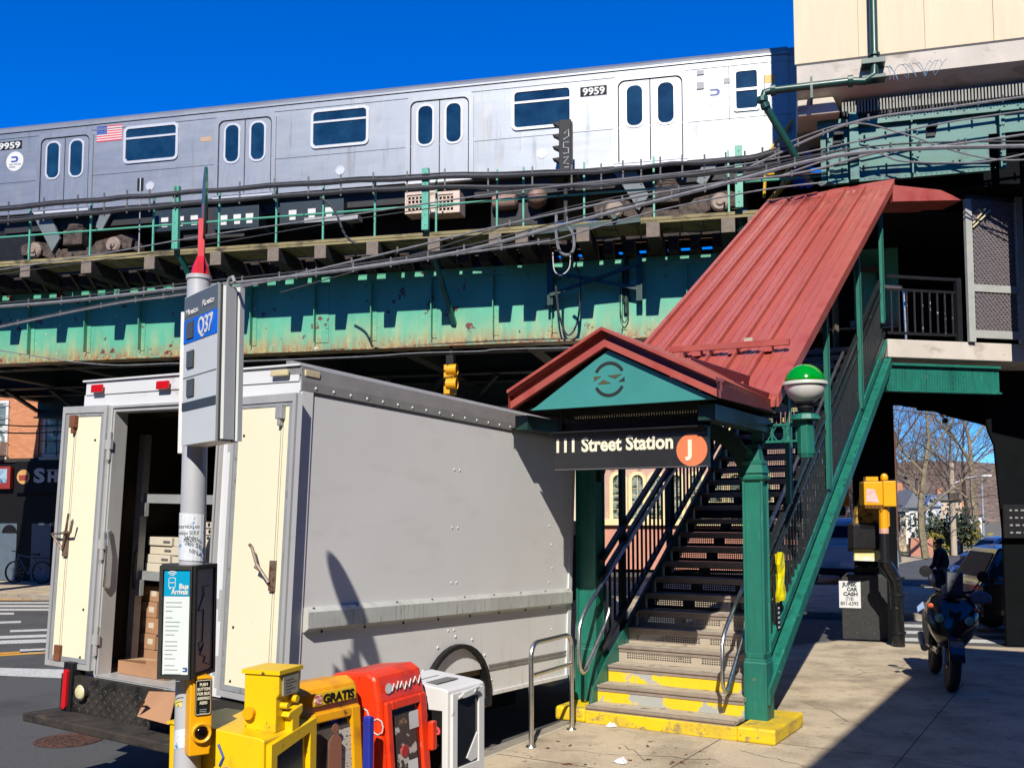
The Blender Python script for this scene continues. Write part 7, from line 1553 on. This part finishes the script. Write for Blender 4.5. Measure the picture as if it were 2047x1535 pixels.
# poles
def upole(x, yb, yt, Y, r, m_, label, extra=None):
    a = at(x, yb, Y); zt = at(x, yt, Y).z; t = thing('utility_pole', label, 'utility pole', (a.x, Y, -.1)); MB().tube([(a.x, Y, -.1), (a.x, Y, zt)], r, 10, wf=False, r2=r*.8).build('pole', m_, t); return t, a.x, zt
up, ux, uz = upole(1907, 1090, 925, 56, .17, pm('pale timber pole', srgb(196, 178, 154), .9, 0, .12, 3, st=(4, 4, .5)), 'pale timber utility pole with a long street lamp arm')
Ya = 56; MB().tube([(ux, Ya, at(1907, 968, Ya).z), (at(1935, 955, Ya).x, Ya, at(1935, 955, Ya).z), (at(1960, 950, Ya).x, Ya, at(1960, 951, Ya).z), (at(1975, 950, Ya).x, Ya, at(1975, 951, Ya).z)], .05, 6, wf=False).build('lamp_arm', M_GALV, up); a = at(1972, 951, Ya); MB().box(a.x-.35, a.x+.25, Ya-.12, Ya+.12, a.z-.05, a.z+.07).build('lamp_head', M_WHITE, up, bevel=.02)
MB().box(ux-.3, ux+.25, Ya-.3, Ya-.1, at(1907, 1000, Ya).z, at(1907, 985, Ya).z).build('crossarm', M_BARKD, up)
upole(1967, 1085, 955, 75, .1, M_GALV, 'thin grey lamp pole in front of the woods')
upole(1792, 1105, 860, 50, .14, pm('brown pole', srgb(110, 70, 56), .9), 'brown timber utility pole at the left edge of the opening')
for pts, r_, lb in ((((1780, 818), (1860, 828), (1940, 838), (2060, 850)), .012, 'power line crossing the top of the underpass opening'), (((1792, 905), (1830, 884), (1907, 940)), .012, 'wire sagging between the brown pole and the pale utility pole')):
    cable([(x, y, 50) for x, y in pts], r_*2.2, M_CABLE, lb)
ll = thing('hanging_lantern', 'small dark lamp hanging from a wire under the station beam', 'lamp', at(1890, 836, 18.1)); b = MB(); a = at(1889, 840, 18.1); b.box(a.x-.03, a.x+.03, 18.05, 18.15, a.z-.05, a.z+.03); b.tube([(at(1875, 822, 18.1).x, 18.1, at(0, 822, 18.1).z), (a.x, 18.1, a.z+.03), (at(1900, 828, 18.1).x, 18.1, at(0, 828, 18.1).z)], .012, 5, wf=False); b.build('lamp_body', M_BLACK, ll)
# street sign at right in the dark
sg2 = thing('dark_notice_board', 'dim notice board with rows of pale letters in the shade at the right edge', 'notice board', at(2030, 1040, 16)); a = at(2000, 1075, 17.4); c = at(2110, 1008, 17.4); MB().box(a.x+.05, c.x, 17.36, 17.4, a.z, c.z).build('board', M_BLACK, sg2)
b = MB(); rd = random.Random(8)
for r_ in range(4):
    u = a.x+.15
    while u < c.x-.1:
        w_ = rd.uniform(.04, .09); b.box(u, u+w_, 17.35, 17.36, a.z+.08+r_*.13, a.z+.11+r_*.13); u += w_+.05
b.build('lettering', pm('pale print', srgb(150, 150, 146), .6), sg2)
# ================================================================ UNSEEN STREET ROWS behind and beside the camera, added to cut skylight
M_BKD = pm('dark red brick wall', srgb(96, 62, 52), .85, 0, .15, 2); M_BKT = pm('tan brick wall', srgb(110, 88, 72), .85, 0, .12, 2)
def block(name, label, az, u0, u1, v0, v1, h, m, face='v', n=6):
    f = azf((0, 0, 0), R(az)); t = thing(name, label, 'building', tuple(f.pt((u0+u1)/2, (v0+v1)/2, 0)))
    MB(f).box(u0, u1, v0, v1, -.1, h).build('wall', m, t); MB(f).box(u0-.15, u1+.15, v0-.15, v1+.15, h, h+.35).build('cornice', M_CONC, t)
    for k in range(n):
        for z in (4., 7.):
            if z+2 > h: continue
            if face == 'v': a = u0+(u1-u0)*(k+.3)/n; c = a+(u1-u0)*.4/n; wn = MB(f).box(a, c, v1, v1+.05, z, z+1.7).build('window', M_WHITE, t); MB(f).box(a+.08, c-.08, v1+.05, v1+.06, z+.08, z+1.62).build('pane', M_TGLASS, wn)
            else: a = v0+(v1-v0)*(k+.3)/n; c = a+(v1-v0)*.4/n; wn = MB(f).box(u1, u1+.05, a, c, z, z+1.7).build('window', M_WHITE, t); MB(f).box(u1+.05, u1+.06, a+.08, c-.08, z+.08, z+1.62).build('pane', M_TGLASS, wn)
block('unseen_brick_row', 'long dark brick building across the street behind the camera', 10, -32, 14, -26, -16, 11, M_BKD)
block('unseen_tan_row', 'tan brick building across the side street to the left of the camera', 31, -34, -20, -16, -6, 11.5, M_BKT, 'u')
block('unseen_east_row', 'dark brick building along the avenue to the right behind the station', 12, 19, 34, -14, 14, 12, M_BKD, 'v', 3)
# ================================================================ VEHICLES
def carpaint(n, c, r=.28): return pm(n, c, r, .2, .04, 2, coat=.6)
M_SKYGL = pm('sky tinted car glass', (.010, .03, .075), .5, 0, .3, 2, spec=.05)  # blue base colour stands in for sky reflected in the glass
def car(fr, name, label, cat, paint, L, W, Ht, prof, glas, hood_v, tail_red=True, group=None, light_bar=False):
    """fr: origin on the ground under the middle of the rear bumper, v forward. prof: body side outline (v,w); glas: greenhouse outline (v,w) with inward taper"""
    t = thing(name, label, cat, tuple(fr.o), group); h = W/2
    MB(fr).prism(prof, 'u', -h, h).build('body', paint, t, bevel=.05)
    b = MB(fr); n = len(glas); k = 0; zb_ = min(z for _, z in glas)
    for s in (-1, 1): b.v += [fr.pt(s*(h-.04-(z-zb_)*.22), v, z) for v, z in glas]
    b.f = [tuple(range(n))[::-1], tuple(range(n, 2*n))]+[(i, (i+1) % n, n+(i+1) % n, n+i) for i in range(n)]
    gh = b.build('cabin', paint, t, bevel=.04)
    cv = sum(v for v, _ in glas)/n; cz = sum(z for _, z in glas)/n
    sg_ = [(cv+(v-cv)*.86, cz+(z-cz)*.72) for v, z in glas]
    for s in (-1, 1):
        b = MB(fr); b.v = [fr.pt(s*(h-.04-(z-zb_)*.22+.006), v, z) for v, z in sg_]; b.f = [tuple(range(n))]; b.build('side_window', M_SKYGL, gh)
        MB(fr).box(s*h-.01, s*h+.01, cv-.02, cv+.02, .45, 1.0).build('door_seam', M_BLACK, t)
        MB(fr).cb((s*(h+.09), hood_v-.15, zb_+.12), (.2, .1, .14)).build('mirror', paint, t, bevel=.03)
    # rear & front glass
    g0 = glas[0]; gr = [p for p in glas]
    for (a, c) in ((glas[0], glas[1]), (glas[-1], glas[-2])):
        d_ = V((0, c[0]-a[0], c[1]-a[1])); nn = V((0, -d_.z, d_.y)).normalized()*.012
        if (a == glas[-1]): pass
        else: pass
        pts = []
        f0_, f1_ = (.14, .86) if L < 5 else (.3, .8)
        for f_, s in ((f0_, -1), (f0_, 1), (f1_, 1), (f1_, -1)):
            v = a[0]+(c[0]-a[0])*f_; z = a[1]+(c[1]-a[1])*f_; out_ = -.014 if a is glas[0] else .014
            pts.append((s*(h-.14-(z-zb_)*.22), v+out_, z+.006))
        MB(fr).face(pts).build('rear_window' if a is glas[0] else 'windscreen', M_SKYGL, gh)
    for s in (-1, 1):
        for vw in (.78, L-.85):
            wheel(fr, (s*(h-.1), vw, .34), .34, .22, t, M_ALU, 24)
        z = zb_-.2
        MB(fr).box(s*(h-.28)-.16 if s > 0 else s*(h-.28)-.2, s*(h-.28)+.2 if s > 0 else s*(h-.28)+.16, -.02, .12, z, z+.15).build('tail_light', M_REDL, t, bevel=.02)
        MB(fr).box(s*(h-.25)-.15, s*(h-.25)+.15, L-.12, L+.02, .62, .76).build('headlight', M_CLR, t, bevel=.02)
    MB(fr).box(-.26, .26, -.035, -.01, .62, .76).build('licence_plate', M_WHITE, t)
    MB(fr).box(-h+.05, h-.05, -.06, .1, .32, .55).build('bumper', M_BLACK, t, bevel=.03)
    return t
suv = azf(tuple(at(1925, 1100, 19.9).xy)+(-.13,), R(97))
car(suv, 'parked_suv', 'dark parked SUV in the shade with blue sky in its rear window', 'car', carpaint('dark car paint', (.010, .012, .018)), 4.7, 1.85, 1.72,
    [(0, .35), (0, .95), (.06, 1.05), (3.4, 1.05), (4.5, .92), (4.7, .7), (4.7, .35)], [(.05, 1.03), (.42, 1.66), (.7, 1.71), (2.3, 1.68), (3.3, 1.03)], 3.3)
s2 = azf(tuple(at(1880, 1100, 26).xy)+(-.13,), R(97))
car(s2, 'parked_car', 'light blue sedan parked behind the dark SUV, its roof catching light', 'car', carpaint('sky tinted car paint', srgb(150, 180, 216)), 4.6, 1.8, 1.45,  # blue in the paint stands in for sky reflected on the shaded roof
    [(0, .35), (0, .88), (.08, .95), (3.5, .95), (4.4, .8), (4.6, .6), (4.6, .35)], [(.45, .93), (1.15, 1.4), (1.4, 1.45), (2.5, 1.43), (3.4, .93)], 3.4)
s3 = azf(tuple(at(1935, 1090, 33).xy)+(-.13,), R(97))
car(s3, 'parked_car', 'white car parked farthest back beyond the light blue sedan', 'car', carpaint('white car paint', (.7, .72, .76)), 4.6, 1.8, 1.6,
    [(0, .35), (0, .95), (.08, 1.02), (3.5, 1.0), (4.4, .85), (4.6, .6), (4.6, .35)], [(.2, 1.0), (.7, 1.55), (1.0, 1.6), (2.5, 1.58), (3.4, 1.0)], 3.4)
s4 = azf(tuple(at(1662, 1100, 33).xy)+(-.13,), R(34))
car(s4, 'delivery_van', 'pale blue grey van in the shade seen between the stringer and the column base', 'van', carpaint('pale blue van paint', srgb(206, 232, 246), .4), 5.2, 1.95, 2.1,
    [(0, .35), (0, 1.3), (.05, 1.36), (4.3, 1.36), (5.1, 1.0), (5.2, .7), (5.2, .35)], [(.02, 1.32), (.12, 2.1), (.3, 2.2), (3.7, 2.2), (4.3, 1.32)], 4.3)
# ================================================================ SCOOTER
sb = gz(1896, 1383); SCF = azf((sb.x, sb.y, 0), R(-158))     # v: forward, towards the camera
_l = SCF.u*-1
scf = Fr(SCF.o, SCF.u, SCF.v, (0, 0, 1)).sub(0, -.28, 0, rz=R(6), ry=R(-5))
sct = thing('motor_scooter', 'dark blue motor scooter with twin round headlights parked on the shaded sidewalk', 'scooter', tuple(sb))
M_SC = carpaint('scooter dark paint', (.004, .005, .010), .25); M_SCB = carpaint('scooter blue paint', (.006, .010, .035), .3)
# v positive = forward. front wheel at v=.25, rear wheel at v=-1.1
def swheel(v, nm='wheel'):
    t = MB(scf).lathe([(.2, -.05), (.25, -.055), (.275, -.03), (.28, 0), (.275, .03), (.25, .055), (.2, .05)], (0, v, .28), 'u', 26).build(nm, M_RUBBER, sct, smooth=True)
    b = MB(scf); b.lathe([(.03, -.06), (.05, -.02), (.05, .02), (.03, .06)], (0, v, .28), 'u', 12)
    for k in range(5): a = R(72*k); b.beam((0, v, .28), (0, v+.2*cos(a), .28+.2*sin(a)), .03, .03)
    b.lathe([(.2, -.04), (.205, 0), (.2, .04), (.19, .04), (.19, -.04)], (0, v, .28), 'u', 26); b.build('rim', pm('scooter rim', (.18, .18, .2), .3, .8, .1, 6), t)
swheel(.25); swheel(-1.08)
MB(scf).tube([(-.08, .25, .28), (-.085, .1, .66)], .022, 8).tube([(.08, .25, .28), (.085, .1, .66)], .022, 8).tube([(0, .12, .62), (0, -.02, 1.0)], .03, 8).build('fork', M_GALV, sct)
fd = MB(scf); o = [(.25+.33*cos(R(a)), .28+.33*sin(R(a))) for a in range(15, 166, 15)]; i_ = [(.25+.30*cos(R(a)), .28+.30*sin(R(a))) for a in range(15, 166, 15)]; fd.prism(o+i_[::-1], 'u', -.08, .08); fd.build('front_fender', M_SC, sct, bevel=.01)
# front shield: loft of cross sections
b = MB(scf); sec = [(.46, .12, .12, .30), (.60, .22, .10, .36), (.76, .28, .06, .36), (.90, .28, .02, .28), (1.0, .22, -.02, .18), (1.07, .12, -.04, .08)]; k = 0
for (z, hw, v0, dp__) in sec:
    for j_ in range(9): a = R(-90+180*j_/8); b.v.append(scf.pt(hw*sin(a), v0-.06+dp__*.62*cos(a), z))
for i in range(len(sec)-1):
    for j_ in range(8): b.f.append((i*9+j_, i*9+j_+1, (i+1)*9+j_+1, (i+1)*9+j_))
sh = b.build('front_shield', M_SC, sct, smooth=True); md = sh.modifiers.new('thick', 'SOLIDIFY'); md.thickness = .02
MB(scf).prism([(-.03, .62), (.03, .62), (.075, .9), (.0, .86), (-.075, .9)], 'v', .14, .20).build('shield_stripe', M_SCB, sct, bevel=.01)
for s in (-1, 1):
    hr_ = MB(scf).lathe([(.045, .0), (.062, .012), (.062, .03), (.055, .032)], (s*.15, .17, .78), 'v', 18).build('headlight_ring', M_BLACK, sct)
    MB(scf).lathe([(.056, .028), (.045, .04), (.02, .048), (.002, .05)], (s*.15, .17, .78), 'v', 18).build('headlight', pm('scooter lens', srgb(120, 170, 160), .12, 0, .3, 30, coat=.6), hr_, smooth=True)
    MB(scf).tube([(s*.05, -.03, 1.05), (s*.2, -.06, 1.09), (s*.33, -.1, 1.1)], .016, 8).build('handlebar', M_RUBBER, sct)
    MB(scf).tube([(s*.3, -.03, 1.09), (s*.22, .02, 1.1)], .007, 6).build('brake_lever', M_ALU, sct)
    MB(scf).tube([(s*.2, -.05, 1.09), (s*.27, -.05, 1.22)], .008, 6).build('mirror_stem', M_BLACK, sct)
    MB(scf).lathe([(.0, -.012), (.06, -.012), (.065, 0), (.06, .012), (0, .014)], (s*.3, -.05, 1.27), 'v', 14).build('mirror', M_BLACK, sct)
    MB(scf).lathe([(.01, .0), (.03, .01), (.03, .04), (.01, .06)], (s*.24, .06, .9), 'v', 10).build('indicator', pm('orange lens', srgb(230, 110, 70), .3, coat=.4), sct)
MB(scf).prism([(.05, 1.0), (.1, 1.06), (.0, 1.3), (-.03, 1.3)], 'u', -.09, .09).build('windscreen', glass('smoked screen', (.02, .03, .05), .06), sct, bevel=.02)
MB(scf).box(-.13, .13, -.62, -.08, .34, .42).box(-.12, .12, -.14, -.06, .36, .8).build('footboard', M_SC, sct, bevel=.03)
MB(scf).prism([(-.5, .36), (-.52, .66), (-.7, .72), (-1.35, .84), (-1.42, .78), (-1.2, .5), (-.8, .34)], 'u', -.16, .16).build('rear_body', M_SC, sct, bevel=.04)
MB(scf).prism([(-.5, .68), (-.6, .76), (-.95, .8), (-1.25, .88), (-1.28, .82), (-.9, .7)], 'u', -.13, .13).build('seat', M_RUBBER, sct, bevel=.03)
MB(scf).box(-.07, .07, -1.44, -1.38, .74, .82).build('tail_light', M_REDL, sct)
MB(scf).tube([(.13, -1.05, .3), (.15, -1.35, .42)], .05, 10).build('exhaust', M_GALV, sct)
MB(scf).tube([(-.06, -.5, .34), (-.16, -.48, .02)], .012, 6).build('side_stand', M_BLACK, sct)
MB(scf).prism([(-.02, 1.04), (.12, .98), (.13, 1.12), (.02, 1.2)], 'v', .02, .05).build('number_card', M_SCB, sct)
# pale handlebar cover pieces seen at its sides
MB(scf).prism([(.29, .86), (.36, .8), (.37, .86), (.31, .93)], 'v', -.04, .0).build('hand_guard', pm('pale blue plastic', srgb(150, 180, 226), .4), sct, bevel=.005)
MB(scf).prism([(-.38, .98), (-.2, .96), (-.16, 1.05), (-.24, 1.12), (-.36, 1.1), (-.41, 1.04)], 'v', -.12, .02).build('hand_muff', pm('grey muff', srgb(96, 104, 122), .6), sct, bevel=.03)
for ch in [sct]:
    ch.scale = (1.13, 1.13, 1.13)
# ================================================================ PEOPLE
def skinmesh(name, fr, J, Ed, m, parent, sub=2):
    """one continuous surface grown round a skeleton. J: name -> (x,y,z,radius); the first joint is the root"""
    nm = list(J); me = bpy.data.meshes.new(name); off = V(parent['_o']) if parent is not None else V((0, 0, 0))
    me.from_pydata([tuple(fr.pt(*J[k][:3])-off) for k in nm], [(nm.index(a), nm.index(b_)) for a, b_ in Ed], [])
    bm = bmesh.new(); bm.from_mesh(me); ly = bm.verts.layers.skin.verify(); bm.verts.ensure_lookup_table()
    for i, k in enumerate(nm): r = J[k][3]; bm.verts[i][ly].radius = (r if not isinstance(r, tuple) else r[0], r if not isinstance(r, tuple) else r[1]); bm.verts[i][ly].use_root = (i == 0)
    bm.to_mesh(me); bm.free()
    o = bpy.data.objects.new(name, me); COL.objects.link(o); s = o.modifiers.new('s', 'SKIN'); s.use_smooth_shade = True; u = o.modifiers.new('u', 'SUBSURF'); u.levels = sub; u.render_levels = sub
    me2 = bpy.data.meshes.new_from_object(o.evaluated_get(bpy.context.evaluated_depsgraph_get())); bpy.data.objects.remove(o)
    o = bpy.data.objects.new(name, me2); COL.objects.link(o); me2.materials.clear(); me2.materials.append(m); me2.name = name
    for p in me2.polygons: p.use_smooth = True
    if parent is not None: o.parent = parent
    o['_o'] = tuple(off); return o
M_SKIN = pm('skin', srgb(150, 104, 82), .55, 0, .05, 10); M_HAIR = pm('dark hair', (.012, .009, .008), .6, 0, .3, 20)
def person(fr, label, coat, trou, pose):
    t = thing('person', label, 'person', tuple(fr.o))
    P_ = pose
    J = {'pelvis': (0, 0, .95, .12), 'waist': (0, 0, 1.08, .105), 'chest': (0, .01, 1.28, .13), 'neckb': (0, .0, 1.44, .075), 'neck': (0, .02, 1.51, .052), 'head': (0, .04, 1.60, .082), 'crown': (0, .03, 1.69, .07)}
    Ed = [('pelvis', 'waist'), ('waist', 'chest'), ('chest', 'neckb'), ('neckb', 'neck'), ('neck', 'head'), ('head', 'crown')]
    for s, sd_ in ((-1, 'l'), (1, 'r')):
        e, w_ = P_['elbow'+sd_], P_['wrist'+sd_]; k_, a_ = P_['knee'+sd_], P_['ankle'+sd_]
        J.update({'sh'+sd_: (s*.18, 0, 1.40, .062), 'el'+sd_: (*e, .044), 'wr'+sd_: (*w_, .03), 'hip'+sd_: (s*.09, 0, .90, .095), 'kn'+sd_: (*k_, .06), 'an'+sd_: (*a_, .042), 'toe'+sd_: (a_[0], a_[1]+.17, .04, .035)})
        hd = (V(w_)-V(e)).normalized(); pc = V(w_)+hd*.07; J['palm'+sd_] = (*pc, .03)
        Ed += [('neckb', 'sh'+sd_), ('sh'+sd_, 'el'+sd_), ('el'+sd_, 'wr'+sd_), ('wr'+sd_, 'palm'+sd_), ('pelvis', 'hip'+sd_), ('hip'+sd_, 'kn'+sd_), ('kn'+sd_, 'an'+sd_), ('an'+sd_, 'toe'+sd_)]
        sidev = V((0, 1, 0)) if abs(hd.y) < .8 else V((1, 0, 0))
        for q, (of, ln) in enumerate(((-.027, .065), (-.009, .078), (.009, .074), (.027, .06))):
            r0 = pc+sidev*of; f1_ = r0+hd*ln*.55+V((-s*.006, 0, 0)); f2_ = r0+hd*ln+V((-s*.02, 0, 0))
            J[f'f{q}a'+sd_] = (*f1_, .0095); J[f'f{q}b'+sd_] = (*f2_, .008); Ed += [('palm'+sd_, f'f{q}a'+sd_), (f'f{q}a'+sd_, f'f{q}b'+sd_)]
        th = V(w_)+hd*.03+sidev*.04; J['t1'+sd_] = (*th, .011); J['t2'+sd_] = (*(th+hd*.04+sidev*.012), .009); Ed += [('wr'+sd_, 't1'+sd_), ('t1'+sd_, 't2'+sd_)]
    body = skinmesh('body', fr, J, Ed, M_SKIN, t)
    g = lambda k, a=.016: (*J[k][:3], J[k][3]+a)
    Jc = {k: g(k, .022) for k in ('pelvis', 'waist', 'chest', 'shl', 'ell', 'shr', 'elr')}; Jc['neckb'] = g('neckb', .02)
    Ec = [('pelvis', 'waist'), ('waist', 'chest'), ('chest', 'neckb')]
    for sd_ in 'lr':
        w_ = V(J['wr'+sd_][:3]); e = V(J['el'+sd_][:3]); c = e.lerp(w_, .92); Jc['cuff'+sd_] = (*c, .045); Ec += [('neckb', 'sh'+sd_), ('sh'+sd_, 'el'+sd_), ('el'+sd_, 'cuff'+sd_)]
    skinmesh('coat', fr, Jc, Ec, coat, t)
    Jt = {'pelvis': g('pelvis', .014)}; Et = []
    for sd_ in 'lr':
        Jt.update({'hip'+sd_: g('hip'+sd_, .014), 'kn'+sd_: g('kn'+sd_, .018), 'an'+sd_: (*J['an'+sd_][:2], J['an'+sd_][2]+.03, .058)}); Et += [('pelvis', 'hip'+sd_), ('hip'+sd_, 'kn'+sd_), ('kn'+sd_, 'an'+sd_)]
        a_ = J['an'+sd_]; MB(fr).prism([(a_[1]-.07, 0), (a_[1]+.2, 0), (a_[1]+.21, .04), (a_[1]+.08, .09), (a_[1]-.06, .1)], 'u', a_[0]-.045, a_[0]+.045).build('shoe', M_RUBBER, t, bevel=.02)
    skinmesh('trousers', fr, Jt, Et, trou, t)
    # face: nose, ears, eyes, mouth; hair cap
    b = MB(fr); b.lathe([(.002, .0), (.012, .02), (.006, .045)], (0, .125, 1.585), 'w', 8); b.build('nose', M_SKIN, body)
    for s in (-1, 1):
        MB(fr).lathe([(.002, -.008), (.02, 0), (.002, .008)], (s*.085, .03, 1.6), 'u', 8).build('ear', M_SKIN, body); MB(fr).dome(fr.pt(s*.03, .118, 1.615), .009, fr.v, 8).build('eye', M_BLACK, body)
    MB(fr).box(-.022, .022, .117, .122, 1.55, 1.556).build('mouth', pm('lips', srgb(130, 70, 64), .6), body)
    b = MB(fr); n = 12
    for i in range(6):
        for j_ in range(n): ph = R(90*i/5-8); a = 2*pi*j_/n; r = .098*cos(ph); b.v.append(fr.pt(r*.9*cos(a), .02+r*1.08*sin(a)-(.012 if i < 2 else 0), 1.64+.105*sin(ph)))
    for i in range(5):
        for j_ in range(n): b.f.append((i*n+j_, i*n+(j_+1) % n, (i+1)*n+(j_+1) % n, (i+1)*n+j_))
    b.build('hair', M_HAIR, t, smooth=True)
    return t
pe = at(1880, 1100, 24.); pfr = azf((pe.x, pe.y, -.13), R(-40))
person(pfr, 'person in dark clothes standing in the shade beside the parked cars', pm('dark jacket', (.012, .013, .02), .8, 0, .3, 6), pm('dark trousers', (.015, .02, .035), .8, 0, .3, 6),
       dict(elbowl=(-.27, .02, 1.12), wristl=(-.22, .2, 1.0), elbowr=(.27, -.02, 1.12), wristr=(.26, .1, .9), kneel=(-.1, .03, .5), anklel=(-.1, 0, .09), kneer=(.1, .04, .5), ankler=(.12, .02, .09)))
# worker inside the truck behind the right door leaf: only the sleeve shows
q_ = TF.pt(-.97, .5, .924); wf_ = azf((q_.x, q_.y, q_.z-.0), R(32-35))
person(wf_, 'person in a black jacket inside the truck, mostly hidden by the right door', pm('black jacket', (.008, .008, .01), .8, 0, .3, 6), _m['dark trousers'],
       dict(elbowl=(-.36, .0, 1.12), wristl=(-.42, .1, .86), elbowr=(.27, .0, 1.12), wristr=(.24, .2, .95), kneel=(-.1, .03, .5), anklel=(-.1, 0, .09), kneer=(.1, .04, .5), ankler=(.12, .02, .09)))
wb_ = thing('white_bag', 'crumpled white bag in the hand of the person inside the truck', 'bag', tuple(wf_.pt(-.45, .12, .75)))
b = MB(wf_); pf = [(0, .02), (-.04, .05), (-.09, .06), (-.12, .045)]
for i, (dz, r) in enumerate(pf):
    for j_ in range(9): a = 2*pi*j_/9; b.v.append(wf_.pt(-.44+r*cos(a)*(1+.15*sin(j_*3+i)), .12+r*sin(a), .80+dz+.008*sin(j_*4)))
for i in range(3):
    for j_ in range(9): b.f.append((i*9+j_, i*9+(j_+1) % 9, (i+1)*9+(j_+1) % 9, (i+1)*9+j_))
b.f.append(tuple(range(27, 36))); b.build('bag', MP, wb_)
# strip helper properties
for o in bpy.data.objects:
    if '_o' in o: del o['_o']
